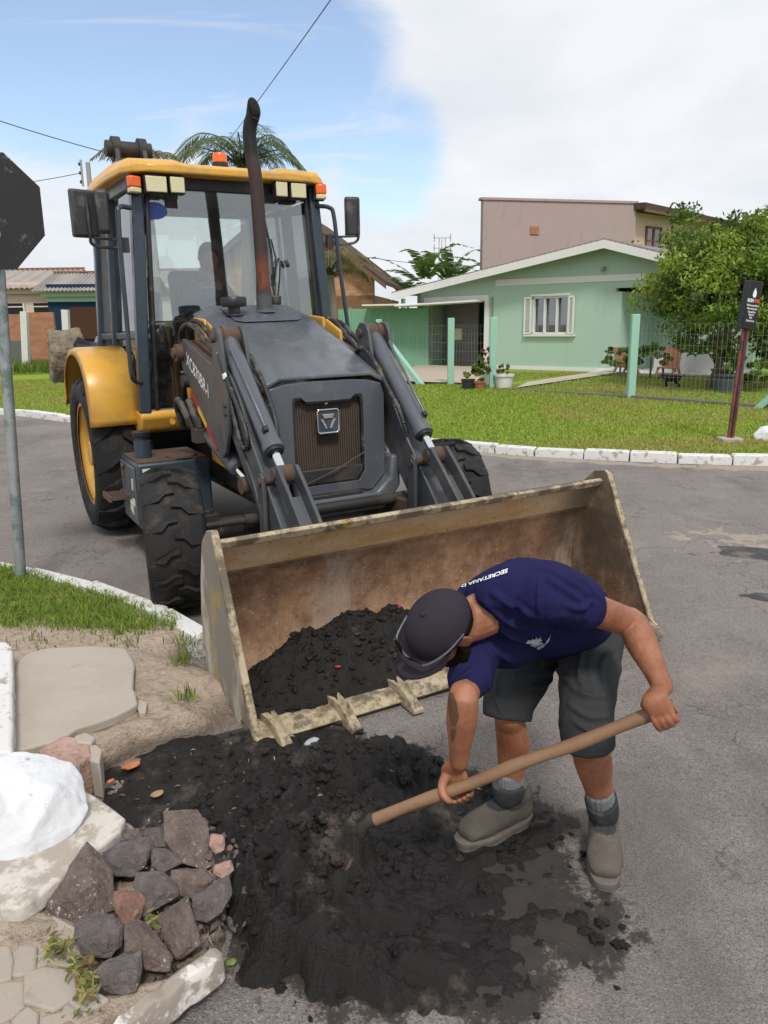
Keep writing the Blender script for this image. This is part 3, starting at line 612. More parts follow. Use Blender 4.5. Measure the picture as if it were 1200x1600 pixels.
# ------------------------------------------------------------------ mud dug out of the drain
MP = [(-1.12, 2.62), (-.90, 2.98), (-.72, 2.92), (-.50, 3.02), (-.2, 2.92), (0, 2.78), (.12, 2.72), (.28, 2.58), (.5, 2.38), (.63, 2.30), (.55, 2.1), (.47, 1.96), (.58, 1.90), (.66, 1.78), (.56, 1.68), (.42, 1.74), (.30, 1.50), (.1, 1.56), (-.15, 1.55), (-.40, 1.68), (-.46, 1.85), (-.50, 2.1), (-.58, 2.2), (-.85, 2.16), (-1.02, 2.3)]
st = .006; xs = np.arange(-1.2, .85, st); ys = np.arange(1.38, 3.1, st); X, Y = np.meshgrid(xs, ys, indexing='ij')
S = sdf(X, Y, MP)+.08*fbm(X*5, Y*5, 3, 4)+.055*fbm(X*20, Y*20, 4, 4)
def bump2(cx, cy, rx, ry, rot=0):
    c, s = math.cos(rot), math.sin(rot); u = (X-cx)*c+(Y-cy)*s; v = -(X-cx)*s+(Y-cy)*c; return np.exp(-(u/rx)**2-(v/ry)**2)
amp = .17*bump2(-.22, 2.46, .28, .17, -.2)+.13*bump2(-.33, 2.15, .16, .26, .3)+.11*bump2(-.22, 1.84, .17, .17)+.07*bump2(.02, 2.62, .2, .12, -.4)+.045*bump2(.32, 2.42, .2, .1, -.5)+.05*bump2(-.05, 1.68, .16, .08)+.20*bump2(-.115, 2.0, .10, .085)+.06*bump2(-.2, 2.12, .12, .12)
rg = ridged(X*5.5, Y*5.5, 1.7, 5, .58); fb = fbm(X*12, Y*12, 5.5, 5, .6); fine = fbm(X*45, Y*45, 8.2, 4, .65)
wx, wy = X+.05*fbm(X*6, Y*6, 11, 3), Y+.05*fbm(X*6, Y*6, 17, 3)
def bil(k, s): return np.abs(2*vnoise(wx*k, wy*k, s)-1)
mk = np.clip(.28+amp/.07, 0, 1.25)
body = .012+amp*(.62+.9*(rg-.5))+mk*(.050*bil(7, 2.2)+.030*bil(15, 5.1)+.017*bil(33, 8.4)+.008*bil(70, 3.3)-.030)
rl = np.random.default_rng(77); lump = np.zeros_like(X)
for _ in range(1300):
    lx, ly = rl.normal(-.18, .36), rl.normal(2.25, .36); lr = rl.uniform(.010, .026)+(.03*rl.random() if rl.random() < .22 else 0)
    i0, i1 = int((lx-lr*1.3-xs[0])/st), int((lx+lr*1.3-xs[0])/st)+1; j0, j1 = int((ly-lr*1.3-ys[0])/st), int((ly+lr*1.3-ys[0])/st)+1
    if i0 < 0 or j0 < 0 or i1 >= len(xs) or j1 >= len(ys): continue
    sx, sy = X[i0:i1, j0:j1], Y[i0:i1, j0:j1]; dd = np.hypot((sx-lx)*rl.uniform(.75, 1.25), sy-ly)/lr*(1+.6*fbm(sx*38, sy*38, lr*999, 3)); lump[i0:i1, j0:j1] = np.maximum(lump[i0:i1, j0:j1], lr*rl.uniform(.5, 1.1)*np.clip(1-dd*dd, 0, 1)**.6)
body = body+.6*lump*np.clip(.2+amp/.08, 0, .9)
edge = sstep(-.02, .09, S); thin = .010*(fbm(X*8, Y*8, 2, 4)+.25)
Z = -.012+edge*(body+.012)+np.minimum(0, (S-.02)*.1)
lowr = sstep(.1, .4, X)*(1-sstep(2.05, 2.4, Y)); Z = Z-lowr*(.007+.026*fbm(X*16, Y*16, 2, 4))*(1-sstep(.04, .1, amp))
keep = (S > -.05) & (sdf(X, Y, VP) < .05); kk = keep[:-1, :-1] & keep[1:, :-1] & keep[1:, 1:] & keep[:-1, 1:]
me = np_mesh('mud_heap', np.stack([X, Y, Z], -1).reshape(-1, 3), grid_faces(len(xs), len(ys), kk), True)
mud = obj('mud_heap', me, 'mud', kind='stuff')
def mud_z(x, y):
    i = int(np.clip(round((x-xs[0])/st), 0, len(xs)-1)); j = int(np.clip(round((y-ys[0])/st), 0, len(ys)-1)); return max(0.0, float(Z[i, j]))
ICO = None
def ico(sub):
    bm = bmesh.new(); bmesh.ops.create_icosphere(bm, subdivisions=sub, radius=1); V = np.array([v.co[:] for v in bm.verts]); Fc = np.array([[v.index for v in f.verts] for f in bm.faces]); bm.free(); return V, Fc
def hull_lib(n, k, seed):
    out = []; r = np.random.default_rng(seed)
    for _ in range(n):
        bm = bmesh.new()
        for p in r.normal(size=(k, 3)): bm.verts.new(p/np.linalg.norm(p)*r.uniform(.75, 1.15))
        g = bmesh.ops.convex_hull(bm, input=bm.verts); bmesh.ops.triangulate(bm, faces=bm.faces); bm.verts.index_update()
        out.append((np.array([v.co[:] for v in bm.verts]), np.array([[v.index for v in f.verts] for f in bm.faces]))); bm.free()
    return out
def shards(name, spots, m, seed, flat=(.5, .85), k=11):
    lib = hull_lib(10, k, seed); r = np.random.default_rng(seed); VV = []; FF = []; o = 0
    for x, y, z, s in spots:
        V0, F0 = lib[r.integers(10)]; q = Euler(tuple(r.uniform(0, 6.28, 3))).to_matrix(); v = (V0*np.array([r.uniform(.7, 1.3), r.uniform(.7, 1.2), r.uniform(*flat)]))@np.array(q)*s; VV.append(v+np.array([x, y, z])); FF.append(F0+o); o += len(V0)
    return obj(name, np_mesh(name, np.concatenate(VV), np.concatenate(FF)), m, kind='stuff')
def clods(name, spots, m, seed, parent=None, sub=2):
    V0, F0 = ico(sub); VV = []; FF = []; r = np.random.default_rng(seed)
    for i, (x, y, z, s) in enumerate(spots):
        o = r.random(3)*50; nz = 1+.9*fbm(V0[:, 0]*2.2+o[0], V0[:, 1]*2.2+o[1], V0[:, 2]*2.2+o[2], 3); v = V0*nz[:, None]*s*np.array([r.uniform(.7, 1.3), r.uniform(.7, 1.3), r.uniform(.5, .85)])
        a = r.random()*6.28; ca, sa = math.cos(a), math.sin(a); v = v@np.array([[ca, sa, 0], [-sa, ca, 0], [0, 0, 1]]); FF.append(F0+len(V0)*i); VV.append(v+np.array([x, y, z]))
    me = np_mesh(name, np.concatenate(VV), np.concatenate(FF), True); return obj(name, me, m, parent, kind='stuff')
sp = []; r = np.random.default_rng(21)
for i in range(1500):
    x, y = r.uniform(-1.1, .8), r.uniform(1.4, 3.05); s_ = float(sdf(np.array([x]), np.array([y]), MP)[0])
    if sdf(np.array([x]), np.array([y]), VP)[0] > 0: continue
    z = mud_z(x, y); big = math.exp(-((x+.25)/.35)**2-((y-2.25)/.4)**2)
    if s_ > .0 and r.random() < .06+.3*big: sp.append((x, y, z, r.uniform(.004, .012)+(.016 if r.random() < .12 else 0)*r.random()*big))
    elif -.25 < s_ <= 0 and r.random() < .26*math.exp(s_/.07): sp.append((x, y, .003, r.uniform(.003, .009)))
for x, y, s in [(.47, 2.27, .04), (.52, 2.26, .028), (.5, 2.18, .012), (.53, 2.16, .01), (.57, 2.2, .008), (.62, 2.12, .009), (-.2, 2.98, .02), (-.12, 2.9, .016), (.55, 2.28, .02), (.60, 1.83, .02), (.63, 1.75, .016), (.57, 1.77, .018)]: sp.append((x, y, .01, s))
for _ in range(420):
    x, y = r.normal(-.2, .30), r.normal(2.28, .36); s_ = float(sdf(np.array([x]), np.array([y]), MP)[0])
    if s_ > .05 and sdf(np.array([x]), np.array([y]), VP)[0] < -.02: q = r.uniform(.008, .030)*r.uniform(.6, 1); sp.append((x, y, mud_z(x, y)-.25*q, q))
clods('mud_clods', [q for q in sp if q[3] < .031], 'mud', 4, sub=3)
# damp stain and smeared film round the heap, loose grit on the asphalt
sx_ = np.arange(-.9, 1.1, .007); sy_ = np.arange(1.25, 3.3, .007); X2, Y2 = np.meshgrid(sx_, sy_, indexing='ij'); S2 = sdf(X2, Y2, MP)
zf = .0032*(fbm(X2*4, Y2*4, 6, 4)*.9+fbm(X2*17, Y2*17, 2, 4)*.9+1.1*fbm(X2*60, Y2*60, 9, 3)+.10+np.clip(S2, -.5, .05)*6.0); kp2 = (zf > -.004) & (sdf(X2, Y2, VP) < .0); k2 = kp2[:-1, :-1] & kp2[1:, :-1] & kp2[1:, 1:] & kp2[:-1, 1:]
fb_ = NB('mud_film'); fa = fb_.n('ShaderNodeVertexColor'); fa.layer_name = 'Col'; fs = fb_.n('ShaderNodeSeparateColor'); fb_.l(fa.outputs[0], fs.inputs[0])
fv = fb_.math('ADD', fs.outputs[0], fb_.math('ADD', fb_.math('MULTIPLY', fb_.math('SUBTRACT', fb_.noise(16, 6, .7), .5), 1.1), fb_.math('MULTIPLY', fb_.math('SUBTRACT', fb_.noise(95, 4, .7, off=(3, 1, 0)), .5), .9)))
fb_.out(fb_.mix(fb_.noise(12, 6, .7), (.022, .020, .019), (.075, .064, .055)), fb_.rng(fb_.noise(7, 5, .6), .4, .65, .35, .85), 0, fb_.bump(fb_.noise(140, 4, .7), .8, .004), .3)
fb_.l(fb_.rng(fv, .48, .72, 0, .88), fb_.p.inputs['Alpha'])
wt = np.clip(.62+S2*3.4+.20*fbm(X2*5, Y2*5, 6, 4), 0, 1); wt = np.maximum(wt, .75*np.exp(-((X2-.62)/.10)**2-((Y2-1.85)/.22)**2)); kp2 = (wt > .02) & (sdf(X2, Y2, VP) < .0); k2 = kp2[:-1, :-1] & kp2[1:, :-1] & kp2[1:, 1:] & kp2[:-1, 1:]
fm = np_mesh('mud_film', np.stack([X2, Y2, 0*X2+.004], -1).reshape(-1, 3), grid_faces(len(sx_), len(sy_), k2), True); wc = wt[:-1, :-1][k2]; set_col(fm, np.stack([wc, wc, wc], 1)); obj('mud_film', fm, 'mud_film', kind='stuff')
rgx = np.random.default_rng(66); gs = []
while len(gs) < 2600:
    x, y = rgx.uniform(-1.2, 3.2), rgx.uniform(1.2, 6.5)
    if abs(x) < .56*y+.2 and sdf(np.array([x]), np.array([y]), VP)[0] < -.02 and vnoise(x*2.2, y*2.2, 3) > rgx.random()*.9: gs.append((x, y, .001, rgx.uniform(.0015, .0042)))
pm('grit', (.22, .20, .185), .9, var=.5, vs=30); shards('road_grit', gs, 'grit', 8)
# litter in the mud: leaves, chips, stems
def litter(name, spots, seed, pal, s0, s1, parent=None):
    r = np.random.default_rng(seed); V = []; Fq = []; C = []
    for i, (x, y, z) in enumerate(spots):
        a = r.random()*6.28; L = r.uniform(s0, s1); W = L*r.uniform(.2, .55); t = r.uniform(-.5, .5); u = np.array([math.cos(a), math.sin(a), t*.5]); v = np.array([-math.sin(a), math.cos(a), r.uniform(-.4, .4)])
        c = np.array([x, y, z]); k = np.array([0, 0, L*.15]); o = len(V); V += [c-u*L/2, c-v*W/2+k, c+u*L/2, c+v*W/2+k]; Fq.append((o, o+1, o+2, o+3)); C.append(np.array(pal[r.integers(len(pal))])*r.uniform(.7, 1.2))
    me = np_mesh(name, V, Fq); set_col(me, C); return obj(name, me, 'litter', parent, kind='stuff')
r = np.random.default_rng(5); ss = []
while len(ss) < 130:
    x, y = r.normal(-.5, .38), r.normal(2.55, .3)
    if sdf(np.array([x]), np.array([y]), MP)[0] > -.12 and sdf(np.array([x]), np.array([y]), VP)[0] < -.02: ss.append((x, y, mud_z(x, y)+.004))
litter('leaf_litter', ss, 6, [(.14, .10, .06), (.20, .15, .10), (.10, .08, .055), (.28, .24, .19), (.16, .07, .035), (.09, .10, .05)], .008, .03)
for nm, px, py, z, sz, lab, c in [('dry_leaf', 245, 1240, .03, .05, 'single dry tan leaf lying on the mud beside the white boulder slab', (.33, .22, .10)), ('broken_tile', 205, 1195, .03, .075, 'orange broken tile shard at the foot of the cut earth ledge', (.42, .17, .07)), ('broken_tile', 172, 1220, .03, .03, 'tiny orange tile chip in the wet pit corner', (.55, .16, .06)), ('green_leaf', 360, 1503, .03, .032, 'green leaf blade at the tip of the fallen white kerb stone', (.13, .19, .04)), ('plastic_scrap', 488, 1188, .05, .055, 'crumpled pale plastic scrap sticking out of the mud below the bucket lip', (.36, .37, .39)), ('plastic_scrap', 285, 1127, .05, .06, 'flat grey plastic scrap on the dirt slope beside the bucket', (.42, .44, .46))]:
    p = ground(px, py, z); V0, F0 = ico(2); q = V0*np.array([sz*.5, sz*.4, sz*.12])*(1+.5*fbm(V0[:, 0]*2+px, V0[:, 1]*2, V0[:, 2], 3))[:, None]; q[:, 2] += .25*q[:, 0]
    me = np_mesh(nm, q+np.array([p[0], p[1], max(p[2], mud_z(p[0], p[1])+.008)]), F0, True); pm(nm+str(px), c, .6, var=.35, vs=40); o = obj(nm, me, nm+str(px)); tag(o, lab, {'dry_leaf': 'leaf', 'broken_tile': 'tile shard', 'green_leaf': 'leaf', 'plastic_scrap': 'scrap'}[nm])
# ------------------------------------------------------------------ stones and slabs of the broken kerb corner
def hull_rock(name, outline, ridge, zc, m, label, depth=.7, group=None, catg='stone', rough=.004, sub=3, sink=0.0, bev=.0035):
    """outline and ridge points are image directions; they are placed on a plane through the stone's own centre on the ground"""
    O_ = np.array(outline, float); c = O_.mean(0); O_ = c+(O_-c)*1.05; C = ground(c[0], c[1], zc)
    n = np.array([0, 0, H])-C; n /= np.linalg.norm(n); n = n*.8+np.array([0, 0, .6]); n /= np.linalg.norm(n)
    P = [on_plane(x, y, C, n) for x, y in O_]; size = np.mean([np.linalg.norm(p-C) for p in P])
    pts = list(P)
    for rx, ry, h in ridge:
        q = on_plane(rx, ry, C, n); v = np.array([0, 0, H])-q; v /= np.linalg.norm(v); pts.append(q+v*h*size*1.5)
    for p in P:
        v = p-np.array([0, 0, H]); v /= np.linalg.norm(v); pts.append(C+(p-C)*.72+v*depth*size-np.array([0, 0, .35*depth*size]))
    bm = bmesh.new()
    for p in pts: bm.verts.new(p)
    r_ = bmesh.ops.convex_hull(bm, input=bm.verts); bmesh.ops.delete(bm, geom=list({g for g in r_['geom_interior']+r_['geom_unused'] if isinstance(g, bmesh.types.BMVert)}), context='VERTS')
    bmesh.ops.dissolve_limit(bm, angle_limit=math.radians(6), verts=bm.verts, edges=bm.edges)
    bmesh.ops.bevel(bm, geom=bm.edges, offset=bev, segments=2, affect='EDGES', profile=.6, clamp_overlap=True)
    bmesh.ops.triangulate(bm, faces=bm.faces)
    for _ in range(sub):
        le = [e for e in bm.edges if e.calc_length() > .012]
        if not le: break
        bmesh.ops.subdivide_edges(bm, edges=le, cuts=1); bmesh.ops.triangulate(bm, faces=[f for f in bm.faces if len(f.verts) > 3])
    bm.normal_update(); co = np.array([v.co[:] for v in bm.verts]); no = np.array([v.normal[:] for v in bm.verts])
    d = rough*1.4*(fbm(co[:, 0]*28+c[0], co[:, 1]*28, co[:, 2]*28, 4)+.7*fbm(co[:, 0]*9+c[1], co[:, 1]*9, co[:, 2]*9, 3))
    co = co+no*d[:, None]
    cen = co.mean(0); cen[2] = co[:, 2].min()
    for v, q in zip(bm.verts, co): v.co = q-cen
    me = bpy.data.meshes.new(name); bm.to_mesh(me); bm.free(); o = obj(name, me, m, smooth=True); o.location = cen
    tag(o, label, catg, group); return o
def cp(l): return [(x/2.5, y/2.5+960) for x, y in l]
def cr3(l): return [(x/2.5, y/2.5+960, h) for x, y, h in l]
RK = [
 ([(640, 770), (770, 765), (812, 830), (835, 975), (790, 992), (700, 965), (645, 880)], [(690, 790, .12), (800, 930, .10)], 'basalt_brown', 'tall flat-faced brown stone speckled white at the top of the heap'),
 ([(340, 890), (400, 950), (435, 1010), (440, 1150), (290, 1215), (170, 1140), (240, 1060), (290, 1000)], [(350, 1060, .40), (290, 1085, .42), (360, 940, .2)], 'basalt_brown', 'large pointed dark brown stone leaning against the white slab'),
 ([(405, 930), (480, 890), (580, 875), (600, 915), (560, 985), (520, 1022), (440, 1020), (410, 975)], [(500, 940, .35), (575, 920, .2)], 'basalt', 'wide grey stone wedged between the pointed stone and small chips'),
 ([(600, 915), (650, 915), (712, 970), (640, 1002), (595, 985)], [(640, 940, .35)], 'basalt', 'small light grey wedge stone below the tall brown one'),
 ([(478, 852), (545, 838), (560, 880), (480, 890)], [(520, 852, .3)], 'basalt', 'little dark chip at the back edge of the heap beside the slab'),
 ([(575, 835), (635, 828), (650, 905), (600, 905), (576, 872)], [(620, 850, .3)], 'basalt', 'dark upright block touching the tall brown stone'),
 ([(530, 1010), (630, 1005), (690, 1050), (697, 1095), (640, 1132), (560, 1182), (545, 1110), (520, 1060)], [(600, 1060, .35), (650, 1060, .3)], 'basalt', 'dark grey broken stone at the centre of the heap, above the red one'),
 ([(670, 1000), (800, 995), (832, 1040), (760, 1102), (700, 1092), (670, 1040)], [(740, 1010, .3), (760, 1060, .25)], 'basalt_brown', 'tan-grey stone just below the tall flat-faced one'),
 ([(750, 1105), (890, 1020), (908, 1090), (870, 1160), (810, 1202), (760, 1192)], [(850, 1075, .25), (800, 1120, .25)], 'basalt', 'smooth grey stone at the edge of the black mud'),
 ([(620, 1180), (735, 1095), (755, 1180), (782, 1290), (690, 1342), (640, 1260)], [(665, 1170, .35), (700, 1300, .3)], 'basalt_brown', 'upright brown stone with a white painted foot'),
 ([(445, 1080), (540, 1075), (572, 1105), (548, 1185), (480, 1212), (445, 1140)], [(520, 1095, .25), (500, 1150, .2)], 'basalt_red', 'small reddish brick-like stone in the middle of the heap'),
 ([(290, 1210), (330, 1165), (440, 1170), (480, 1220), (472, 1290), (430, 1337), (320, 1325), (285, 1270)], [(360, 1275, .35), (465, 1240, .2), (350, 1190, .2)], 'basalt', 'squat purple-grey stone beside the yellowed weeds'),
 ([(490, 1215), (540, 1195), (600, 1240), (672, 1340), (662, 1392), (570, 1387), (490, 1310)], [(560, 1240, .35), (585, 1320, .3)], 'basalt_brown', 'long grey-brown stone lying between the weeds and the white-footed stone'),
 ([(340, 1415), (430, 1340), (550, 1310), (556, 1380), (532, 1470), (480, 1487), (380, 1455)], [(450, 1410, .38), (530, 1405, .3)], 'basalt', 'flat-topped dark stone resting against the fallen white kerb'),
 ([(825, 860), (870, 870), (877, 920), (842, 932), (818, 900)], [(850, 890, .3)], 'pink_granite', 'upper pink stone chip at the mud edge of the heap'),
 ([(838, 980), (900, 960), (917, 1000), (872, 1032), (833, 1010)], [(875, 985, .3)], 'pink_granite', 'lower rounded pink stone chip at the mud edge of the heap'),
]
for o_, r_, m_, l_ in RK:
    hull_rock('stone', cp(o_), cr3(r_), .13, m_, l_, .8, 'broken stones piled at the kerb corner')
for i, (x, y, s) in enumerate([(720, 1010, 18), (815, 945, 16), (600, 1190, 16), (590, 1140, 14), (430, 1045, 18), (700, 1210, 16), (610, 1030, 12), (780, 1220, 12), (900, 910, 12)]):
    q = [(x+s*math.cos(a)*random.uniform(.7, 1.2), y+s*math.sin(a)*random.uniform(.7, 1.2)) for a in np.linspace(0, 6.28, 8)[:-1]]
    hull_rock('stone_chip', cp(q), cr3([(x, y, .3)]), .115, ['basalt', 'basalt_brown', 'basalt_red'][i % 3], 'small stone chip filling a gap between the piled broken stones', .7, 'chips between the piled stones', 'stone chip', .002, 2, bev=.003)
# white painted foot on one stone
wf = cp([(684, 1318), (742, 1268), (782, 1292), (690, 1344)])
# white boulder, its slab, left wall block
hull_rock('boulder', cp([(-40, 570), (60, 545), (180, 555), (270, 590), (315, 640), (338, 760), (300, 830), (235, 900), (170, 950), (110, 980), (30, 985), (-60, 960)]), cr3([(90, 620, .30), (215, 690, .34), (120, 860, .30), (30, 760, .36)]), .22, 'rock_paint', 'big white painted boulder resting on a broken concrete slab', .75, None, 'boulder', .0045, 4, bev=.007)
def slab(name, pxs, ztop, th, m, label, catg, seed=0, amp=.012, bev=.01, parent=None, n=7):
    P = [ground(x, y, ztop)[:2] for x, y in pxs]; Q = []
    for i in range(len(P)):
        a, b = P[i], P[(i+1) % len(P)]; d = b-a; L = np.linalg.norm(d); nr = np.array([-d[1], d[0]])/L; k = max(1, int(L/.05))
        for j in range(k):
            t = j/k; e = amp*float(fbm(a[0]*8+t*L*9+seed, a[1]*8+seed, i, 3))*(1 if j else .3); Q.append(a+d*t+nr*e)
    m_ = MB(); c = np.mean(Q, 0); nq = len(Q)
    top = [(q[0], q[1], ztop+.004*float(fbm(q[0]*6, q[1]*6, seed, 2))) for q in Q]
    m_.add([(q[0]+(c[0]-q[0])*.02+.006*random.uniform(-1, 1), q[1]+(c[1]-q[1])*.02, ztop-th) for q in Q]+top, [tuple(range(nq-1, -1, -1)), tuple(range(nq, 2*nq))]+[(i, (i+1) % nq, nq+(i+1) % nq, nq+i) for i in range(nq)])
    o = m_.build(name, m, parent, bev=bev, seg=3, ang=50)
    if label: tag(o, label, catg)
    return o
slab('concrete_slab', [(20, 1175), (22, 1042), (38, 1022), (75, 1012), (150, 1008), (197, 1013), (210, 1035), (208, 1075), (216, 1100), (180, 1118), (120, 1138), (90, 1158)], .150, .05, 'concrete', 'worn beige concrete drain cover slab lying on the bare dirt', 'concrete slab', 3)
slab('concrete_fragment', [(218, 1092), (230, 1098), (228, 1112), (218, 1114), (214, 1104)], .135, .03, 'concrete', 'small crumb of concrete off the corner of the drain cover', 'fragment', 5, .002, .004)
slab('boulder_slab', [(-30, 1365), (-40, 1410), (28, 1418), (60, 1398), (130, 1340), (188, 1298), (197, 1277), (160, 1250), (125, 1232), (60, 1250)], .165, .06, 'slab_white', 'broken whitish concrete slab lying under the white boulder', 'concrete slab', 8, .014, .012)
slab('granite_block', [(58, 1172), (100, 1148), (137, 1155), (142, 1180), (120, 1195), (80, 1190)], .16, .16, 'pink_granite', 'pinkish granite block set beneath the drain cover edge', 'stone block', 9, .006, .01)
slab('granite_block', [(115, 1150), (135, 1143), (150, 1152), (142, 1162), (120, 1160)], .165, .12, 'concrete', 'pale broken concrete lump behind the pinkish granite block', 'stone block', 12, .006, .008)
slab('granite_block', [(137, 1165), (152, 1163), (160, 1172), (155, 1192), (140, 1188)], .15, .15, 'concrete', 'grey concrete chunk at the corner of the open drain pit', 'stone block', 14, .006, .008)
slab('wall_block', [(-60, 1180), (-40, 1000), (12, 1003), (20, 1012), (20, 1100), (20, 1176)], .23, .20, 'kerb_paint', 'white painted low wall end beside the drain cover slab', 'low wall', 2, .004, .014)
slab('wall_block', [(-40, 1200), (-20, 1182), (24, 1170), (66, 1188), (40, 1210)], .17, .10, 'slab_white', 'crumbled whitewashed mortar between the low wall and the boulder', 'mortar', 6, .008, .012)
# fallen kerb stones at the bottom
def kerb_block(name, a, b, wd, z0, z1, m, label, seed):
    a, b = ground(*a, z1), ground(*b, z1); L = np.linalg.norm((b-a)[:2]); t = (b-a)/np.linalg.norm(b-a); nr = np.array([-t[1], t[0], 0]); k = 16; V = []; 
    for i in range(k+1):
        c = a+(b-a)*i/k; r1, r2, r3 = [float(fbm(i*.45+seed, q, seed, 3)) for q in (0, 5, 9)]; sh = 1-.25*(1 if i in (0, k) else 0)
        for u, v in ((-.5, 0), (-.5, .75), (-.34, 1), (.34, 1), (.5, .75), (.5, 0)): V.append(c+nr*(u*wd*sh*(1+.22*r1)+.006*r2)+np.array([0, 0, (z0-z1)+(z1-z0)*v*(1-.12*(i in (0, k)))+(.012*r3 if v > .5 else 0)]))
    Fc = [(i*6+j, i*6+(j+1) % 6, (i+1)*6+(j+1) % 6, (i+1)*6+j) for i in range(k) for j in range(6)]+[tuple(range(5, -1, -1)), tuple(k*6+j for j in range(6))]
    o = MB().add(V, Fc).build(name, m, bev=.006, seg=2, ang=40); tag(o, label, 'kerb stone'); return o
kerb_block('fallen_kerbstone', (343, 1482), (178, 1600), .052, .045, .125, 'old_white', 'long worn white kerb stone tipped at the edge of the mud', 2)
kerb_block('fallen_kerbstone', (160, 1598), (60, 1668), .055, .045, .125, 'kerb_paint', 'short white kerb stone butted against the long tipped one', 6)
# stone paving lower left
pv = empty('paving'); pv['kind'] = 'structure'
CB = [[(48, 1190), (90, 1165), (205, 1185), (150, 1285), (60, 1272)], [(50, 1290), (140, 1298), (135, 1395), (50, 1405)], [(105, 1400), (180, 1378), (285, 1395), (290, 1480), (205, 1535), (105, 1505)], [(155, 1560), (250, 1515), (325, 1565), (300, 1625), (160, 1650)], [(-20, 1120), (35, 1200), (35, 1255), (-20, 1285)], [(-20, 1300), (40, 1300), (42, 1410), (-20, 1430)], [(-20, 1445), (90, 1440), (98, 1530), (40, 1570), (-20, 1600)], [(155, 1300), (225, 1312), (280, 1375), (190, 1368), (150, 1380)], [(50, 1585), (110, 1530), (150, 1560), (140, 1640), (60, 1660)], [(210, 1180), (290, 1225), (280, 1290), (220, 1300), (160, 1290)], [(-20, 1610), (40, 1590), (50, 1660), (-20, 1700)], [(300, 1480), (370, 1470), (420, 1500), (330, 1555), (270, 1505)]]
for i, q in enumerate(CB):
    c = np.mean(q, 0); q2 = [(c[0]+(x-c[0])*1.14, c[1]+(y-c[1])*1.14) for x, y in q]
    slab('paving_stone', cp(q2), .116+.005*((i*7) % 3-1), .06, 'cobble', None, None, i+20, .012, .007, pv)
# yellowing creeper among the stones
r = np.random.default_rng(9); V = []; Fq = []; C = []
for cx, cy, n_, sp_ in [(230, 1300, 42, 26), (330, 1370, 40, 26), (350, 1440, 20, 22), (590, 1195, 16, 22), (330, 1490, 26, 30), (300, 1400, 30, 24)]:
    for k in range(n_):
        p = ground((cx+r.normal(0, sp_))/2.5, (cy+r.normal(0, sp_))/2.5+960, .135+r.random()*.02); a = r.random()*6.28; L = r.uniform(.010, .022); u = np.array([math.cos(a), math.sin(a), r.uniform(-.3, .5)])*L; v = np.array([-math.sin(a), math.cos(a), r.uniform(-.3, .3)])*L*.35
        o = len(V); V += [p-u*.6, p-v, p+u, p+v]; Fq.append((o, o+1, o+2, o+3)); C.append(np.array([(.15, .18, .035), (.24, .23, .07), (.30, .25, .10), (.10, .14, .03), (.20, .12, .05)][r.integers(5)])*r.uniform(.8, 1.2))
me = np_mesh('leaves', V, Fq); set_col(me, C); wd_ = empty('wilting_creeper'); lv = obj('leaves', me, 'leaf', wd_, kind='stuff')
m_ = MB()
for path in [[(175, 1280), (180, 1330), (230, 1370), (300, 1365)], [(130, 1350), (200, 1290), (260, 1280)], [(260, 1300), (310, 1380), (360, 1400)], [(560, 1215), (600, 1190), (640, 1165)], [(300, 1410), (330, 1480), (310, 1520)]]:
    m_.tube(cat([ground(x/2.5, y/2.5+960, .145) for x, y in path], 5), .0022, 5)
m_.build('stem', 'leaf_stem' if 'leaf_stem' in MATS else pm('leaf_stem', (.30, .30, .09), .7), wd_, smooth=True); tag(wd_, 'yellowing uprooted creeper lying on the paving beside the piled stones', 'weed')

# rubble bed under the piled stones
rr_ = np.random.default_rng(91); bed = []
while len(bed) < 300:
    x, y = rr_.uniform(-.98, -.38), rr_.uniform(1.45, 2.25)
    if sdf(np.array([x]), np.array([y]), RKP)[0] > -.015: bed.append((x, y, .055+rr_.random()*.02, rr_.uniform(.008, .024)))
shards('rubble_bed', bed, 'basalt', 17)
bed = []
while len(bed) < 500:
    x, y = rr_.uniform(-1.3, -.4), rr_.uniform(1.3, 3.7)
    s_ = sdf(np.array([x]), np.array([y]), VP)[0]
    if .0 < s_ < .6 and rr_.random() < .6: bed.append((x, y, float(verge_top(np.array([x]), np.array([y]))[0])*min(1, .3+s_*3), rr_.uniform(.002, .008)))
shards('pebbles', bed, 'cobble', 18)
# ------------------------------------------------------------------ backhoe loader (x forward, y to its left, z up)
VA, VO, VR = math.radians(-60.5), (-.375, 4.93, .016), math.radians(.8)
BH = empty('backhoe_loader'); BH.rotation_mode = 'XYZ'
VM = Matrix.Translation(VO) @ Matrix.Rotation(VA, 4, 'Z') @ Matrix.Rotation(VR, 4, 'X')
BH.location = VO; BH.rotation_euler = VM.to_euler()
tag(BH, 'yellow and charcoal backhoe loader with its wide front bucket lowered to the road', 'backhoe')
VMi = VM.inverted()
def veh(px, py, y=None, x=None):
    d = VMi.to_3x3() @ Vector(ray(px, py)); o = VMi @ Vector((0, 0, H))
    t = (y-o.y)/d.y if y is not None else (x-o.x)/d.x
    return o+d*t
def part(name, mb, m, par=BH, bev=.0, seg=2, smooth=False, label=None, kind=None):
    o = mb.build(name, m, par, bev=bev, seg=seg, smooth=smooth, kind=kind)
    if label: o['label'] = label
    return o
def grp(name, par=BH): o = bpy.data.objects.new(name, None); col.objects.link(o); o.parent = par; return o
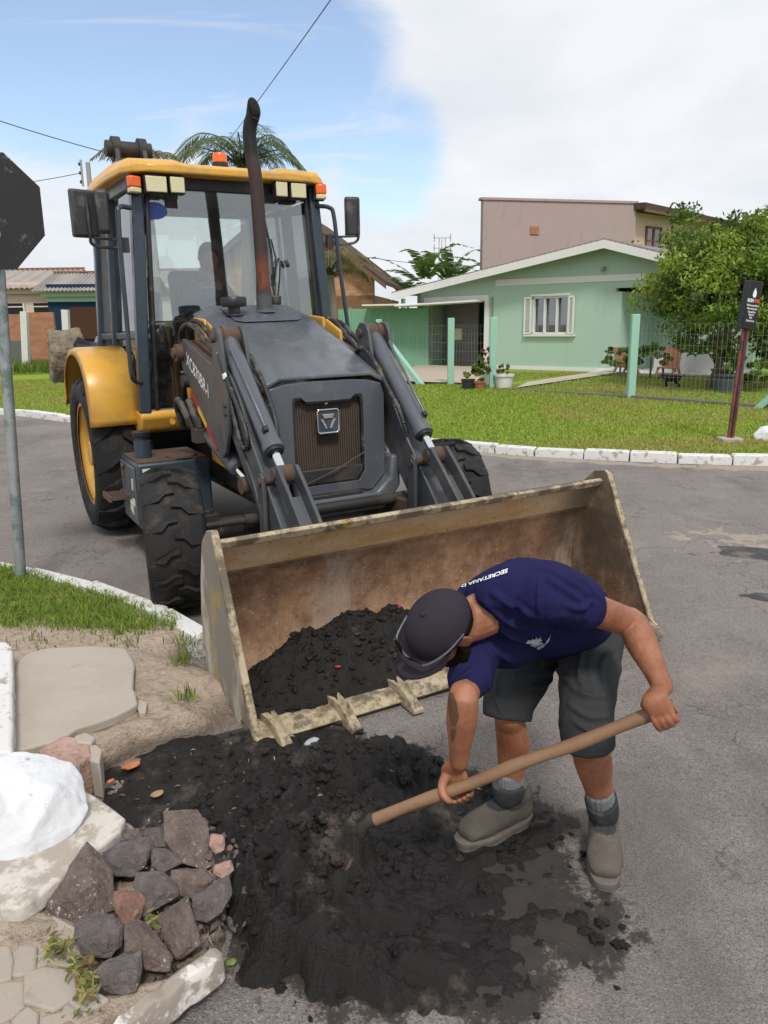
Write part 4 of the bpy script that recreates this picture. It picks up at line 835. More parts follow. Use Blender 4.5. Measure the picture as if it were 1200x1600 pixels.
# ---- tyres
def tyre_mesh(R, W, nl, dep, kind):
    m = MB(); hw = W/2
    prof = [(-hw*.72, R*.635), (-hw*.92, R*.655), (-hw, R*.74), (-hw*.99, R*.86), (-hw*.93, R-dep*1.4), (-hw*.80, R-dep*.9), (0, R-dep*.75), (hw*.80, R-dep*.9), (hw*.93, R-dep*1.4), (hw*.99, R*.86), (hw, R*.74), (hw*.92, R*.655), (hw*.72, R*.635)]
    m.lathe([(t+hw, r) for t, r in prof], (0, -hw, 0), (0, hw, 0), 64, closed=True)
    def P(u, v, r): a = u/R; return (r*math.sin(a), v, r*math.cos(a))
    C = 2*math.pi*R; pit = C/nl
    def lug(poly, base):
        n = len(poly); top = []; bot = []
        for u, v in poly:
            f = abs(v)/hw; drop = dep*(1.6*max(0, f-.75)/.25); top.append(P(u, v, R-drop*.8)); bot.append(P(u+0, v*1.0, R-dep*1.9-drop))
        c = np.mean(poly, 0); top = [P(u+(c[0]-u)*.08, v+(c[1]-v)*.06, R-(dep*1.3*max(0, abs(v)/hw-.75)/.25)) for u, v in poly]
        m.add(bot+top, [tuple(range(n-1, -1, -1)), tuple(range(n, 2*n))]+[(i, (i+1) % n, n+(i+1) % n, n+i) for i in range(n)])
    for k in range(nl):
        for s in (-1, 1):
            u0 = k*pit+(pit/2 if s > 0 else 0); w = pit*(.40 if kind == 'bar' else .27)
            if kind == 'bar':      # long angled bars
                pl = [(u0-w/2, s*-hw*.06), (u0+w/2, s*-hw*.06), (u0+w*.6+pit*.35, s*hw*.5), (u0+w*.9+pit*.55, s*hw*.99), (u0-w*.35+pit*.55, s*hw*.99), (u0-w*.55+pit*.35, s*hw*.5)]
            else:                  # zigzag industrial blocks
                pl = [(u0-w*.5, s*-hw*.10), (u0+w*.55, s*-hw*.10), (u0+w*.62+pit*.02, s*hw*.22), (u0+w*.66+pit*.26, s*hw*.45), (u0+w*.75+pit*.24, s*hw*.98), (u0-w*.45+pit*.24, s*hw*.98), (u0-w*.48+pit*.22, s*hw*.50), (u0-w*.52, s*hw*.20)]
            if s < 0: pl = pl[::-1]
            lug(pl, 0)
    return m
def rim_mesh(R, W, side):
    m = MB(); hw = W/2; s = side
    pr = [(.0, R*.60), (.002, R*.65), (.016, R*.645), (.03, R*.60), (.045, R*.57), (.10, R*.52), (.11, R*.30), (.075, R*.24), (.065, R*.05)]
    a = (0, s*(hw*.86), 0); b = (0, 0, 0)
    m.lathe([(t, r) for t, r in pr], a, b, 40); m.f = [f for f in m.f if f != tuple(range(40))]
    for k in range(8): q = k*math.pi/4; m.cyl((R*.37*math.cos(q), s*(hw*.86-.10), R*.37*math.sin(q)), (R*.37*math.cos(q), s*(hw*.86-.08), R*.37*math.sin(q)), .016, n=8)
    m.cyl((0, s*(hw*.86-.09), 0), (0, s*(hw*.86-.02), 0), R*.18, R*.15, 20)
    return m
me_rt = tyre_mesh(.655, .46, 16, .05, 'bar').mesh('tyre'); me_ft = tyre_mesh(.43, .335, 15, .030, 'zig').mesh('tyre')
def wheel(x, y, z, R, W, met, steer):
    g = grp('wheel'); g.location = (x, y, z); g.rotation_euler = (0, random.uniform(0, 1), steer)
    s = 1 if y > 0 else -1
    g.rotation_euler[1] = .2
    o = obj('tyre', met, 'rubber', g, smooth=True); o2 = rim_mesh(R, W, s).build('rim', 'hub_yellow', g, smooth=True)
wheel(-2.2, -.93, .655-.0, .655, .46, me_rt, 0); wheel(-2.2, .93, .64, .655, .46, me_rt, 0)
wheel(0, -1.01, .43, .43, .335, me_ft, math.radians(-11)); wheel(0, .97, .41, .43, .335, me_ft, math.radians(-11))
# ---- chassis
m = MB()
for s in (-1, 1): m.box((-1.32, s*.30, .62), (2.6, .10, .24))
m.box((-.15, 0, .66), (.5, .5, .2)); m.box((-1.3, 0, .55), (1.2, .5, .3)); m.box((-2.2, 0, .66), (.35, 1.3, .3)); part('chassis', m, 'dark_steel', bev=.01)
m = MB().box((0, 0, .43), (.16, 1.45, .13)).cyl((.0, -.84, .43), (0, .84, .43), .075, n=16); m.box((0, 0, .50), (.3, .4, .2))
for s in (-1, 1): m.box((0, s*.80, .43), (.14, .12, .26)); m.cyl((.0, s*.8, .3), (0, s*.8, .58), .045)
part('front_axle', m, 'dark_steel', bev=.008)
part('tie_rod', MB().cyl((.17, -.86, .52), (.17, .86, .52), .022, n=12).cyl((.17, -.62, .52), (.17, .5, .52), .036, n=12), 'dark_steel', smooth=True)
m = MB().box((.32, 0, .40), (.10, 1.3, .10)).box((.18, -.45, .45), (.3, .06, .16)).box((.18, .45, .45), (.3, .06, .16)); part('cross_member', m, 'rusty_steel', bev=.008)
m = MB().box((-.55, 0, .98), (1.0, .56, .62)); part('engine_block', m, 'dark_steel', bev=.02)
# ---- hood
def hood_sec(x, zt, half, zc, hw2, zl): return [(x, -hw2, zl), (x, -hw2, zc), (x, -half, zt), (x, half, zt), (x, hw2, zc), (x, hw2, zl)]
secs = [hood_sec(-1.22, 1.80, .30, 1.745, .43, 1.60), hood_sec(-.98, 1.735, .30, 1.685, .43, 1.55), hood_sec(-.55, 1.60, .31, 1.54, .43, 1.42), hood_sec(-.15, 1.445, .315, 1.385, .43, 1.30), hood_sec(.085, 1.345, .315, 1.295, .425, 1.27)]
V = [p for s_ in secs for p in s_]; Fc = [(i*6+j, i*6+j+1, (i+1)*6+j+1, (i+1)*6+j) for i in range(len(secs)-1) for j in range(5)]
Vi = [(x, y*.97, z-.022) for x, y, z in V]; n_ = len(V); Fi = [tuple(n_+q for q in reversed(f)) for f in Fc]
rim = [0*6+j for j in range(6)]; Fe = []
k = len(secs)-1
for j in range(5): Fe += [(j+1, j, n_+j, n_+j+1), (k*6+j, k*6+j+1, n_+k*6+j+1, n_+k*6+j)]
for i in range(k): Fe += [(i*6, (i+1)*6, n_+(i+1)*6, n_+i*6), ((i+1)*6+5, i*6+5, n_+i*6+5, n_+(i+1)*6+5)]
part('hood', MB().add(V+Vi, Fc+Fi+Fe), 'hood_grey', bev=.022, seg=3)
part('hood_top_panel', MB().prism([(-1.16, -.20), (-1.12, -.26), (-.80, -.26), (-.76, -.20), (-.78, .20), (-.82, .25), (-1.14, .25), (-1.17, .2)], lambda a, b: (a, b, 1.735-(a+.98)*.292+.004), lambda a, b: (a, b, 1.735-(a+.98)*.292+.011)), 'hood_grey', bev=.003)
for s in (-1, 1):
    part('side_panel', MB().xz([(-1.15, 1.66), (-.95, 1.64), (-.94, 1.05), (-1.15, 1.05)], s*.425, s*.405), 'yellow_paint', bev=.008); part('side_panel', MB().xz([(-.93, 1.64), (-.5, 1.48), (-.1, 1.33), (.0, 1.22), (.02, .75), (-.93, .75)], s*.428, s*.405), 'yellow_paint', bev=.012)
    part('engine_shield', MB().xz([(-.34, 1.47), (-.02, 1.37), (.03, 1.28), (.045, .86), (-.34, .92)], s*.47, s*.452), 'yellow_paint', bev=.008); part('engine_shield', MB().xz([(-1.12, 1.72), (-.86, 1.70), (-.84, 1.45), (-1.12, 1.45)], s*.462, s*.44), 'yellow_paint', bev=.012); part('engine_shield', MB().xz([(-.83, 1.69), (-.58, 1.60), (-.56, 1.40), (-.82, 1.45)], s*.462, s*.44), 'yellow_paint', bev=.012)
    part('frame_rail', MB().xz([(-1.0, 1.0), (.0, .84), (.02, .62), (-1.0, .70)], s*.44, s*.41), 'yellow_paint', bev=.01)
# nose with grille opening
inner = [(-.245, .72), (-.20, .655), (.20, .655), (.245, .72), (.245, 1.17), (.235, 1.215), (.185, 1.215), (.15, 1.185), (-.155, 1.185), (-.19, 1.215), (-.238, 1.215), (-.245, 1.17)]
outer = [(-.405, .68), (-.30, .585), (.30, .585), (.405, .68), (.41, 1.20), (.385, 1.275), (.28, 1.30), (.15, 1.308), (-.15, 1.308), (-.28, 1.30), (-.385, 1.275), (-.41, 1.20)]
def ring(m, x0, x1, outr, inr, bow=.0):
    n = len(outr); f = lambda x, q: (x-bow*(q[0]/.4)**2, q[0], q[1])
    V = [f(x1, q) for q in outr]+[f(x1, q) for q in inr]+[f(x0, q) for q in outr]+[f(x0, q) for q in inr]; Fc = []
    for i in range(n):
        j = (i+1) % n; Fc += [(i, j, n+j, n+i), (2*n+j, 2*n+i, 3*n+i, 3*n+j), (j, i, 2*n+i, 2*n+j), (n+i, n+j, 3*n+j, 3*n+i)]
    return m.add(V, Fc)
part('grille_surround', ring(MB(), -.22, .115, outer, inner, .03), 'hood_grey', bev=.018, seg=3)
part('grille', MB().yz(inner, .055, .06), 'grille_mesh')
m = MB()
for i in range(30): m.box((.068, -.235+i*.0162, .935), (.006, .003, .50))
part('grille_bars', m, 'dark_steel', kind='stuff')
part('grille_trim', ring(MB(), .085, .100, [(a*1.0, b) for a, b in inner], [(a*.93, (b-.935)*.95+.935) for a, b in inner]), 'black_plastic', bev=.004)
part('front_bumper', MB().yz([(-.475, .80), (-.415, .81), (-.40, .66), (-.30, .575), (.30, .575), (.40, .66), (.415, .81), (.475, .80), (.48, .60), (.36, .455), (-.36, .455), (-.48, .60)], .0, .165), 'hood_grey', bev=.022, seg=3)
bd = grp('badge'); cy, cz = -.015, 1.06; sq = lambda h, r: [(cy+sx*(h-r if i else h), cz+sz*(h if i else h-r)) for sx, sz, o in ((-1, -1, 0), (1, -1, 1), (1, 1, 0), (-1, 1, 1)) for i in ((0, 1) if o == 0 else (1, 0))]
part('badge_plate', MB().yz(sq(.072, .012), .10, .116), 'cab_blue', bd, bev=.003); part('badge_frame', ring(MB(), .108, .124, sq(.078, .014), sq(.068, .011)), 'chrome', bd, bev=.003)
part('badge_bar', MB().yz([(cy-.042, cz+.045), (cy+.042, cz+.045), (cy+.030, cz+.018), (cy-.030, cz+.018)], .115, .124), 'chrome', bd, bev=.002)
for s in (-1, 1): part('badge_bar', MB().yz([(cy+s*.052, cz+.012), (cy+s*.036, cz+.014), (cy+s*.006, cz-.044), (cy+s*.022, cz-.048)][::s], .115, .124), 'chrome', bd, bev=.002)
part('grille_screw', MB().cyl((.06, -.01, 1.175), (.09, -.01, 1.175), .012, n=12), 'chrome', smooth=True)
part('grille_wire', MB().tube([(.12, -.2, .67), (.125, .02, .745), (.12, .235, .84)], .004, 6), 'rusty_steel'); part('hydraulic_fitting', MB().cyl((.04, .06, .69), (.085, .06, .69), .035, n=14).cyl((.04, -.06, .68), (.08, -.06, .68), .025, n=14).cyl((.04, .0, .675), (.075, .0, .675), .016, n=10), 'dark_steel', smooth=True)
# exhaust and air pre-cleaner
ep = cat([(-1.0, .04, 1.70), (-1.0, .04, 2.0), (-1.0, .035, 2.5), (-1.0, .028, 2.68), (-1.01, .015, 2.82), (-1.015, .010, 2.92), (-1.005, .015, 2.99), (-.985, .03, 3.045)], 6); rr = [.056 if p[2] < 1.86 else (.056-(p[2]-1.86)*.06 if p[2] < 2.0 else .0475) for p in ep]; rr = [max(.0475, q) for q in rr]
m = MB().tube(ep, rr, 20, cap=False)
n_ = 20; base = len(m.v)-n_; last = [Vector(v) for v in m.v[base:]]; ce = sum(last, Vector())/n_
top = [(ce.x+.02+(v.x-ce.x)*.4+.012, v.y*1.03, v.z+(.085 if v.z > 0 else 0)*0+.045-(v.x-ce.x)*1.3) for v in last]
o0 = len(m.v); m.v += [tuple(v) for v in top]; m.f += [(base+i, base+(i+1) % n_, o0+(i+1) % n_, o0+i) for i in range(n_)]
ex = part('exhaust_pipe', m, 'exhaust_rust', smooth=True); md = ex.modifiers.new('solid', 'SOLIDIFY'); md.thickness = .004
part('exhaust_collar', MB().lathe([(0, .08), (.012, .078), (.018, .06), (.03, .06)], (-1.0, .04, 1.742), (-1.0, .04, 1.8), 24), 'hood_grey', smooth=True)
part('air_precleaner', MB().lathe([(0, .062), (.01, .06), (.012, .042), (.06, .042), (.062, .085), (.075, .09), (.115, .09), (.128, .08), (.13, .03)], (-.92, -.22, 1.722), (-.92, -.22, 1.9), 28), 'black_plastic', smooth=True)
# ---- loader arms, cylinders, hoses (both sides)
plate = [(-1.03, 1.46), (-.99, 1.55), (-.93, 1.575), (-.33, 1.425), (-.295, 1.45), (-.285, 1.62), (-.25, 1.655), (-.17, 1.65), (-.13, 1.60), (-.04, 1.24), (-.07, 1.03), (-.16, .88), (-.24, .835), (-.31, .87), (-.42, .96), (-.93, 1.30), (-1.01, 1.38)]
lower = [(-.24, 1.42), (-.06, 1.36), (.07, 1.24), (.23, 1.0), (.54, .67), (.80, .38), (1.00, .28), (1.05, .20), (1.0, .13), (.86, .13), (.62, .28), (.40, .47), (.22, .66), (.0, .88), (-.12, 1.0), (-.2, 1.2)]
lever = [(.52, .89), (.60, .905), (.72, .80), (.86, .665), (1.02, .50), (1.13, .40), (1.14, .33), (1.07, .33), (.95, .44), (.80, .60), (.66, .74), (.56, .81)]
link = [(.40, .83), (.44, .85), (.475, .83), (.48, .72), (.47, .45), (.43, .40), (.39, .45), (.395, .72)]
for s in (-1, 1):
    la = grp('loader_arm'); Y = lambda v: s*v
    part('arm_plate', MB().xz(plate, Y(.60), Y(.575)), 'arm_grey', la, bev=.006)
    part('arm_plate', MB().xz(plate, Y(.445), Y(.42)), 'arm_grey', la, bev=.006)
    part('arm_flange', MB().bar((-.95, Y(.51), 1.555), (-.32, Y(.51), 1.40), .13, .02), 'rusty_steel', la, bev=.003)
    part('arm_flange', MB().bar((-.93, Y(.51), 1.31), (-.30, Y(.51), .885), .13, .02, (0, 0, 1)), 'arm_grey', la, bev=.003)
    part('arm_beam', MB().xz(lower, Y(.572), Y(.448)), 'arm_grey', la, bev=.008, seg=3)
    part('arm_rib', MB().tube(cat([(-.02, Y(.575), .98), (.12, Y(.577), .90), (.24, Y(.577), .77), (.33, Y(.577), .62)], 6), .007, 6), 'arm_grey', la, smooth=True)
    part('pivot_pin', MB().cyl((-.985, Y(.40), 1.48), (-.985, Y(.645), 1.48), .06, n=20).cyl((-.985, Y(.645), 1.48), (-.985, Y(.665), 1.48), .035, n=16), 'rusty_steel', la, smooth=True)
    part('pivot_pin', MB().cyl((-.93, Y(.40), 1.285), (-.93, Y(.63), 1.285), .045, n=20), 'dark_steel', la, smooth=True)
    for q in ((-.10, 1.18), (-.10, 1.13)): part('bolt', MB().cyl((q[0], Y(.598), q[1]), (q[0], Y(.612), q[1]), .014, n=10), 'dark_steel', la, smooth=True)
    # tilt cylinder
    tc_ = grp('tilt_cylinder'); a, b = Vector((-.24, Y(.51), 1.585)), Vector((.545, Y(.50), .845)); d = (b-a).normalized()
    part('cylinder_eye', MB().cyl((a.x, Y(.445), a.z), (a.x, Y(.575), a.z), .062, n=20).cyl((a.x, Y(.40), a.z), (a.x, Y(.62), a.z), .03, n=14).cyl((a.x, Y(.535), a.z), (a.x, Y(.55), a.z), .07, n=20), 'rusty_steel', tc_, smooth=True)
    part('barrel', MB().lathe([(.03, .045), (.07, .056), (.86, .056), (.862, .062), (.905, .062), (.91, .05)], a, b, 26), 'cyl_grey', tc_, smooth=True)
    part('gland', MB().lathe([(.905, .05), (.925, .05), (.93, .03)], a, b, 24), 'black_plastic', tc_, smooth=True)
    part('rod', MB().cyl(a+d*.90, b, .026, n=18), 'chrome', tc_, smooth=True)
    part('rod_eye', MB().cyl((b.x, Y(.455), b.z), (b.x, Y(.545), b.z), .055, n=20), 'rusty_steel', tc_, smooth=True)
    part('oil_line', MB().tube([a+d*.16+Vector((.045, Y(.045), .05)), a+d*.2+Vector((.045, Y(.04), .055)), a+d*.78+Vector((.045, Y(.03), .055)), a+d*.83+Vector((.02, Y(.02), .03))], .010, 8), 'cyl_grey', tc_, smooth=True)
    part('port_block', MB().box(a+d*.80+Vector((.035, Y(.03), .045)), (.035, .03, .04), (0, .75, 0)), 'dark_steel', tc_, bev=.004)
    # bell crank and links to the bucket
    bc = grp('bell_crank')
    for v in (.445, .555): part('crank_plate', MB().xz(lever, Y(v-.011), Y(v+.011)), 'arm_grey', bc, bev=.004)
    part('crank_web', MB().prism([(.66, .70), (.80, .58), (.95, .43), (1.05, .37)], lambda x, z: (x, Y(.457), z), lambda x, z: (x, Y(.543), z)) if False else MB().bar((.66, Y(.5), .735), (1.06, Y(.5), .36), .088, .012, (0, 0, 1)), 'cyl_grey', bc, bev=.002)
    for v in (.405, .595): part('link_plate', MB().xz(link, Y(v-.013), Y(v+.013)), 'arm_grey', bc, bev=.008)
    [part('crank_pin', MB().cyl((a_, Y(b_), c_), (a_, Y(d_), c_), e_, n=16), 'rusty_steel', bc, smooth=True) for a_, b_, c_, d_, e_ in ((.555, .425, .855, .578, .034), (.44, .38, .80, .62, .024), (.43, .38, .45, .62, .026))]
    # lift cylinder
    lc = grp('lift_cylinder'); a2, b2 = Vector((-1.0, Y(.53), 1.035)), Vector((.02, Y(.51), .70)); d2 = (b2-a2).normalized()
    part('barrel', MB().lathe([(0, .05), (.03, .062), (.84, .062), (.86, .05)], a2, b2, 24), 'cyl_grey', lc, smooth=True); part('rod', MB().cyl(a2+d2*.85, b2, .032, n=16), 'chrome', lc, smooth=True); part('rod_eye', MB().cyl((b2.x, Y(.44), b2.z), (b2.x, Y(.58), b2.z), .055, n=18), 'rusty_steel', lc, smooth=True); part('valve_block', MB().box((-.72, Y(.60), .93), (.12, .08, .10)).cyl((-.74, Y(.58), .98), (-.74, Y(.58), 1.06), .02).cyl((-.68, Y(.6), .98), (-.70, Y(.6), 1.05), .018), 'dark_steel', lc, bev=.005)
    # hoses
    hs = grp('hose_set')
    def hose(pts, r=.017, nm='hose', corr=True):
        P_ = cat(pts, 10); part(nm, MB().tube(P_, [r*(1+.13*(1 if (i % 2) else -1)) if corr else r for i in range(len(P_))], 10), 'hose', hs, smooth=True)
    hose([(-1.14, Y(.56), 1.46), (-1.13, Y(.56), 1.60), (-.98, Y(.56), 1.665), (-.80, Y(.555), 1.655), (-.62, Y(.55), 1.58), (-.38, Y(.53), 1.47)], .018, corr=False)
    hose([(-1.16, Y(.50), 1.44), (-1.14, Y(.50), 1.60), (-1.0, Y(.50), 1.69), (-.78, Y(.50), 1.66), (-.58, Y(.49), 1.56), (-.36, Y(.48), 1.46)], .017, corr=False)
    hose([(-.22, Y(.57), 1.525), (-.17, Y(.59), 1.47), (-.08, Y(.59), 1.36), (.08, Y(.585), 1.2), (.20, Y(.585), 1.06), (.21, Y(.585), .97), (.13, Y(.585), .95), (.07, Y(.585), 1.02), (-.01, Y(.585), 1.16), (-.07, Y(.58), 1.3)], .0155)
    hose([(-.34, Y(.43), 1.43), (-.25, Y(.415), 1.48), (-.15, Y(.41), 1.475), (-.03, Y(.41), 1.40), (.12, Y(.41), 1.26), (.25, Y(.42), 1.12), (.30, Y(.43), 1.02), (.31, Y(.44), .97)], .0155)
    hose([(-1.02, Y(.62), .95), (-1.0, Y(.66), 1.10), (-.92, Y(.67), 1.16), (-.84, Y(.66), 1.10), (-.80, Y(.62), .98)], .024, corr=False); hose([(-.98, Y(.56), .96), (-.94, Y(.60), 1.10), (-.85, Y(.61), 1.15), (-.78, Y(.61), 1.08), (-.74, Y(.59), .98)], .024, corr=False)
    part('hose_fitting', MB().cyl((-.24, Y(.565), 1.55), (-.185, Y(.585), 1.485), .019, n=12).cyl((-.09, Y(.59), 1.37), (-.07, Y(.59), 1.34), .021, n=12), 'chrome', hs, smooth=True)
# lettering and warning strip on both arms
def decal_text(txt, size, org, ex_, ey_, m, par=BH, bold=.0, name='lettering', w=1.0):
    me = text_mesh(txt, size, bold); place_mesh(me, org, Vector(ex_)*w, ey_); return obj(name, me, m, par)
e_ = Vector((.66, 0, -.16)).normalized(); e_ = Vector((.90, 0, -.40)).normalized()
decal_text('XC870BR-I', .128, (-.875, -.6025, 1.405), e_, (.12, 0, .99), 'white_decal', bold=.0012, w=.84)
decal_text('XC870BR-I', .125, (-.20, .6025, 1.15), (-.9, 0, .40), (.12, 0, .99), 'white_decal', bold=.004, w=.80)
for i, (t0, t1, mm) in enumerate([(.0, .27, 'red_decal'), (.27, .60, 'yellow_decal'), (.60, 1.0, 'red_decal')]):
    a, b = Vector((-.86, -.50, 1.235)), Vector((-.36, -.50, .915)); q = a+(b-a)*t0; w_ = a+(b-a)*t1
    part('warning_strip', MB().bar((q.x, -.585, q.z-.03), (w_.x, -.585, w_.z-.03), .012, .05, (0, 0, 1)), mm)
# ---- front bucket
BK = grp('bucket'); BK.location = (0, -.03, 0); HW = 1.15
inn = [(1.345, .748), (1.27, .62), (1.185, .45), (1.145, .30), (1.15, .17), (1.20, .085), (1.29, .04), (1.42, .028), (1.70, .024)]
innc = [tuple(p[:2]) for p in cat([(a, b, 0) for a, b in inn[1:8]], 5)]; innc = [inn[0]]+innc+[inn[8]]
def offs2(P, d):
    out = []
    for i in range(len(P)):
        a = np.array(P[max(i-1, 0)]); b = np.array(P[min(i+1, len(P)-1)]); t = (b-a)/np.linalg.norm(b-a); out.append(tuple(np.array(P[i])+np.array([t[1], -t[0]])*d))
    return out
back = offs2(innc, .024)
NY = 24; V = []; ysb = np.linspace(-HW+.02, HW-.02, NY)
for y in ysb:
    for a, b in innc: V.append((a+.006*float(fbm(y*3, b*4, 0, 3)), y, b))
nn = len(innc); me = np_mesh('bucket_liner', V, grid_faces(NY, nn), True); obj('bucket_liner', me, 'bucket_in', BK)
V = []
for y in (-HW+.02, HW-.02):
    for a, b in back: V.append((a, y, b))
part('bucket_back', MB().add(V, [tuple(f) for f in grid_faces(2, nn)]), 'bucket_out', BK)
side_pl = [(1.40, .80), (1.375, .815), (1.30, .80), (1.215, .73), (1.15, .56), (1.105, .36), (1.10, .20), (1.13, .07), (1.20, .012), (1.30, .0), (1.74, .0), (1.765, .03)]
for s in (-1, 1):
    part('side_plate', MB().xz(side_pl, s*HW, s*(HW-.022)), 'bucket_out', BK, bev=.005); part('side_liner', MB().xz([(a+(1.4-a)*.02, b) for a, b in side_pl], s*(HW-.022), s*(HW-.026)), 'bucket_in', BK)
    part('side_edge', MB().bar((1.405, s*(HW-.009), .80), (1.768, s*(HW-.009), .02), .045, .03, (0, 1, 0)) if False else MB().xz([(1.382, .805), (1.408, .80), (1.772, .02), (1.735, .02)], s*(HW+.006), s*(HW-.026)), 'bucket_edge', BK, bev=.005)
    part('side_brace', MB().bar((1.60, s*(HW-.04), .05), (1.50, s*(HW-.10), .04), .03, .03), 'bucket_edge', BK, bev=.004)
part('top_rail', MB().xz([(1.318, .735), (1.345, .765), (1.372, .755), (1.352, .720)], -HW+.022, HW-.022), 'bucket_edge', BK, bev=.004)
part('wear_strip', MB().xz([(1.334, .726), (1.342, .722), (1.262, .585), (1.254, .589)], -HW+.024, HW-.024), 'bucket_in', BK, bev=.002)
part('cutting_edge', MB().xz([(1.58, .024), (1.60, .046), (1.74, .046), (1.80, .022), (1.79, .008), (1.58, .004)], -HW, HW), 'bucket_edge', BK, bev=.004)
for i in range(8):
    y = -1.055+i*.302; m = MB()
    top = [(1.62, -.030), (1.67, -.035), (1.78, -.026), (1.85, -.026), (1.90, -.030), (1.90, .030), (1.85, .026), (1.78, .026), (1.67, .035), (1.62, .030)]; zt = [.052, .082, .078, .05, .020, .020, .05, .078, .082, .052]
    n_ = len(top); m.add([(a, y+b, .0) for a, b in top]+[(a, y+b*.8, z) for (a, b), z in zip(top, zt)], [tuple(range(n_-1, -1, -1)), tuple(range(n_, 2*n_))]+[(q, (q+1) % n_, n_+(q+1) % n_, n_+q) for q in range(n_)])
    part('tooth', m, 'bucket_edge', BK, bev=.004)
# mud carried in the bucket (rests inside: a thing of its own)
st2 = .0075; bx = np.arange(1.14, 1.80, st2); by = np.arange(-1.135, .45, st2); X, Y = np.meshgrid(bx, by, indexing='ij')
flo = np.interp(X, [1.145, 1.16, 1.20, 1.29, 1.42, 1.7, 1.8], [.28, .13, .085, .04, .028, .024, .05]); g2 = lambda cx, cy, rx, ry: np.exp(-((X-cx)/rx)**2-((Y-cy)/ry)**2)
hh = .20*g2(1.38, -.42, .20, .36)+.13*g2(1.44, -.85, .20, .30)+.10*g2(1.46, -.05, .18, .22)+.07*g2(1.5, -.6, .2, .5)
hh = hh*(.72+.55*ridged(X*4.2, Y*4.2, 3, 5, .6)-.1)+.05*fbm(X*10, Y*10, 7, 5, .6)*sstep(.03, .12, hh)+.013*fbm(X*40, Y*40, 2, 4)
hh = hh-.06*sstep(1.62, 1.74, X)-.05*sstep(.15, .4, Y)-.035*sstep(1.55, 1.75, X)*fbm(X*8, Y*8, 9, 4)
Zb = .02+hh*1.0; kp = Zb > flo-.03; kk = kp[:-1, :-1] & kp[1:, :-1] & kp[1:, 1:] & kp[:-1, 1:]
P_ = np.stack([X, Y, Zb], -1).reshape(-1, 3); Mw = np.array(VM)
me = np_mesh('bucket_mud', P_@Mw[:3, :3].T+Mw[:3, 3], grid_faces(len(bx), len(by), kk), True); obj('bucket_mud', me, 'mud_bucket', kind='stuff')
sp = []; r = np.random.default_rng(31)
for i in range(900):
    a, b = r.uniform(1.2, 1.76), r.uniform(-1.1, .4); q = (int((a-1.14)/st2), int((b+1.135)/st2))
    if kp[q] and r.random() < .55: v = VM @ Vector((a, b, float(Zb[q]))); sp.append((v.x, v.y, v.z, r.uniform(.006, .016)+(.02*r.random() if r.random() < .1 else 0)))
clods('bucket_mud_clods', [q for q in sp if q[3] < .022], 'mud_bucket', 12)
for a, b, sz in [(1.70, .12, .035), (1.60, -.72, .018), (1.40, -.28, .014)]:
    q = (int((a-1.14)/st2), int((b+1.135)/st2)); v = VM @ Vector((a, b, float(Zb[q])+.012)); V0, F0 = ico(1); me = np_mesh('tin_can', V0*np.array([sz, sz*.6, sz*.35])+np.array(v), F0, True)
    o = obj('red_scrap', me, 'red_tin'); tag(o, 'red plastic scrap caught in the black mud inside the bucket', 'scrap', 'red scraps in the bucket mud')
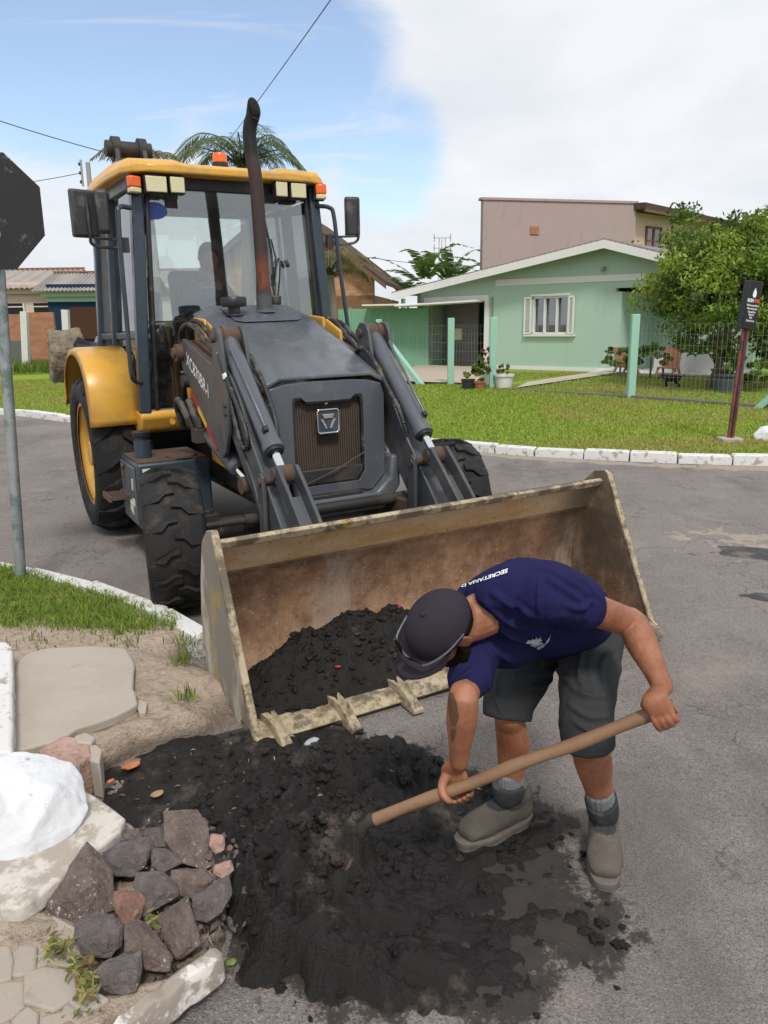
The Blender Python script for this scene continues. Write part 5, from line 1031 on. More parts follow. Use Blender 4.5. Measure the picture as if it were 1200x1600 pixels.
# ---- cab
cab = grp('cab')
def pillar(a, b, wd, th, nm='pillar', up=(1, 0, 0), m='cab_blue', bev=.012): return part(nm, MB().bar(a, b, wd, th, up), m, cab, bev=bev)
for s in (-1, 1):
    pillar((-1.45, s*.79, 1.03), (-1.50, s*.685, 2.70), .085, .09, 'front_pillar'); pillar((-1.435, s*.70, 1.05), (-1.475, s*.615, 2.70), .035, .03, 'inner_pillar', m='black_plastic')
    pillar((-2.30, s*.80, 1.05), (-2.30, s*.72, 2.70), .07, .05, 'side_pillar'); pillar((-2.95, s*.78, 1.30), (-2.92, s*.70, 2.70), .09, .09, 'rear_pillar')
    pillar((-1.50, s*.695, 2.675), (-2.95, s*.71, 2.70), .06, .10, 'side_header', (0, 0, 1)); pillar((-1.46, s*.79, 1.06), (-2.32, s*.81, 1.06), .05, .06, 'door_sill', (0, 0, 1)); pillar((-1.47, s*.755, 1.60), (-2.90, s*.77, 1.58), .05, .06, 'door_rail', (0, 0, 1))
    pillar((-2.32, s*.80, 1.08), (-2.9, s*.775, 1.42), .05, .06, 'door_sill', (0, 0, 1))
    # cab base, yellow
    part('cab_base', MB().xz([(-1.42, 1.045), (-1.40, 1.0), (-1.46, .90), (-1.62, .855), (-2.02, .84), (-2.45, .86), (-2.45, 1.045)], s*.83, s*.40), 'yellow_paint', cab, bev=.02, seg=3)
    part('base_plug', MB().cyl((-1.66, s*.83, .945), (-1.66, s*.838, .945), .022, n=16), 'hub_yellow', cab, smooth=True); part('base_plug', MB().cyl((-1.415, s*.60, .955), (-1.405, s*.60, .955), .022, n=16), 'hub_yellow', cab, smooth=True); part('base_recess', MB().xz([(-1.80, .99), (-2.15, .99), (-2.13, .90), (-1.82, .90)], s*.829, s*.836), 'hub_yellow', cab, bev=.006)
    # door glass; left upper pane near-black to paint in the cab's inner shade
    part('door_glass', MB().prism([(-1.53, 1.09), (-2.27, 1.09), (-2.27, 1.57), (-1.52, 1.57)], lambda a, b: (a, s*(.80-(b-1.05)*.06), b), lambda a, b: (a, s*(.795-(b-1.05)*.06), b)), 'dark_glass', cab)
    part('door_glass', MB().prism([(-1.53, 1.63), (-2.27, 1.63), (-2.27, 2.62), (-1.55, 2.62)], lambda a, b: (a, s*(.80-(b-1.05)*.06), b), lambda a, b: (a, s*(.795-(b-1.05)*.06), b)), 'cab_glass' if s > 0 else 'cab_shade_glass', cab)
    part('quarter_glass', MB().prism([(-2.36, 1.13), (-2.88, 1.45), (-2.86, 2.62), (-2.34, 2.62)] if s > 0 else [(-2.36, 1.13), (-2.88, 1.45), (-2.88, 1.56), (-2.34, 1.56)], lambda a, b: (a, s*(.80-(b-1.05)*.06), b), lambda a, b: (a, s*(.795-(b-1.05)*.06), b)), 'dark_glass', cab)
    if s < 0: part('quarter_glass', MB().prism([(-2.36, 1.62), (-2.88, 1.62), (-2.86, 2.62), (-2.34, 2.62)], lambda a, b: (a, s*(.80-(b-1.05)*.06), b), lambda a, b: (a, s*(.795-(b-1.05)*.06), b)), 'interior', cab)  # opaque dark panel instead of glass, painting in the dark cab inside
    # rear fender
    arc = [(-1.56, .94), (-1.57, 1.12), (-1.63, 1.30), (-1.76, 1.43), (-1.98, 1.505), (-2.27, 1.51), (-2.55, 1.44), (-2.78, 1.27), (-2.88, 1.02)]; arc = [tuple(p[:2]) for p in cat([(a, b, 0) for a, b in arc], 4)]; ai = offs2(arc, -.02)
    yo, yi = s*1.165, s*.80; nA = len(arc); V = []
    cxs = [(yo*1.0, .055), (yo*.985, .012), (yo*.95, 0), (yi, 0)]
    for (a, b), (c, d_) in zip(arc, ai):
        n2 = np.array([a-c, b-d_])/.02
        for y, dr in cxs: V.append((a-n2[0]*dr*-1*-1, y, b-n2[1]*dr))
    fo = part('rear_fender', MB().add(V, [tuple(f) for f in grid_faces(nA, 4)]), 'yellow_paint', smooth=True); md = fo.modifiers.new('solid', 'SOLIDIFY'); md.thickness = .012
    part('rear_mudguard_liner', MB().xz([(-1.46, .95), (-1.55, 1.30), (-1.95, 1.50), (-2.5, 1.45), (-2.85, 1.1), (-2.7, 1.0), (-1.7, .9)], s*.78, s*.76), 'black_plastic', bev=.004)
# windscreen, upper and lower panes, header, rear screen
ws = lambda y, z: (-1.455-(z-1.05)*.028, y, z)
def wpane(nm, poly, m, off=.0): return part(nm, MB().prism(poly, lambda a, b: (ws(a, b)[0]+off, a, b), lambda a, b: (ws(a, b)[0]-.005+off, a, b)), m, cab)
wpane('windscreen', [(-.705, 1.70), (.705, 1.70), (.625, 2.66), (-.625, 2.66)], 'cab_glass'); wpane('lower_glass', [(-.745, 1.07), (-.36, 1.07), (-.36, 1.69), (-.705, 1.69)], 'dark_glass'); wpane('lower_glass', [(.36, 1.07), (.745, 1.07), (.705, 1.69), (.36, 1.69)], 'dark_glass')
part('screen_rail', MB().bar((-1.475, -.70, 1.695), (-1.475, .70, 1.695), .012, .012), 'black_plastic', cab)
part('firewall', MB().box((-1.52, 0, 1.30), (.06, .72, .62)), 'black_plastic', cab, bev=.02); part('front_header', MB().box((-1.52, 0, 2.675), (.07, 1.36, .10)), 'black_plastic', cab, bev=.01); part('rear_header', MB().box((-2.93, 0, 2.68), (.07, 1.42, .10)), 'cab_blue', cab, bev=.01)
part('rear_glass', MB().box((-2.95, 0, 2.1), (.006, 1.40, 1.1)), 'cab_glass', cab); part('rear_lower_panel', MB().box((-2.93, 0, 1.30), (.05, 1.5, .55)), 'interior', cab, bev=.01); part('cab_floor', MB().box((-2.2, 0, 1.03), (1.5, 1.5, .05)), 'interior', cab, bev=.01); part('head_lining', MB().box((-2.22, 0, 2.715), (1.45, 1.36, .03)), 'interior_pale', cab)
part('rear_mullion', MB().bar((-2.93, .40, 1.55), (-2.93, .33, 2.68), .10, .05, (1, 0, 0)), 'interior', cab, bev=.006)
# roof: shallow shell with dropped centre front edge
def roof_sec(x, hw, zt, zb, dip): return [(x, -hw, zb), (x, -hw, zb+.045), (x, -hw*.93, zt), (x, -.42, zt+.012), (x, -.34, zt+.012-dip), (x, .34, zt+.012-dip), (x, .42, zt+.012), (x, hw*.93, zt), (x, hw, zb+.045), (x, hw, zb)]
rs_ = [roof_sec(-1.34, .60, 2.765, 2.715, .012), roof_sec(-1.38, .72, 2.79, 2.712, .018), roof_sec(-1.50, .79, 2.82, 2.712, .022), roof_sec(-1.9, .815, 2.85, 2.722, .02), roof_sec(-2.6, .815, 2.865, 2.735, .012), roof_sec(-2.95, .80, 2.855, 2.74, .0), roof_sec(-3.06, .74, 2.82, 2.745, .0)]
V = [p for q in rs_ for p in q]; nS = 10; Fc = [(i*nS+j, i*nS+(j+1) % nS, (i+1)*nS+(j+1) % nS, (i+1)*nS+j) for i in range(len(rs_)-1) for j in range(nS)]+[tuple(range(nS-1, -1, -1)), tuple((len(rs_)-1)*nS+j for j in range(nS))]
part('roof', MB().add(V, Fc), 'yellow_paint', cab, bev=.012, seg=3)
# lamps
for y, wd, z in ((-.575, .165, 2.635), (-.425, .115, 2.638), (.375, .105, 2.655), (.515, .14, 2.652)):
    g = grp('work_light', cab); part('housing', MB().box((-1.40, y, z), (.075, wd, .125)), 'lamp_body', g, bev=.012); part('lens', MB().box((-1.358, y, z), (.012, wd*.88, .105)), 'lamp_lens', g, bev=.008); part('bracket', MB().box((-1.40, y, z+.075), (.03, wd*.45, .04)).cyl((-1.39, y-wd*.22, z+.06), (-1.39, y-wd*.22, z+.1), .008).cyl((-1.39, y+wd*.22, z+.06), (-1.39, y+wd*.22, z+.1), .008), 'dark_steel', g)
for s, y in ((-1, -.725), (1, .715)):
    g = grp('turn_signal', cab); part('lens', MB().box((-1.385, y, 2.645+.03*(s > 0)), (.06, .085, .075), (0, 0, -s*.35)), 'orange_lens', g, bev=.01); part('lower_lens', MB().box((-1.385, y, 2.59+.03*(s > 0)), (.06, .08, .035), (0, 0, -s*.35)), 'lamp_lens', g, bev=.008); part('housing', MB().box((-1.43, y, 2.63+.03*(s > 0)), (.04, .09, .13), (0, 0, -s*.35)), 'lamp_body', g, bev=.008)
g = grp('beacon', cab); part('beacon_dome', MB().lathe([(0, .056), (.055, .054), (.068, .046), (.07, .01)], (-1.80, .05, 2.895), (-1.8, .05, 3.0), 24), 'orange_lens', g, smooth=True); part('beacon_base', MB().lathe([(0, .064), (.03, .064), (.035, .055)], (-1.80, .05, 2.86), (-1.8, .05, 2.95), 24), 'lamp_body', g, smooth=True)
# mirrors and handrails
for s in (-1, 1):
    mg = grp('mirror'); yc = s*1.03; zc = 2.43 if s < 0 else 2.49
    if s < 0:
        part('mirror_shell', MB().xz([(-.035, -.16), (.03, -.155), (.04, .15), (-.03, .16)], -.11, .06) , 'mirror_back', mg, bev=.018, seg=3).matrix_local = Matrix.Translation((-1.45, yc-.02, zc)) @ Matrix.Rotation(math.radians(14), 4, 'Z')
        part('mirror_shell', MB().xz([(-.035, -.14), (.04, -.13), (.05, .14), (-.03, .155)], -.035, .045), 'mirror_back', mg, bev=.018, seg=3).matrix_local = Matrix.Translation((-1.36, yc+.065, zc)) @ Matrix.Rotation(math.radians(-12), 4, 'Z')
    else:
        part('mirror_shell', MB().xz([(-.04, -.155), (.035, -.15), (.05, .15), (-.03, .16)], -.06, .06), 'mirror_back', mg, bev=.02, seg=3).matrix_local = Matrix.Translation((-1.45, yc-.01, zc)) @ Matrix.Rotation(math.radians(-14), 4, 'Z')
    zb = zc-.22 if s < 0 else zc-.21
    part('mirror_bracket', MB().tube(cat([(-1.45, s*.80, zb), (-1.45, s*.95, zb), (-1.43, yc+s*.01, zb+.02), (-1.40, yc+s*.02, zb+.09), (-1.40, yc+s*.02, zc+.12)] , 5), .011, 8).tube([(-1.45, s*.82, zb+.05), (-1.42, yc, zb+.06)], .009, 8).box((-1.46, s*.81, zb+.02), (.05, .05, .10)), 'mirror_back', mg, smooth=True)
    if s < 0: hp = [(-1.40, -.76, 2.475), (-1.35, -.845, 2.47), (-1.33, -.865, 2.40), (-1.33, -.875, 2.1), (-1.33, -.88, 1.70), (-1.33, -.885, 1.36), (-1.37, -.86, 1.28), (-1.42, -.80, 1.26)]
    else: hp = [(-1.44, .70, 2.56), (-1.42, .80, 2.55), (-1.41, .835, 2.48), (-1.41, .87, 2.1), (-1.41, .93, 1.6), (-1.41, .95, 1.40), (-1.43, .90, 1.32), (-1.45, .80, 1.30)]
    part('handrail', MB().tube(cat(hp, 6), .017, 10), 'cab_blue', smooth=True)
wg = grp('wiper'); part('wiper_arm', MB().tube([(-1.45, .30, 1.86), (-1.44, .285, 2.02), (-1.455, .36, 2.16)], .009, 6).tube([(-1.45, .33, 1.86), (-1.44, .35, 2.0), (-1.455, .37, 2.14)], .007, 6), 'black_plastic', wg, smooth=True); part('wiper_blade', MB().tube([(-1.468, .255, 2.48), (-1.46, .30, 2.22), (-1.455, .31, 1.95)], .010, 6).tube([(-1.45, .30, 2.3), (-1.44, .33, 2.15), (-1.45, .31, 2.0)], .007, 6), 'black_plastic', wg, smooth=True); part('wiper_motor', MB().box((-1.44, .31, 1.84), (.04, .08, .07)).box((-1.44, .42, 2.12), (.03, .03, .06), (.5, 0, 0)), 'black_plastic', wg, bev=.01)
el = [(-.575+.095*math.cos(a), 2.475+.06*math.sin(a)) for a in np.linspace(0, 2*math.pi, 24, endpoint=False)]; wpane('round_decal', el, 'blue_decal', .008)
wpane('sticker', [(-.49, 2.50), (-.40, 2.50), (-.40, 2.56), (-.49, 2.56)], 'dark_steel', .008)
stp = MB().prism([(-1.86, 1.14), (-1.78, 1.13), (-1.74, 1.20), (-1.75, 1.27), (-1.79, 1.33), (-1.79, 1.45), (-1.86, 1.45), (-1.87, 1.33), (-1.90, 1.25)], lambda a, b: (a, -.803+(b-1.05)*.06, b), lambda a, b: (a, -.808+(b-1.05)*.06, b)); part('sticker', stp, 'pale_sticker', cab); part('sticker', MB().prism([(-1.76, 1.24), (-1.88, 1.24), (-1.87, 1.33), (-1.78, 1.33)], lambda a, b: (a, -.809+(b-1.05)*.06, b), lambda a, b: (a, -.811+(b-1.05)*.06, b)), 'cyan_decal', cab)
# seat, wheel, levers
sg = grp('seat', cab); part('seat_back', MB().box((-2.47, 0, 1.80), (.14, .50, .66), (0, -.12, 0)), 'interior', sg, bev=.05, seg=3); part('seat_cushion', MB().box((-2.22, 0, 1.48), (.5, .5, .14)), 'interior', sg, bev=.05, seg=3); part('seat_base', MB().box((-2.25, 0, 1.24), (.4, .36, .38)), 'interior', sg, bev=.02)
tor = [(-1.80+.17*math.cos(a)*.75, .17*math.sin(a), 1.78+.17*math.cos(a)*.66) for a in np.linspace(0, 2*math.pi, 25)]; part('steering_wheel', MB().tube(tor, .013, 8), 'black_plastic', cab, smooth=True); part('steering_column', MB().tube([(-1.80, 0, 1.78), (-1.62, 0, 1.56), (-1.58, 0, 1.2)], .035, 10), 'black_plastic', cab, smooth=True); part('dash_console', MB().box((-1.66, .08, 1.68), (.16, .34, .18), (0, .5, 0)), 'interior', cab, bev=.03)
part('control_box', MB().box((-2.0, -.52, 1.55), (.5, .16, .22)), 'interior_pale', cab, bev=.03); part('control_lever', MB().cyl((-1.9, -.52, 1.66), (-1.86, -.52, 1.86), .012, n=8).cyl((-1.86, -.52, 1.84), (-1.85, -.52, 1.92), .026, n=12), 'black_plastic', cab, smooth=True); part('water_jug', MB().cyl((-2.55, -.62, 1.60), (-2.55, -.62, 1.78), .10, .09, 18).cyl((-2.55, -.62, 1.78), (-2.55, -.62, 1.83), .09, .03, 18), 'interior_pale', cab, smooth=True)
# battery/fuel tank boxes, filler, steps
for s in (-1, 1):
    tk = grp('side_tank'); part('tank_body', MB().box((-1.18, s*.74, .50), (.54, .52, .48)), 'cab_blue' if s < 0 else 'arm_grey', tk, bev=.02, seg=3)
    part('tank_top', MB().box((-1.18, s*.74, .745), (.50, .48, .012)), 'rusty_steel', tk, bev=.004)
    if s < 0:
        part('side_cover', MB().box((-1.20, -1.006, .50), (.44, .016, .42)), 'cyl_grey', tk, bev=.006); part('filler_neck', MB().lathe([(0, .06), (.12, .06), (.125, .045), (.15, .045)], (-1.13, -.90, .75), (-1.13, -.90, 1), 24), 'cab_blue', tk, smooth=True); part('filler_cap', MB().lathe([(0, .06), (.005, .064), (.035, .064), (.042, .055)], (-1.13, -.90, .90), (-1.13, -.90, 1), 24), 'black_plastic', tk, smooth=True)
        part('inspection_cover', MB().lathe([(0, .11), (.015, .11), (.018, .10)], (-1.02, -.66, .75), (-1.02, -.66, .9), 28), 'rusty_steel', tk, smooth=True); part('sticker', MB().box((-.906, -.90, .66), (.004, .13, .09)), 'pale_sticker', tk); part('sticker', MB().box((-1.05, -1.016, .45), (.06, .004, .05)), 'pale_sticker', tk); part('sticker', MB().box((-1.12, -1.016, .40), (.09, .004, .08), (0, .3, 0)), 'pale_sticker', tk); part('sticker', MB().box((-1.04, -1.016, .58), (.03, .004, .08), (0, .2, 0)), 'pale_sticker', tk)
        m = MB()
        for i in range(5): m.box((-1.42+i*.055, -1.08, .46), (.018, .14, .022))
        m.box((-1.31, -1.15, .46), (.26, .018, .04)).box((-1.31, -1.02, .46), (.26, .018, .04)); part('step', m, 'rusty_steel', tk)
        part('latch', MB().box((-1.30, -1.02, .63), (.05, .02, .06)).cyl((-1.28, -1.02, .68), (-1.28, -1.035, .68), .02, n=10), 'rusty_steel', tk, bev=.003)
    part('tie_bracket', MB().tube(cat([(-1.28, s*.47, 1.46), (-1.30, s*.48, 1.2), (-1.28, s*.47, .95), (-1.25, s*.46, .86)], 5), .018, 8).tube([(-1.15, s*.47, 1.36), (-1.15, s*.47, .86)], .014, 8), 'yellow_paint', smooth=True)
# rear excavator: folded boom head behind the roof and its muddy bucket swung to the side
bm_ = grp('rear_boom')
for y in (-.44, -.20): part('boom_plate', MB().xz([(-3.08, 2.6), (-3.34, 2.6), (-3.32, 3.22), (-3.24, 3.31), (-3.14, 3.28), (-3.09, 3.12)], y-.02, y+.02), 'arm_grey', bm_, bev=.01)
part('boom_pin', MB().cyl((-3.22, -.52, 3.22), (-3.22, -.12, 3.22), .07, n=20).cyl((-3.22, -.47, 3.22), (-3.22, -.40, 3.22), 105e-3, n=20).cyl((-3.22, -.24, 3.22), (-3.22, -.17, 3.22), 105e-3, n=20), 'dark_steel', bm_, smooth=True); part('boom_rod', MB().cyl((-3.2, -.32, 3.12), (-3.15, -.32, 2.5), .03, n=14), 'chrome', bm_, smooth=True); part('boom_beam', MB().bar((-3.25, -.32, 2.7), (-3.35, -.3, 1.0), .2, .25, (1, 0, 0)), 'arm_grey', bm_, bev=.02); part('kingpost', MB().box((-3.3, -.1, .9), (.3, 1.7, .7)), 'dark_steel', bm_, bev=.03)
rb = grp('digging_bucket'); pf = [(-3.55, 1.66), (-3.38, 1.60), (-3.30, 1.45), (-3.36, 1.28), (-3.50, 1.16), (-3.70, 1.20), (-3.66, 1.30), (-3.52, 1.40)]
pm('old_mud', (.24, .20, .145), .95, var=.5, vs=14, bump=1.0, bs=35, bd=.03)
RBS = MB().xz([(a, b) for a, b in pf], -1.17, -.88)
part('bucket_link', MB().bar((-3.36, -.95, 1.55), (-3.34, -.72, 1.40), .10, .10).cyl((-3.34, -.95, 1.48), (-3.34, -.62, 1.48), .05), 'dark_steel', rb, bev=.01); part('dipper_arm', MB().bar((-3.36, -.78, 1.5), (-3.36, -.30, 1.3), .2, .2), 'arm_grey', rb, bev=.02)
# ------------------------------------------------------------------ people
def loft(pts, rad, ref, n=18, sub=5, cap=True):
    """closed tube with elliptical sections; rad: list of (r along ref, r across); ref: one vector or one per point"""
    P = [np.array(p, float) for p in pts]; k = len(P); R = [np.array(r if isinstance(r, tuple) else (r, r), float) for r in rad]
    RF = [np.array(ref, float)]*k if np.ndim(ref[0]) == 0 else [np.array(r, float) for r in ref]
    Q = cat(P, sub); RR = cat(R, sub) if k > 2 else cat(R, sub); FF = cat(RF, sub)
    rings = []; m = len(Q)
    for i in range(m):
        t = Q[min(i+1, m-1)]-Q[max(i-1, 0)]; t /= np.linalg.norm(t); u = FF[i]-t*np.dot(FF[i], t); u /= np.linalg.norm(u); v = np.cross(t, u); rings.append((Q[i], t, u, v, np.abs(RR[i])))
    out = []
    def ring_(c, u, v, r): return [c+u*r[0]*math.cos(a)+v*r[1]*math.sin(a) for a in np.linspace(0, 2*math.pi, n, endpoint=False)]
    c, t, u, v, r = rings[0]; cr_ = min(r)
    if cap:
        for f in (.9, .6, .25): out.append(ring_(c-t*cr_*.8*math.sin(math.acos(1-f)) if False else c-t*cr_*math.sqrt(max(0, 1-(1-f)**2))*.75, u, v, r*(1-f+.02)))
    for q in rings: out.append(ring_(q[0], q[2], q[3], q[4]))
    c, t, u, v, r = rings[-1]; cr_ = min(r)
    if cap:
        for f in (.25, .6, .9): out.append(ring_(c+t*cr_*math.sqrt(max(0, 1-(1-f)**2))*.75, u, v, r*(1-f+.02)))
    V = [p for q in out for p in q]; mm = len(out)
    Fc = [(i*n+j, i*n+(j+1) % n, (i+1)*n+(j+1) % n, (i+1)*n+j) for i in range(mm-1) for j in range(n)]+[tuple(range(n-1, -1, -1)), tuple((mm-1)*n+j for j in range(n))]
    return V, Fc
def ell(c, ax, r, sub=3):
    V0, F0 = ico(sub); A = np.array(ax, float); V = np.array(c)+(V0*np.array(r))@A; return [tuple(v) for v in V], [tuple(f) for f in F0]
def fuse(name, shapes, voxel, smooth=4, m=None, parent=None, disp=None):
    mb = MB()
    for V, Fc in shapes: mb.add(V, Fc)
    me = mb.mesh(name, True); o = bpy.data.objects.new(name, me); col.objects.link(o)
    a = o.modifiers.new('r', 'REMESH'); a.mode = 'VOXEL'; a.voxel_size = voxel; a.use_smooth_shade = True
    if smooth: b = o.modifiers.new('s', 'SMOOTH'); b.factor = .5; b.iterations = smooth
    dg = bpy.context.evaluated_depsgraph_get(); me2 = bpy.data.meshes.new_from_object(o.evaluated_get(dg)); me2.name = name; bpy.data.objects.remove(o); bpy.data.meshes.remove(me)
    if disp is not None:
        n = len(me2.vertices); co = np.zeros(n*3, np.float32); no = np.zeros(n*3, np.float32); me2.vertices.foreach_get('co', co); me2.vertices.foreach_get('normal', no); co = co.reshape(-1, 3).astype(float); no = no.reshape(-1, 3); co = co+no*disp(co)[:, None]; me2.vertices.foreach_set('co', co.astype(np.float32).ravel()); me2.update()
    me2.polygons.foreach_set('use_smooth', [True]*len(me2.polygons))
    me2.materials.clear()
    return obj(name, me2, m, parent)
def rebase(root, b):
    root.location = b
    for c in root.children: c.location = Vector(c.location)-Vector(b)
Cr, Cu, Cn = [np.array(cam.matrix_world.to_3x3().col[i]) for i in range(3)]
nrm = lambda v: np.array(v, float)/np.linalg.norm(v)
J = dict(c7=atD(795, 922, 2.07), chest=atD(825, 948, 2.16), waist=atD(872, 955, 2.36), pelvis=atD(882, 972, 2.52), hipR=atD(838, 987, 2.60), hipL=atD(926, 982, 2.49), kneeR=atD(797, 1106, 2.40), kneeL=atD(914, 1132, 2.25),
         ankR=np.array([.408, 2.25, .10]), ankL=np.array([.70, 2.17, .10]), shR=atD(757, 985, 2.21), elR=atD(724, 1090, 2.04), wrR=atD(717, 1190, 2.15), shL=atD(866, 932, 2.0), elL=atD(988, 974, 2.13), wrL=atD(1036, 1074, 1.97))
hA, hB = atD(715, 1231, 2.16), atD(1035, 1110, 1.96)      # handle centre under each hand
hx = nrm(hB-hA); hn = nrm(Cn-hx*np.dot(Cn, hx)); hu = np.cross(hn, hx)                       # along handle to the right, towards viewer side, up
if np.dot(hu, Cu) < 0: hu = -hu
worker = empty('person'); tag(worker, 'man in navy T-shirt, dark shorts and cap bent over shovelling black mud', 'person')
LR = nrm(J['shL']-J['shR']); LRh = nrm(J['hipL']-J['hipR'])
S_ = []
HK = .90
# head frame
up_h = nrm(Cr*-.50+Cu*.42+Cn*.75); fw = nrm(Cr*-.63+Cu*-.77+Cn*.0); fw = nrm(fw-up_h*np.dot(fw, up_h)); lf = np.cross(up_h, fw); HC = atD(690, 980, 2.03)
hp = lambda f, l, u: HC+(fw*f+lf*l+up_h*u)*HK
AX = [fw*HK, lf*HK, up_h*HK]
S_.append(ell(hp(.0, 0, .02), AX, (.098, .077, .095))); S_.append(ell(hp(.035, 0, -.05), AX, (.062, .056, .075))); S_.append(ell(hp(.06, 0, -.095), AX, (.032, .034, .026)))
S_.append(loft([hp(.088, 0, .015), hp(.108, 0, -.022), hp(.098, 0, -.034)], [.010, .016, .012], lf, 10)); S_.append(ell(hp(.085, 0, .03), AX, (.02, .052, .012))); S_.append(ell(hp(.088, 0, -.068), AX, (.012, .026, .008)))
for s in (-1, 1):
    S_.append(ell(hp(-.012, s*.082, -.012), [nrm(fw*.9-lf*s*.35), lf, up_h], (.020, .008, .031))); S_.append(ell(hp(-.016, s*.088, -.005), [nrm(fw*.9-lf*s*.35), lf, up_h], (.021, .005, .027))); S_.append(ell(hp(.072, s*.034, .004), AX, (.015, .016, .010)))
# neck and trunk (mostly under the shirt)
S_.append(loft([hp(-.045, 0, -.02), hp(-.055, 0, -.085), J['c7']*.6+J['chest']*.4+fw*.0], [(.052, .056), (.058, .060), (.068, .072)], lf))
S_.append(loft([J['c7'], J['chest'], J['waist'], J['pelvis']], [(.07, .05), (.115, .065), (.11, .065), (.11, .065)], [LR, LR, LRh, LRh]))
def arm(sh, el_, wr, bend, k=1.0): return loft([sh, sh*.5+el_*.5, el_*.92+sh*.08, el_, el_*.68+wr*.32, el_*.25+wr*.75, wr], [.052*k, (.047*k, .043*k), (.040*k, .042*k), (.040*k, .043*k), (.043*k, .046*k), (.031*k, .034*k), (.027*k, .031*k)], bend)
S_.append(arm(J['shR'], J['elR'], J['wrR'], Cr)); S_.append(arm(J['shL'], J['elL'], J['wrL'], hx)); 
def leg(h, k, a, ref): d = nrm(a-k); return loft([h, h*.5+k*.5, k, k*.85+a*.15, k*.62+a*.38-ref*.012, k*.25+a*.75, a], [.078, .064, (.047, .052), (.047, .051), (.050, .058), (.036, .040), (.034, .036)], ref)
fR = nrm(np.array([.25-.45, 2.16-2.28, 0])); fL = nrm(np.array([.655-.715, 1.97-2.25, 0]))
S_.append(leg(J['hipR'], J['kneeR'], J['ankR'], fR)); S_.append(leg(J['hipL'], J['kneeL'], J['ankL'], fL))
# hands, in the handle frame: f(along, towards viewer, up)
def hand(hc, wr, s, spec):
    q = lambda a, n_, u: hc+hx*a*.80+hn*n_*.92+hu*u*.90; out = []
    pl = spec['palm']; out.append(loft([wr]+[q(*p) for p in pl], [(.029, .023), (.033, .018), (.034, .016), (.031, .013)][:len(pl)+1], hx))
    for kn, ch, r0 in spec['fingers']: out.append(loft([q(*kn)]+[q(*p) for p in ch], [r0*.92]+[r0*f*.88 for f in (1.0, .95, .88, .75)][:len(ch)], hx, 12, 4))
    th = spec['thumb']; out.append(loft([q(*p) for p in th], [.015, .013, .0112, .0095][:len(th)], hn, 12, 4)); return out
fr = []
for i, a in enumerate((-.028, -.008, .012, .031)):
    L = (1.0, 1.06, 1.0, .85)[i]; fr.append(((a, -.022, .012), [(a+.001, -.037, -.012*L), (a+.002, -.022, -.038*L), (a+.003, .006, -.040*L), (a+.003, .026, -.026*L)], .0093 if i < 3 else .0082))
S_ += hand(hA, J['wrR'], -1, dict(palm=[(.004, -.020, .050), (.002, -.027, .024), (.001, -.027, .004)], fingers=fr, thumb=[(-.022, -.010, .045), (-.045, .008, .026), (-.045, .028, .004), (-.036, .031, -.018)]))
fl = []
for i, a in enumerate((-.030, -.010, .010, .029)):
    L = (1.0, 1.05, 1.0, .85)[i]; fl.append(((a, .036, .006), [(a-.001, .037, -.018*L), (a-.001, .018, -.040*L), (a, -.010, -.040*L), (a, -.027, -.020*L)], .0098 if i < 3 else .0086))
S_ += hand(hB, J['wrL'], 1, dict(palm=[(.0, .026, .050), (.0, .032, .030), (.0, .034, .010)], fingers=fl, thumb=[(-.022, .012, .040), (-.042, -.010, .028), (-.040, -.030, .008), (-.026, -.034, -.010)]))
fuse('body', S_, .0036, 3, 'skin', worker)
fuse('bucket_body', [(RBS.v, RBS.f), ell((-3.62, -1.02, 1.42), [(1, 0, 0), (0, 1, 0), (0, 0, 1)], (.10, .14, .16)), ell((-3.5, -1.0, 1.28), [(1, 0, 0), (0, 1, 0), (0, 0, 1)], (.12, .13, .10))], .014, 3, 'old_mud', rb, lambda c: .03*fbm(c[:, 0]*9, c[:, 1]*9, c[:, 2]*9, 3)+.012*fbm(c[:, 0]*30, c[:, 1]*30, c[:, 2]*30, 3))
# shirt
def wr_shirt(co):
    a = fbm(co[:, 0]*11+co[:, 2]*5, co[:, 1]*9, co[:, 2]*13, 3); b = ridged(co[:, 0]*7+co[:, 1]*6, co[:, 1]*4-co[:, 2]*5, co[:, 2]*6, 3); c_ = np.sin((co[:, 0]*38+co[:, 2]*30+3*a)+2.5*fbm(co[:, 0]*6, co[:, 1]*6, co[:, 2]*6, 2)); return .004*a+.015*(b-.62)+.0018*c_*sstep(.0, .4, fbm(co[:, 0]*5+3, co[:, 1]*5, co[:, 2]*5, 2)+.2)
back = nrm(np.cross(J['c7']-J['waist'], LR)); 
if np.dot(back, Cu) < 0: back = -back
SH = []
SH.append(loft([J['c7']+nrm(J['c7']-J['chest'])*.035-back*.012, J['c7']*.55+J['chest']*.45, J['chest']*.6+J['waist']*.4-back*.01, J['waist']-back*.012, J['waist']*.35+J['pelvis']*.65-back*.012, J['pelvis']-back*.002], [(.086, .070), (.170, .106), (.172, .124), (.160, .124), (.158, .120), (.157, .117)], [LR, LR, LR, nrm(LR+LRh), LRh, LRh], 28))
SH.append(loft([J['c7']*.45+J['chest']*.55, J['shR']*.85+J['c7']*.15, J['shR']*.66+J['elR']*.34, J['shR']*.22+J['elR']*.78], [.075, .078, (.068, .064), (.062, .058)], Cr)); SH.append(loft([J['c7']*.45+J['chest']*.55, J['shL']*.9+J['c7']*.1, J['shL']*.82+J['elL']*.18, J['shL']*.64+J['elL']*.36], [.08, .082, (.072, .070), (.068, .066)], Cu))
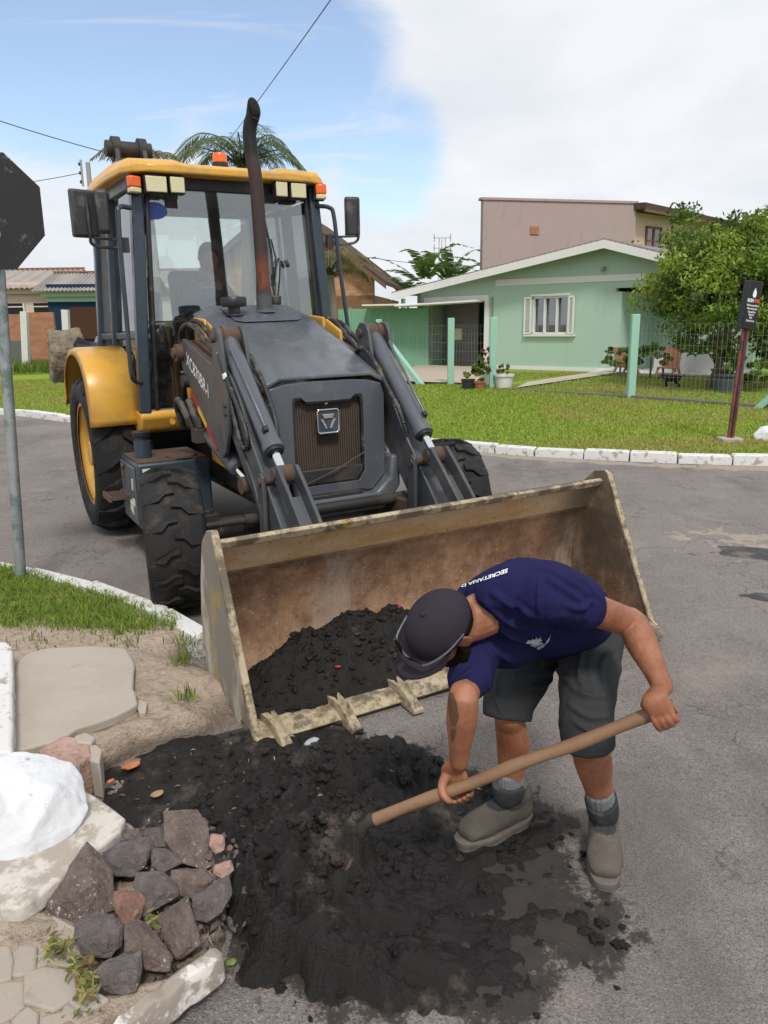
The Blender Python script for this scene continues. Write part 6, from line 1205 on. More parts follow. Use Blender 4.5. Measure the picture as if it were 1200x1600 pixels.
SH.append(ell(atD(793, 998, 2.22), [LR, back, np.cross(LR, back)], (.10, .085, .12))); SH.append(ell(atD(772, 925, 2.15), [LR, back, np.cross(LR, back)], (.105, .062, .075))); SH.append(ell(atD(745, 938, 2.26), [LR, back, np.cross(LR, back)], (.08, .06, .07)))
def foldset(lines, dep0, sd=3):
    out = []
    for pts, am, wd in lines:
        out.append((cat([atD(*p) for p in pts], 8), am, wd))
    def f(co):
        d = np.zeros(len(co))
        for P_, am, wd in out:
            A = np.array(P_); m_ = np.full(len(co), 1e9); tt = np.zeros(len(co))
            for i in range(len(A)-1):
                ab = A[i+1]-A[i]; t = np.clip(((co-A[i])@ab)/(ab@ab), 0, 1); q = np.linalg.norm(co-A[i]-t[:, None]*ab, axis=1); k = q < m_; tt[k] = (i+t[k])/(len(A)-1); m_ = np.minimum(m_, q)
            env = np.sin(np.pi*np.clip(tt*.9+.05, 0, 1))**.6; x = m_/wd; d += am*env*((1-x*x)*np.exp(-x*x*.9))
        return d
    return f
raw = fuse('t_shirt', SH, .0065, 5, None, None); bvr = BVHTree.FromPolygons([v.co[:] for v in raw.data.vertices], [p.vertices[:] for p in raw.data.polygons]); bpy.data.objects.remove(raw)
def on_shirt(px, py, bvx=None):
    d_ = Vector(ray(px, py)); h = (bvx or bvr).ray_cast(Vector((0, 0, H)), d_.normalized()); p = h[0] if h[0] is not None else (bvx or bvr).find_nearest(Vector((0, 0, H))+d_*2.15)[0]
    return (px, py, float(np.dot(np.array(p)-np.array([0, 0, H]), -Cn)))
SL = [([(848, 888), (880, 905), (920, 930)], .010, .012), ([(850, 900), (880, 920), (915, 948)], .009, .012), ([(845, 905), (842, 940), (846, 975)], .007, .009), ([(880, 875), (915, 890), (945, 915)], .008, .010), ([(890, 868), (925, 885), (948, 902)], .007, .009), ([(875, 895), (910, 912), (940, 940)], .008, .010), ([(770, 925), (800, 945), (835, 965)], .009, .012), ([(760, 940), (790, 968), (820, 985)], .008, .011), ([(785, 985), (820, 1000), (860, 1000)], .008, .012), ([(880, 960), (870, 985), (850, 1010)], .009, .012), ([(900, 965), (895, 985), (880, 1000)], .007, .010), ([(790, 880), (830, 872), (870, 866)], .006, .016), ([(735, 1020), (720, 1040), (705, 1055)], .007, .010), ([(740, 1045), (720, 1058), (702, 1066)], .006, .009), ([(760, 1000), (775, 1020), (800, 1035)], .008, .011), ([(925, 940), (905, 950), (885, 945)], .007, .010)]
ff = foldset([([on_shirt(*q) for q in p], a, w_) for p, a, w_ in SL], 0)
shirt = fuse('t_shirt', SH, .0055, 5, 'shirt_navy', worker, lambda co: wr_shirt(co)*.8+ff(co)*1.5)
# collar ring
nk = nrm(HC-J['c7']-up_h*.1); cc_ = J['c7']+nrm(HC-up_h*.07-fw*.05-J['c7'])*.055; u1 = nrm(lf-nk*np.dot(lf, nk)); u2 = np.cross(nk, u1)
# lettering on the back, projected onto the cloth
def bvh_of(o): return BVHTree.FromPolygons([v.co[:] for v in o.data.vertices], [p.vertices[:] for p in o.data.polygons])
bv = bvh_of(shirt)
def print_on(me, px_of, off, m, name, parent):
    bm = bmesh.new(); bm.from_mesh(me); bmesh.ops.triangulate(bm, faces=bm.faces)
    bmesh.ops.subdivide_edges(bm, edges=[e for e in bm.edges if e.calc_length() > .15], cuts=1)
    org = Vector((0, 0, H)); ok = True
    for v in bm.verts:
        px, py = px_of(v.co.x, v.co.y); d = Vector(ray(px, py)).normalized(); h = bv.ray_cast(org, d)
        if h[0] is None: h = bv.find_nearest(org+d*2.1)
        v.co = h[0]+h[1]*off
    bm.to_mesh(me); bm.free(); return obj(name, me, m, parent)
def cloth_print(txt, a, b, hgt, m, bold=.03):
    """print running from point a to b of the photograph on the shirt's own surface, glyph tops towards hgt"""
    me = text_mesh(txt, 1.0, bold); xs_ = [v.co.x for v in me.vertices]; W_ = max(xs_); a, b, hgt = np.array(a, float), np.array(b, float), np.array(hgt, float)
    f = lambda x, y: tuple(a+(b-a)*(x/W_)+hgt*(y*1.35)*(1-.35*x/W_)); print_on(me, f, .0025, m, 'shirt_print', worker)['kind'] = 'stuff'
cloth_print('SECRETARIA D', (794, 889), (722, 915), (-1, 6.5), 'white_decal')
pm('shirt_ink', (.34, .36, .42), .8)
lg = [[(821, 1005), (826, 999), (829, 1001), (832, 996), (835, 999), (838, 994), (841, 998), (844, 993), (846, 1001), (838, 1006)], [(828, 1007), (846, 1003), (848, 1005), (836, 1010)], [(838, 1011), (850, 1005), (858, 996), (861, 989), (859, 1000), (850, 1010), (841, 1014)]]
for pl in lg:
    me = bpy.data.meshes.new('logo'); me.from_pydata([(x, y, 0) for x, y in pl], [], [tuple(range(len(pl)))]); bm = bmesh.new(); bm.from_mesh(me); bmesh.ops.triangulate(bm, faces=bm.faces); bmesh.ops.subdivide_edges(bm, edges=bm.edges, cuts=4, use_grid_fill=True); bm.to_mesh(me); bm.free(); print_on(me, lambda x, y: (x, y), .003, 'shirt_ink', 'shirt_emblem', worker)
# shorts
def wr_short(co): return .006*fbm(co[:, 0]*12, co[:, 1]*12, co[:, 2]*7, 3)+.015*(ridged(co[:, 0]*7, co[:, 1]*7, co[:, 2]*9, 3)-.6)
SO = [loft([J['waist']*.5+J['pelvis']*.5-back*.01, J['pelvis'], (J['hipR']+J['hipL'])/2-np.array([0, 0, .02])], [(.150, .108), (.160, .118), (.162, .120)], LRh, 26)]
for h, k, a, f in (('hipR', 'kneeR', 'ankR', fR), ('hipL', 'kneeL', 'ankL', fL)):
    e = .035 if h == 'hipR' else .085; d = nrm(J[a]-J[k]); SO.append(loft([J[h], J[h]*.55+J[k]*.45, J[k]*.85+J[h]*.15+f*.014, J[k]+d*e+f*.012], [(.108, .102), (.096, .093), (.085, .083), (.078, .076)], f, 24, 5, False))
raw = fuse('shorts', SO, .0065, 4, None, None); bv2 = BVHTree.FromPolygons([v.co[:] for v in raw.data.vertices], [p.vertices[:] for p in raw.data.polygons]); bpy.data.objects.remove(raw)
SL2 = [([(865, 1045), (840, 1055), (800, 1062)], .009, .013), ([(862, 1060), (835, 1075), (790, 1085)], .008, .012), ([(868, 1040), (890, 1062), (930, 1075)], .009, .013), ([(880, 1060), (910, 1085), (950, 1090)], .008, .012), ([(960, 1010), (940, 1040), (945, 1080)], .008, .012), ([(890, 1100), (920, 1120), (950, 1118)], .007, .011), ([(780, 1050), (775, 1085), (785, 1112)], .007, .011), ([(910, 1010), (905, 1050), (915, 1090)], .007, .012), ([(895, 1125), (920, 1140), (950, 1138)], .006, .010), ([(850, 1035), (870, 1050), (890, 1045)], .008, .012)]
f2 = foldset([([on_shirt(*q, bv2) for q in p], a, w_) for p, a, w_ in SL2], 0)
fuse('shorts', SO, .0055, 4, 'shorts_grey', worker, lambda co: wr_short(co)*.8+f2(co)*1.4)
# cap
def capm():
    V = []; n = 40; rings = 12
    for i in range(rings+1):
        ph = math.pi/2*i/rings
        for k in range(n):
            th = 2*math.pi*k/n; seam = 1-.012*(math.exp(-((th % (math.pi/3))/.05)**2)+math.exp(-((math.pi/3-(th % (math.pi/3)))/.05)**2))*math.cos(ph)**.3
            r = math.cos(ph)**.75; V.append(hp(.113*r*math.cos(th)*seam-.002, .092*r*math.sin(th)*seam, .018+.098*math.sin(ph)**1.15*seam-.004*math.cos(th)*r))
    V2 = []
    for k in range(n): th = 2*math.pi*k/n; V2.append(hp(.108*math.cos(th), .088*math.sin(th), .012))
    Fc = [(i*n+k, i*n+(k+1) % n, (i+1)*n+(k+1) % n, (i+1)*n+k) for i in range(rings) for k in range(n)]
    return MB().add(V, Fc)
cg = bpy.data.objects.new('cap', None); col.objects.link(cg); cg.parent = worker
o = capm().build('cap_crown', 'cap_grey', cg, smooth=True); md = o.modifiers.new('s', 'SOLIDIFY'); md.thickness = .004
o = MB().add(*ell(hp(0, 0, .119), AX, (.008, .008, .004), 2)).build('cap_button', 'cap_grey', cg, smooth=True)
V = []; nb = 17
for j in range(7):
    t = j/6
    for i in range(nb):
        a = (i/(nb-1)*2-1)*1.25; rr_ = 1; bx_, by_ = .108*math.cos(a), .089*math.sin(a); ext = .078*math.cos(a*.9)**.7*t; V.append(hp(bx_+ext, by_*(1+.02*t), .016-.010*t-.024*(by_/.089)**2*(.3+.7*t)+.004*t))
o = MB().add(V, [tuple(f) for f in grid_faces(7, nb)]).build('cap_brim', 'cap_grey', cg, smooth=True); md = o.modifiers.new('s', 'SOLIDIFY'); md.thickness = .004; md.offset = 0
# sunglasses pushed onto the cap
sgq = bpy.data.objects.new('sunglasses', None); col.objects.link(sgq); sgq.parent = worker
fp = [hp(-.03, .088, .028), hp(.04, .092, .040), hp(.105, .070, .046), hp(.122, .035, .047), hp(.126, 0, .049), hp(.122, -.035, .047), hp(.105, -.070, .046), hp(.04, -.092, .040)]
MB().tube(cat(fp, 5), .0030, 6).build('glasses_frame', 'cyl_grey', sgq, smooth=True)
for s in (-1, 1): MB().add(*ell(hp(.120, s*.036, .060), [nrm(fw+lf*s*.35), nrm(lf-fw*s*.35), up_h], (.003, .028, .018), 2)).build('lens', 'sunglass', sgq, smooth=True)
# hair at the nape, beard
fuse('beard', [ell(hp(.052, 0, -.098), AX, (.044, .046, .032)), loft([hp(.0, .072, -.02), hp(.008, .070, -.06), hp(.035, .050, -.10), hp(.07, 0, -.118), hp(.035, -.050, -.10), hp(.008, -.070, -.06), hp(.0, -.072, -.02)], [.009, .017, .022, .024, .022, .017, .009], up_h)], .005, 3, 'beard', worker, lambda c: .002*fbm(c[:, 0]*160, c[:, 1]*160, c[:, 2]*160, 2))
fuse('hair', [ell(hp(-.026, 0, -.004), AX, (.080, .0765, .062))], .004, 2, 'beard', worker, lambda c: .0012*fbm(c[:, 0]*200, c[:, 1]*200, c[:, 2]*200, 2))
# tattoo on the forearm
bvb = bvh_of([c for c in worker.children if c.name.startswith('body')][0]); bv_keep = bv; bv = bvb
for pl in [[(699, 1082), (708, 1083), (714, 1098), (717, 1120), (712, 1136), (705, 1132), (701, 1108)], [(705, 1138), (713, 1138), (711, 1152), (707, 1160), (704, 1148)]]:
    me = bpy.data.meshes.new('tattoo'); me.from_pydata([(x, y, 0) for x, y in pl], [], [tuple(range(len(pl)))]); bm = bmesh.new(); bm.from_mesh(me); bmesh.ops.triangulate(bm, faces=bm.faces); bmesh.ops.subdivide_edges(bm, edges=bm.edges, cuts=4, use_grid_fill=True); bm.to_mesh(me); bm.free(); print_on(me, lambda x, y: (x, y), .0012, 'tattoo', 'tattoo', worker)
bv = bv_keep
# boots and socks
def boot(toe, heel, ank, shin, pitch=0.0):
    g = bpy.data.objects.new('boot', None); col.objects.link(g); g.parent = worker
    f = nrm(toe-heel); s = np.array([-f[1], f[0], 0]); L = np.linalg.norm(toe-heel); q = lambda a, b, z: heel+f*a*L+s*b+np.array([0, 0, z])
    sh = nrm(shin-ank)
    A = loft([q(.10, 0, .062), q(.30, 0, .068), q(.52, 0, .066), q(.74, 0, .058), q(.90, 0, .050)], [(.043, .046), (.045, .052), (.049, .048), (.054, .039), (.046, .028)], s, 22)
    B = loft([q(.18, 0, .06), q(.20, 0, .11), ank+sh*.06, ank+sh*.10], [(.044, .056), (.047, .062), (.050, .062), (.051, .062)], s, 22, 5, False)
    bo = fuse('boot_upper', [A, B], .004, 3, 'boot_leather', g, lambda c: .0028*fbm(c[:, 0]*30, c[:, 1]*30, c[:, 2]*30, 3)+.003*(ridged(c[:, 0]*14, c[:, 1]*14, c[:, 2]*30, 2)-.6))
    bo.data.materials.append(MATS['boot_elastic'])
    for pl_ in bo.data.polygons:
        c = np.array(pl_.center); a_ = np.dot(c-heel, f)/L; z_ = c[2]-heel[2]; w_ = abs(np.dot(c-heel, s))
        if z_ > .094+.9*max(0, w_-.028)+.10*max(0, a_-.45) and a_ > .27: pl_.material_index = 1
    out = []
    for i in range(36):
        a = 2*math.pi*i/36; x = math.cos(a); y = math.sin(a); lx = .5+.53*np.sign(x)*abs(x)**.75; wd = (.052 if lx > .6 else .044+.008*sstep(.3, .7, lx)); out.append((lx, float(wd)*np.sign(y)*abs(y)**.7))
    m = MB(); zz = [0.0, .014, .016, .030, .034]; kx = [1.0, 1.0, 1.025, 1.03, .97]; n_ = 36
    for z, k_ in zip(zz, kx): m.v += [tuple(q((a-.5)*k_+.5, b*k_, z+(.006 if .35 < a < .5 and z == 0 else 0))) for a, b in out]
    for i in range(4): m.f += [(i*n_+j, i*n_+(j+1) % n_, (i+1)*n_+(j+1) % n_, (i+1)*n_+j) for j in range(n_)]
    m.f += [tuple(range(n_-1, -1, -1)), tuple(4*n_+j for j in range(n_))]; m.build('sole', 'boot_sole', g, smooth=True)
    fuse('sock', [loft([ank+sh*.06, ank+sh*.12, ank+sh*.145], [(.042, .046), (.043, .047), (.042, .046)], s, 24, 5, False)], .004, 1, 'sock', g, lambda c: .0015*np.sin(np.arctan2(c[:, 1]-ank[1], c[:, 0]-ank[0])*34))
boot(np.array([.232, 2.152, .012]), np.array([.475, 2.295, .012]), J['ankR'], J['kneeR']); boot(np.array([.648, 1.965, 0]), np.array([.712, 2.245, 0]), J['ankL'], J['kneeL'])
rebase(worker, (.5, 2.18, 0))
# ------------------------------------------------------------------ shovel
sv = empty('shovel'); tag(sv, 'long wooden handled shovel held by the bending worker, blade in the mud', 'shovel')
e0 = hB+hx*.034; e1 = hA-hx*.30; pts = [e0+(e1-e0)*t for t in np.linspace(0, 1, 14)]
MB().tube(cat([p+hu*.002*math.sin(i*1.3) for i, p in enumerate(pts)], 3), [.0178+.0010*math.sin(i*.7) for i in range(40)], 16).build('handle', 'handle_wood', sv, smooth=True)
b0 = e1; dn = nrm(-hx+np.array([0, 0, -1.4])); MB().tube([b0+hx*.02, b0-hx*.02, b0+dn*.11], [.0215, .0215, .017], 14).build('socket', 'dark_steel', sv, smooth=True)
V = []; b1 = b0+dn*.09; sd_ = nrm(np.cross(dn, hn)) if False else nrm(np.cross(dn, np.array([0, 0, 1]))); upb = np.cross(sd_, dn)
for i in range(9):
    t = i/8
    for j in range(9):
        u = j/8*2-1; wd = .11*(1-.55*max(0, t-.6)/.4*abs(u)**.5)*(1 if t > .02 else .7); V.append(b1+dn*(t*.23*(1-.16*u*u*(t > .7)))+sd_*u*wd-upb*(.02*(1-u*u))-np.array([0, 0, .05*t]))
o = MB().add(V, [tuple(f) for f in grid_faces(9, 9)]).build('blade', 'rusty_steel', sv, smooth=True); md = o.modifiers.new('s', 'SOLIDIFY'); md.thickness = .003
rebase(sv, tuple(np.array(b1)))
# ------------------------------------------------------------------ operator in the cab
op = empty('person'); tag(op, 'machine operator in dark shirt sitting behind the windscreen looking down', 'person')
lv_ = lambda x, y, z: np.array(VM @ Vector((x, y, z))); ux, uy, uz = [np.array(VM.to_3x3().col[i]) for i in range(3)]
hc = lv_(-2.25, .04, 2.22); o_f = nrm(ux*.8-uz*.5); o_u = nrm(uz*.85+ux*.5)
B_ = [ell(hc, [o_f, uy, o_u], (.098, .078, .12)), ell(hc+o_f*.045-o_u*.06, [o_f, uy, o_u], (.055, .052, .06)), loft([hc+o_f*.09+o_u*.01, hc+o_f*.113-o_u*.025], [.010, .014], uy, 10), loft([hc-o_u*.03, lv_(-2.33, .03, 2.02)], [.056, .066], uy)]
for s in (-1, 1): B_.append(ell(hc+uy*s*.08-o_f*.01, [o_f, uy, o_u], (.02, .01, .032))); B_.append(loft([lv_(-2.33, s*.19+.02, 1.93), lv_(-2.16, s*.26+.02, 1.68), lv_(-1.93, s*.17+.02, 1.76), lv_(-1.84, s*.13+.02, 1.80)], [.055, .045, .035, .036], uz)); B_.append(loft([lv_(-2.3, s*.1, 1.58), lv_(-1.9, s*.16, 1.60), lv_(-1.82, s*.16, 1.2), lv_(-1.76, s*.16, 1.1)], [.085, .07, .05, .05], uy))
B_.append(loft([lv_(-2.33, .02, 1.98), lv_(-2.34, .02, 1.8), lv_(-2.32, .02, 1.58)], [(.17, .10), (.17, .11), (.17, .12)], uy))
fuse('body', B_, .011, 3, 'skin', op)
C_ = [loft([lv_(-2.33, .02, 2.01), lv_(-2.335, .02, 1.9), lv_(-2.33, .02, 1.75), lv_(-2.30, .02, 1.56)], [(.12, .09), (.195, .12), (.19, .13), (.185, .14)], uy)]
for s in (-1, 1): C_.append(loft([lv_(-2.33, s*.16+.02, 1.95), lv_(-2.2, s*.25+.02, 1.75)], [.072, .062], uz))
fuse('shirt', C_, .012, 3, 'operator_shirt', op); fuse('hair', [ell(hc-o_f*.012+o_u*.02, [o_f, uy, o_u], (.1, .083, .108))], .01, 2, 'beard', op)
tr = [loft([lv_(-2.34, s*.1, 1.57), lv_(-1.88, s*.16, 1.60), lv_(-1.80, s*.16, 1.2)], [.10, .085, .065], uy) for s in (-1, 1)]; fuse('trousers', tr, .012, 3, 'interior', op)
rebase(op, tuple(lv_(-2.3, 0, 1.5)))
# ------------------------------------------------------------------ houses across the street
class Frame:
    """a house: local u along the facade, v inward, z up; root empty carries the placement"""
    def __init__(s, name, org, a, label, catg):
        s.o = Vector(org); s.M = Matrix.Translation(s.o) @ Matrix.Rotation(a, 4, 'Z'); s.Mi = s.M.inverted()
        s.root = empty(name, org, (0, 0, a)); tag(s.root, label, catg)
    def hs(s, px, py, v=0.0):
        d = s.Mi.to_3x3() @ Vector(ray(px, py)); o = s.Mi @ Vector((0, 0, H)); t = (v-o.y)/d.y; p = o+d*t; return (p.x, p.z)
    def part(s, name, mb, m, bev=0.0, par=None, label=None, kind=None):
        o = mb.build(name, m, par or s.root, bev=bev, kind=kind)
        if label: o['label'] = label
        return o
A_ = math.atan2(-.645, .764)
gh = Frame('green_house', (1.25, 26.45, .30), A_, 'single storey mint green house with white gable trim and open garage', 'house'); hs = gh.hs
uL = hs(652, 500)[0]; g0, g1 = hs(670, 520)[0], hs(757, 520)[0]; zg = hs(712, 472)[1]; w0, w1 = hs(832, 500)[0], hs(888, 500)[0]; zw0, zw1 = hs(860, 522)[1], hs(860, 463)[1]; p0 = hs(960, 500)[0]; zp = hs(985, 449)[1]; uR = hs(1075, 500)[0]; zb = -.4
RL_, RG, RR_ = hs(612, 461, -.5), hs(945, 378, -.5), hs(1085, 412, -.5)
def rz(u): return RL_[1]+(RG[1]-RL_[1])*(u-RL_[0])/(RG[0]-RL_[0]) if u < RG[0] else RG[1]+(RR_[1]-RG[1])*(u-RG[0])/(RR_[0]-RG[0])
m = MB()
def strip(a, b, z0, z1=None, th=.18):
    if z1 is None:
        us = [a]+([RG[0]] if a < RG[0] < b else [])+[b]; poly = [(a, z0), (b, z0)]+[(u, rz(u)-.04) for u in reversed(us)]
    else: poly = [(a, z0), (b, z0), (b, z1), (a, z1)]
    m.xz(poly, 0, th)
strip(uL, g0, zb); strip(g0, g1, zg); strip(g1, w0, zb); strip(w0, w1, zb, zw0); strip(w0, w1, zw1); strip(w1, p0, zb); strip(p0, uR+.9, zp)
m.box((uL+.09, 4.5, 1.1), (.18, 9, 3.0)).box(((uL+uR)/2+.5, 9, 1.2), (uR-uL+1, .18, 3.2)).box((p0+.09, 1.2, .9), (.18, 2.4, 2.6)).box(((p0+uR)/2+.6, 2.3, .9), (uR-p0+1, .18, 2.6)).box((g1+.25, 2.5, 1.0), (.12, 5, 2.4))
gh.part('wall', m, 'green_wall')
# white trims
band = [hs(775, 447), hs(1012, 437), hs(1012, 427), hs(775, 437)]; gh.part('gable_band', MB().xz(band, -.025, .0), 'white_wall')
gh.part('plinth', MB().xz([(g1+.1, zb), (p0, zb), (p0, hs(860, 573)[1]), (g1+.1, hs(860, 573)[1])], -.03, .0), 'white_wall')
gh.part('garage_frame', MB().xz([(g0-.18, zb), (g0, zb), (g0, zg), (g0-.18, zg)], -.03, .19).xz([(g1, zb), (g1+.15, zb), (g1+.15, zg), (g1, zg)], -.03, .19).xz([(g0-.18, zg), (g1+.15, zg), (g1+.15, zg+.18), (g0-.18, zg+.18)], -.032, .19), 'white_wall')
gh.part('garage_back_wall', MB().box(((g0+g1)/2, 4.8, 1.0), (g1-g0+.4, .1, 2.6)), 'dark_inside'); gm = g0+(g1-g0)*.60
gh.part('garage_side_screen', MB().box(((g0+gm)/2, 1.0, .9), (gm-g0, .06, 2.6)), 'garage_panel'); gh.part('garage_floor', MB().box(((g0+g1)/2, 2.4, -.06), (g1-g0+.3, 5.2, .08)), 'drive')
gh.part('tilting_door', MB().bar((g0-.5, -.9, zg-.10), (g1-.05, -.15, zg+.0), .9, .05), 'white_wall', .01)
gh.part('meter_box', MB().box((g0+.50, .96, hs(686, 523)[1]), (.34, .06, .38)), 'meter_box', .01)
# window with louvred shutters
wn = gh.part('window', MB().xz([(w0, zw0), (w1, zw0), (w1, zw1), (w0, zw1)], .12, .13), 'window_glass')
wm = (w0+w1)/2; ww = w1-w0; fr_ = MB()
for a, b, c, d in ((w0, w0+.05, zw0, zw1), (w1-.05, w1, zw0, zw1), (w0, w1, zw0, zw0+.05), (w0, w1, zw1-.05, zw1), (w0+ww*.31, w0+ww*.35, zw0, zw1), (w0+ww*.65, w0+ww*.69, zw0, zw1)): fr_.box(((a+b)/2, .05, (c+d)/2), (b-a, .10, d-c))
gh.part('window_frame', fr_, 'white_wall', .0, wn); gh.part('curtain', MB().add([(w0+ww*i/30, .22+.03*math.sin(i*1.9), z) for z in (zw0, zw1) for i in range(31)], [(i, i+1, 32+i, 31+i) for i in range(30)]), 'curtain', .0, wn)
gh.part('window_sill', MB().box((wm, -.03, zw0-.04), (ww+.5, .12, .05)), 'white_wall', .0, wn); gh.part('window_head', MB().box((wm, -.02, zw1+.04), (ww+.1, .08, .06)), 'white_wall', .0, wn)
for s, a, b in ((-1, hs(820, 500)[0], w0-.01), (1, w1+.01, hs(898, 500)[0])):
    sh_ = gh.part('shutter', MB().box((a+.025, -.05, (zw0+zw1)/2), (.05, .05, zw1-zw0)).box((b-.025, -.05, (zw0+zw1)/2), (.05, .05, zw1-zw0)).box(((a+b)/2, -.052, zw0+.03), (b-a, .05, .06)).box(((a+b)/2, -.052, zw1-.03), (b-a, .05, .06)), 'white_wall', .0); nl = 16
    for i in range(nl): gh.part('louvre', MB().box(((a+b)/2, -.05, zw0+.08+(zw1-zw0-.16)*(i+.5)/nl), (b-a-.1, .012, .055), (.6, 0, 0)), 'white_wall', .0, sh_)
# porch
gh.part('porch_floor', MB().box(((p0+uR)/2+.4, .9, -.02), (uR-p0+1.6, 3.0, .14)), 'tile_white'); gh.part('porch_low_wall', MB().box((p0+1.9, .3, .28), (1.6, .12, .5)), 'tile_white', .01); gh.part('porch_post', MB().box((p0+2.9, .3, 1.0), (.2, .2, 2.3)), 'green_wall'); gh.part('porch_wall_base', MB().box((p0+.2, .02, .15), (.42, .06, .6)), 'tile_white')
# roof slabs and fascia
for nm, a, b in (('roof', RL_, RG), ('roof', RG, RR_)):
    rf = gh.part(nm, MB().xz([(a[0], a[1]), (b[0], b[1]), (b[0], b[1]+.10), (a[0], a[1]+.10)], -.5, 9.6), 'grey_roof'); gh.part('fascia', MB().xz([(a[0], a[1]-.16), (b[0], b[1]-.16), (b[0], b[1]+.055), (a[0], a[1]+.055)], -.56, -.503), 'white_wall', .0, rf)
    gh.part('soffit', MB().xz([(a[0], a[1]-.05), (b[0], b[1]-.05), (b[0], b[1]-.01), (a[0], a[1]-.01)], -.5, -.01), 'wood_eave', .0, rf)
gh.part('wall_lamp', MB().cyl((RG[0]-.2, -.1, RG[1]-.65), (RG[0]-.2, .0, RG[1]-.65), .05, n=10).cyl((RG[0]-.2, -.14, RG[1]-.72), (RG[0]-.2, -.1, RG[1]-.62), .05, n=10), 'interior_pale')
# two storey pink building behind
pb = Frame('pink_building', (*atY(752, 500, 36.0)[:2], 0), math.atan2(1.8, 7.7), 'two storey building with a big blank weathered pink plaster wall', 'building'); hs = pb.hs
Wd = hs(990, 400)[0]; zt0 = hs(752, 312)[1]; zt1 = hs(990, 318)[1]; Bv = Vector(pb.M @ Vector((Wd, 0, 0)))
pb.part('wall', MB().xz([(0, -.5), (Wd, -.5), (Wd, zt1), (0, zt0)], 0, .3), 'pink_plaster'); pb.part('coping', MB().xz([(-.1, zt0), (Wd+.05, zt1), (Wd+.05, zt1+.10), (-.1, zt0+.10)], -.06, .36), 'pink_plaster')
vx, vz = hs(835, 360); pb.part('vent_block', MB().box((vx, -.02, vz), (.42, .06, .36)), 'brick', .01)
sa = math.radians(25); e2 = Vector((math.cos(sa), math.sin(sa), 0))   # side wing runs back to the right
def sw(t, z, o=0.0): return Vector((Wd+t*math.cos(sa)+o*math.sin(sa), .15+t*math.sin(sa)-o*math.cos(sa), z))
Lw = 8.6; m = MB(); m.prism([(0, -.5), (Lw, -.5), (Lw, zt1-.35), (0, zt1-.35)], lambda a, b: sw(a, b), lambda a, b: sw(a, b, -.25)); pb.part('side_wall', m, 'peach_wall')
pb.part('roof', MB().prism([(-.2, zt1-.3), (Lw+.8, zt1-.55), (Lw+.8, zt1-.36), (-.2, zt1-.02)], lambda a, b: sw(a, b, .7), lambda a, b: sw(a, b+.5, -6)), 'tile_roof'); pb.part('gutter', MB().prism([(-.2, zt1-.42), (Lw+.8, zt1-.68), (Lw+.8, zt1-.56), (-.2, zt1-.30)], lambda a, b: sw(a, b, .74), lambda a, b: sw(a, b, .66)), 'wood_eave')
zwn = zt1-2.15; wq = pb.part('window', MB().prism([(1.0, zwn), (2.2, zwn), (2.2, zwn+1.2), (1.0, zwn+1.2)], lambda a, b: sw(a, b, .03), lambda a, b: sw(a, b, .0)), 'window_glass')
for a, b, c, d in ((.95, 1.07, zwn, zwn+1.25), (2.13, 2.25, zwn, zwn+1.25), (1.55, 1.65, zwn, zwn+1.2), (.95, 2.25, zwn-.06, zwn+.04), (.95, 2.25, zwn+1.16, zwn+1.26), (1.0, 2.2, zwn+.58, zwn+.63)): pb.part('window_frame', MB().prism([(a, c), (b, c), (b, d), (a, d)], lambda x, z: sw(x, z, .07), lambda x, z: sw(x, z, .02)), 'red_frame', .0, wq)
pb.part('balcony_shade_panel', MB().prism([(3.6, zwn-.6), (6.8, zwn-.6), (6.8, zwn+1.2), (3.6, zwn+1.2)], lambda a, b: sw(a, b, .03), lambda a, b: sw(a, b, .0)), 'dark_inside')  # flat near-black panel on the wall face, painting a recess's shade
# brick gable house behind the machine
bh = Frame('brick_house', (*atY(400, 500, 31.0)[:2], .3), math.radians(-8), 'unplastered orange brick house with a dark tiled gable roof behind the machine', 'house'); hs = bh.hs
rg = hs(440, 318); er = hs(604, 446, -.4); el_ = (2*rg[0]-er[0], er[1]); wr_ = hs(585, 500)[0]; wl_ = 2*rg[0]-wr_; zz = lambda u: rg[1]+(er[1]-rg[1])*abs(u-rg[0])/(er[0]-rg[0])
bh.part('wall', MB().xz([(wl_, -.5), (wr_, -.5), (wr_, zz(wr_)-.1), (rg[0], rg[1]-.1), (wl_, zz(wl_)-.1)], 0, .2).box(((wl_+wr_)/2, 4, 1), (wr_-wl_, 8, 3)), 'old_brick')
for a, b in ((el_, rg), (rg, er)): bh.part('roof', MB().xz([a, b, (b[0], b[1]+.14), (a[0], a[1]+.14)], -.5, 8.5), 'tile_roof'); bh.part('barge_board', MB().xz([(a[0], a[1]-.14), (b[0], b[1]-.14), (b[0], b[1]+.02), (a[0], a[1]+.02)], -.56, -.503), 'wood_eave')
u_, z_ = hs(508, 412); bw = bh.part('window', MB().box((u_-.1, -.01, z_), (.9, .05, .75)), 'window_glass'); bh.part('window_frame', MB().box((u_-.1, -.03, z_+.4), (1.0, .08, .07)).box((u_-.1, -.03, z_-.4), (1.0, .08, .07)).box((u_+.38, -.03, z_), (.07, .08, .75)), 'post_green', .0, bw)
for i in range(4): q = .25+i*.2; bh.part('rafter_end', MB().box((rg[0]+(er[0]-rg[0])*q, -.3, rg[1]+(er[1]-rg[1])*q-.12), (.12, .55, .10), (0, math.atan2(rg[1]-er[1], er[0]-rg[0]), 0)), 'wood_eave')
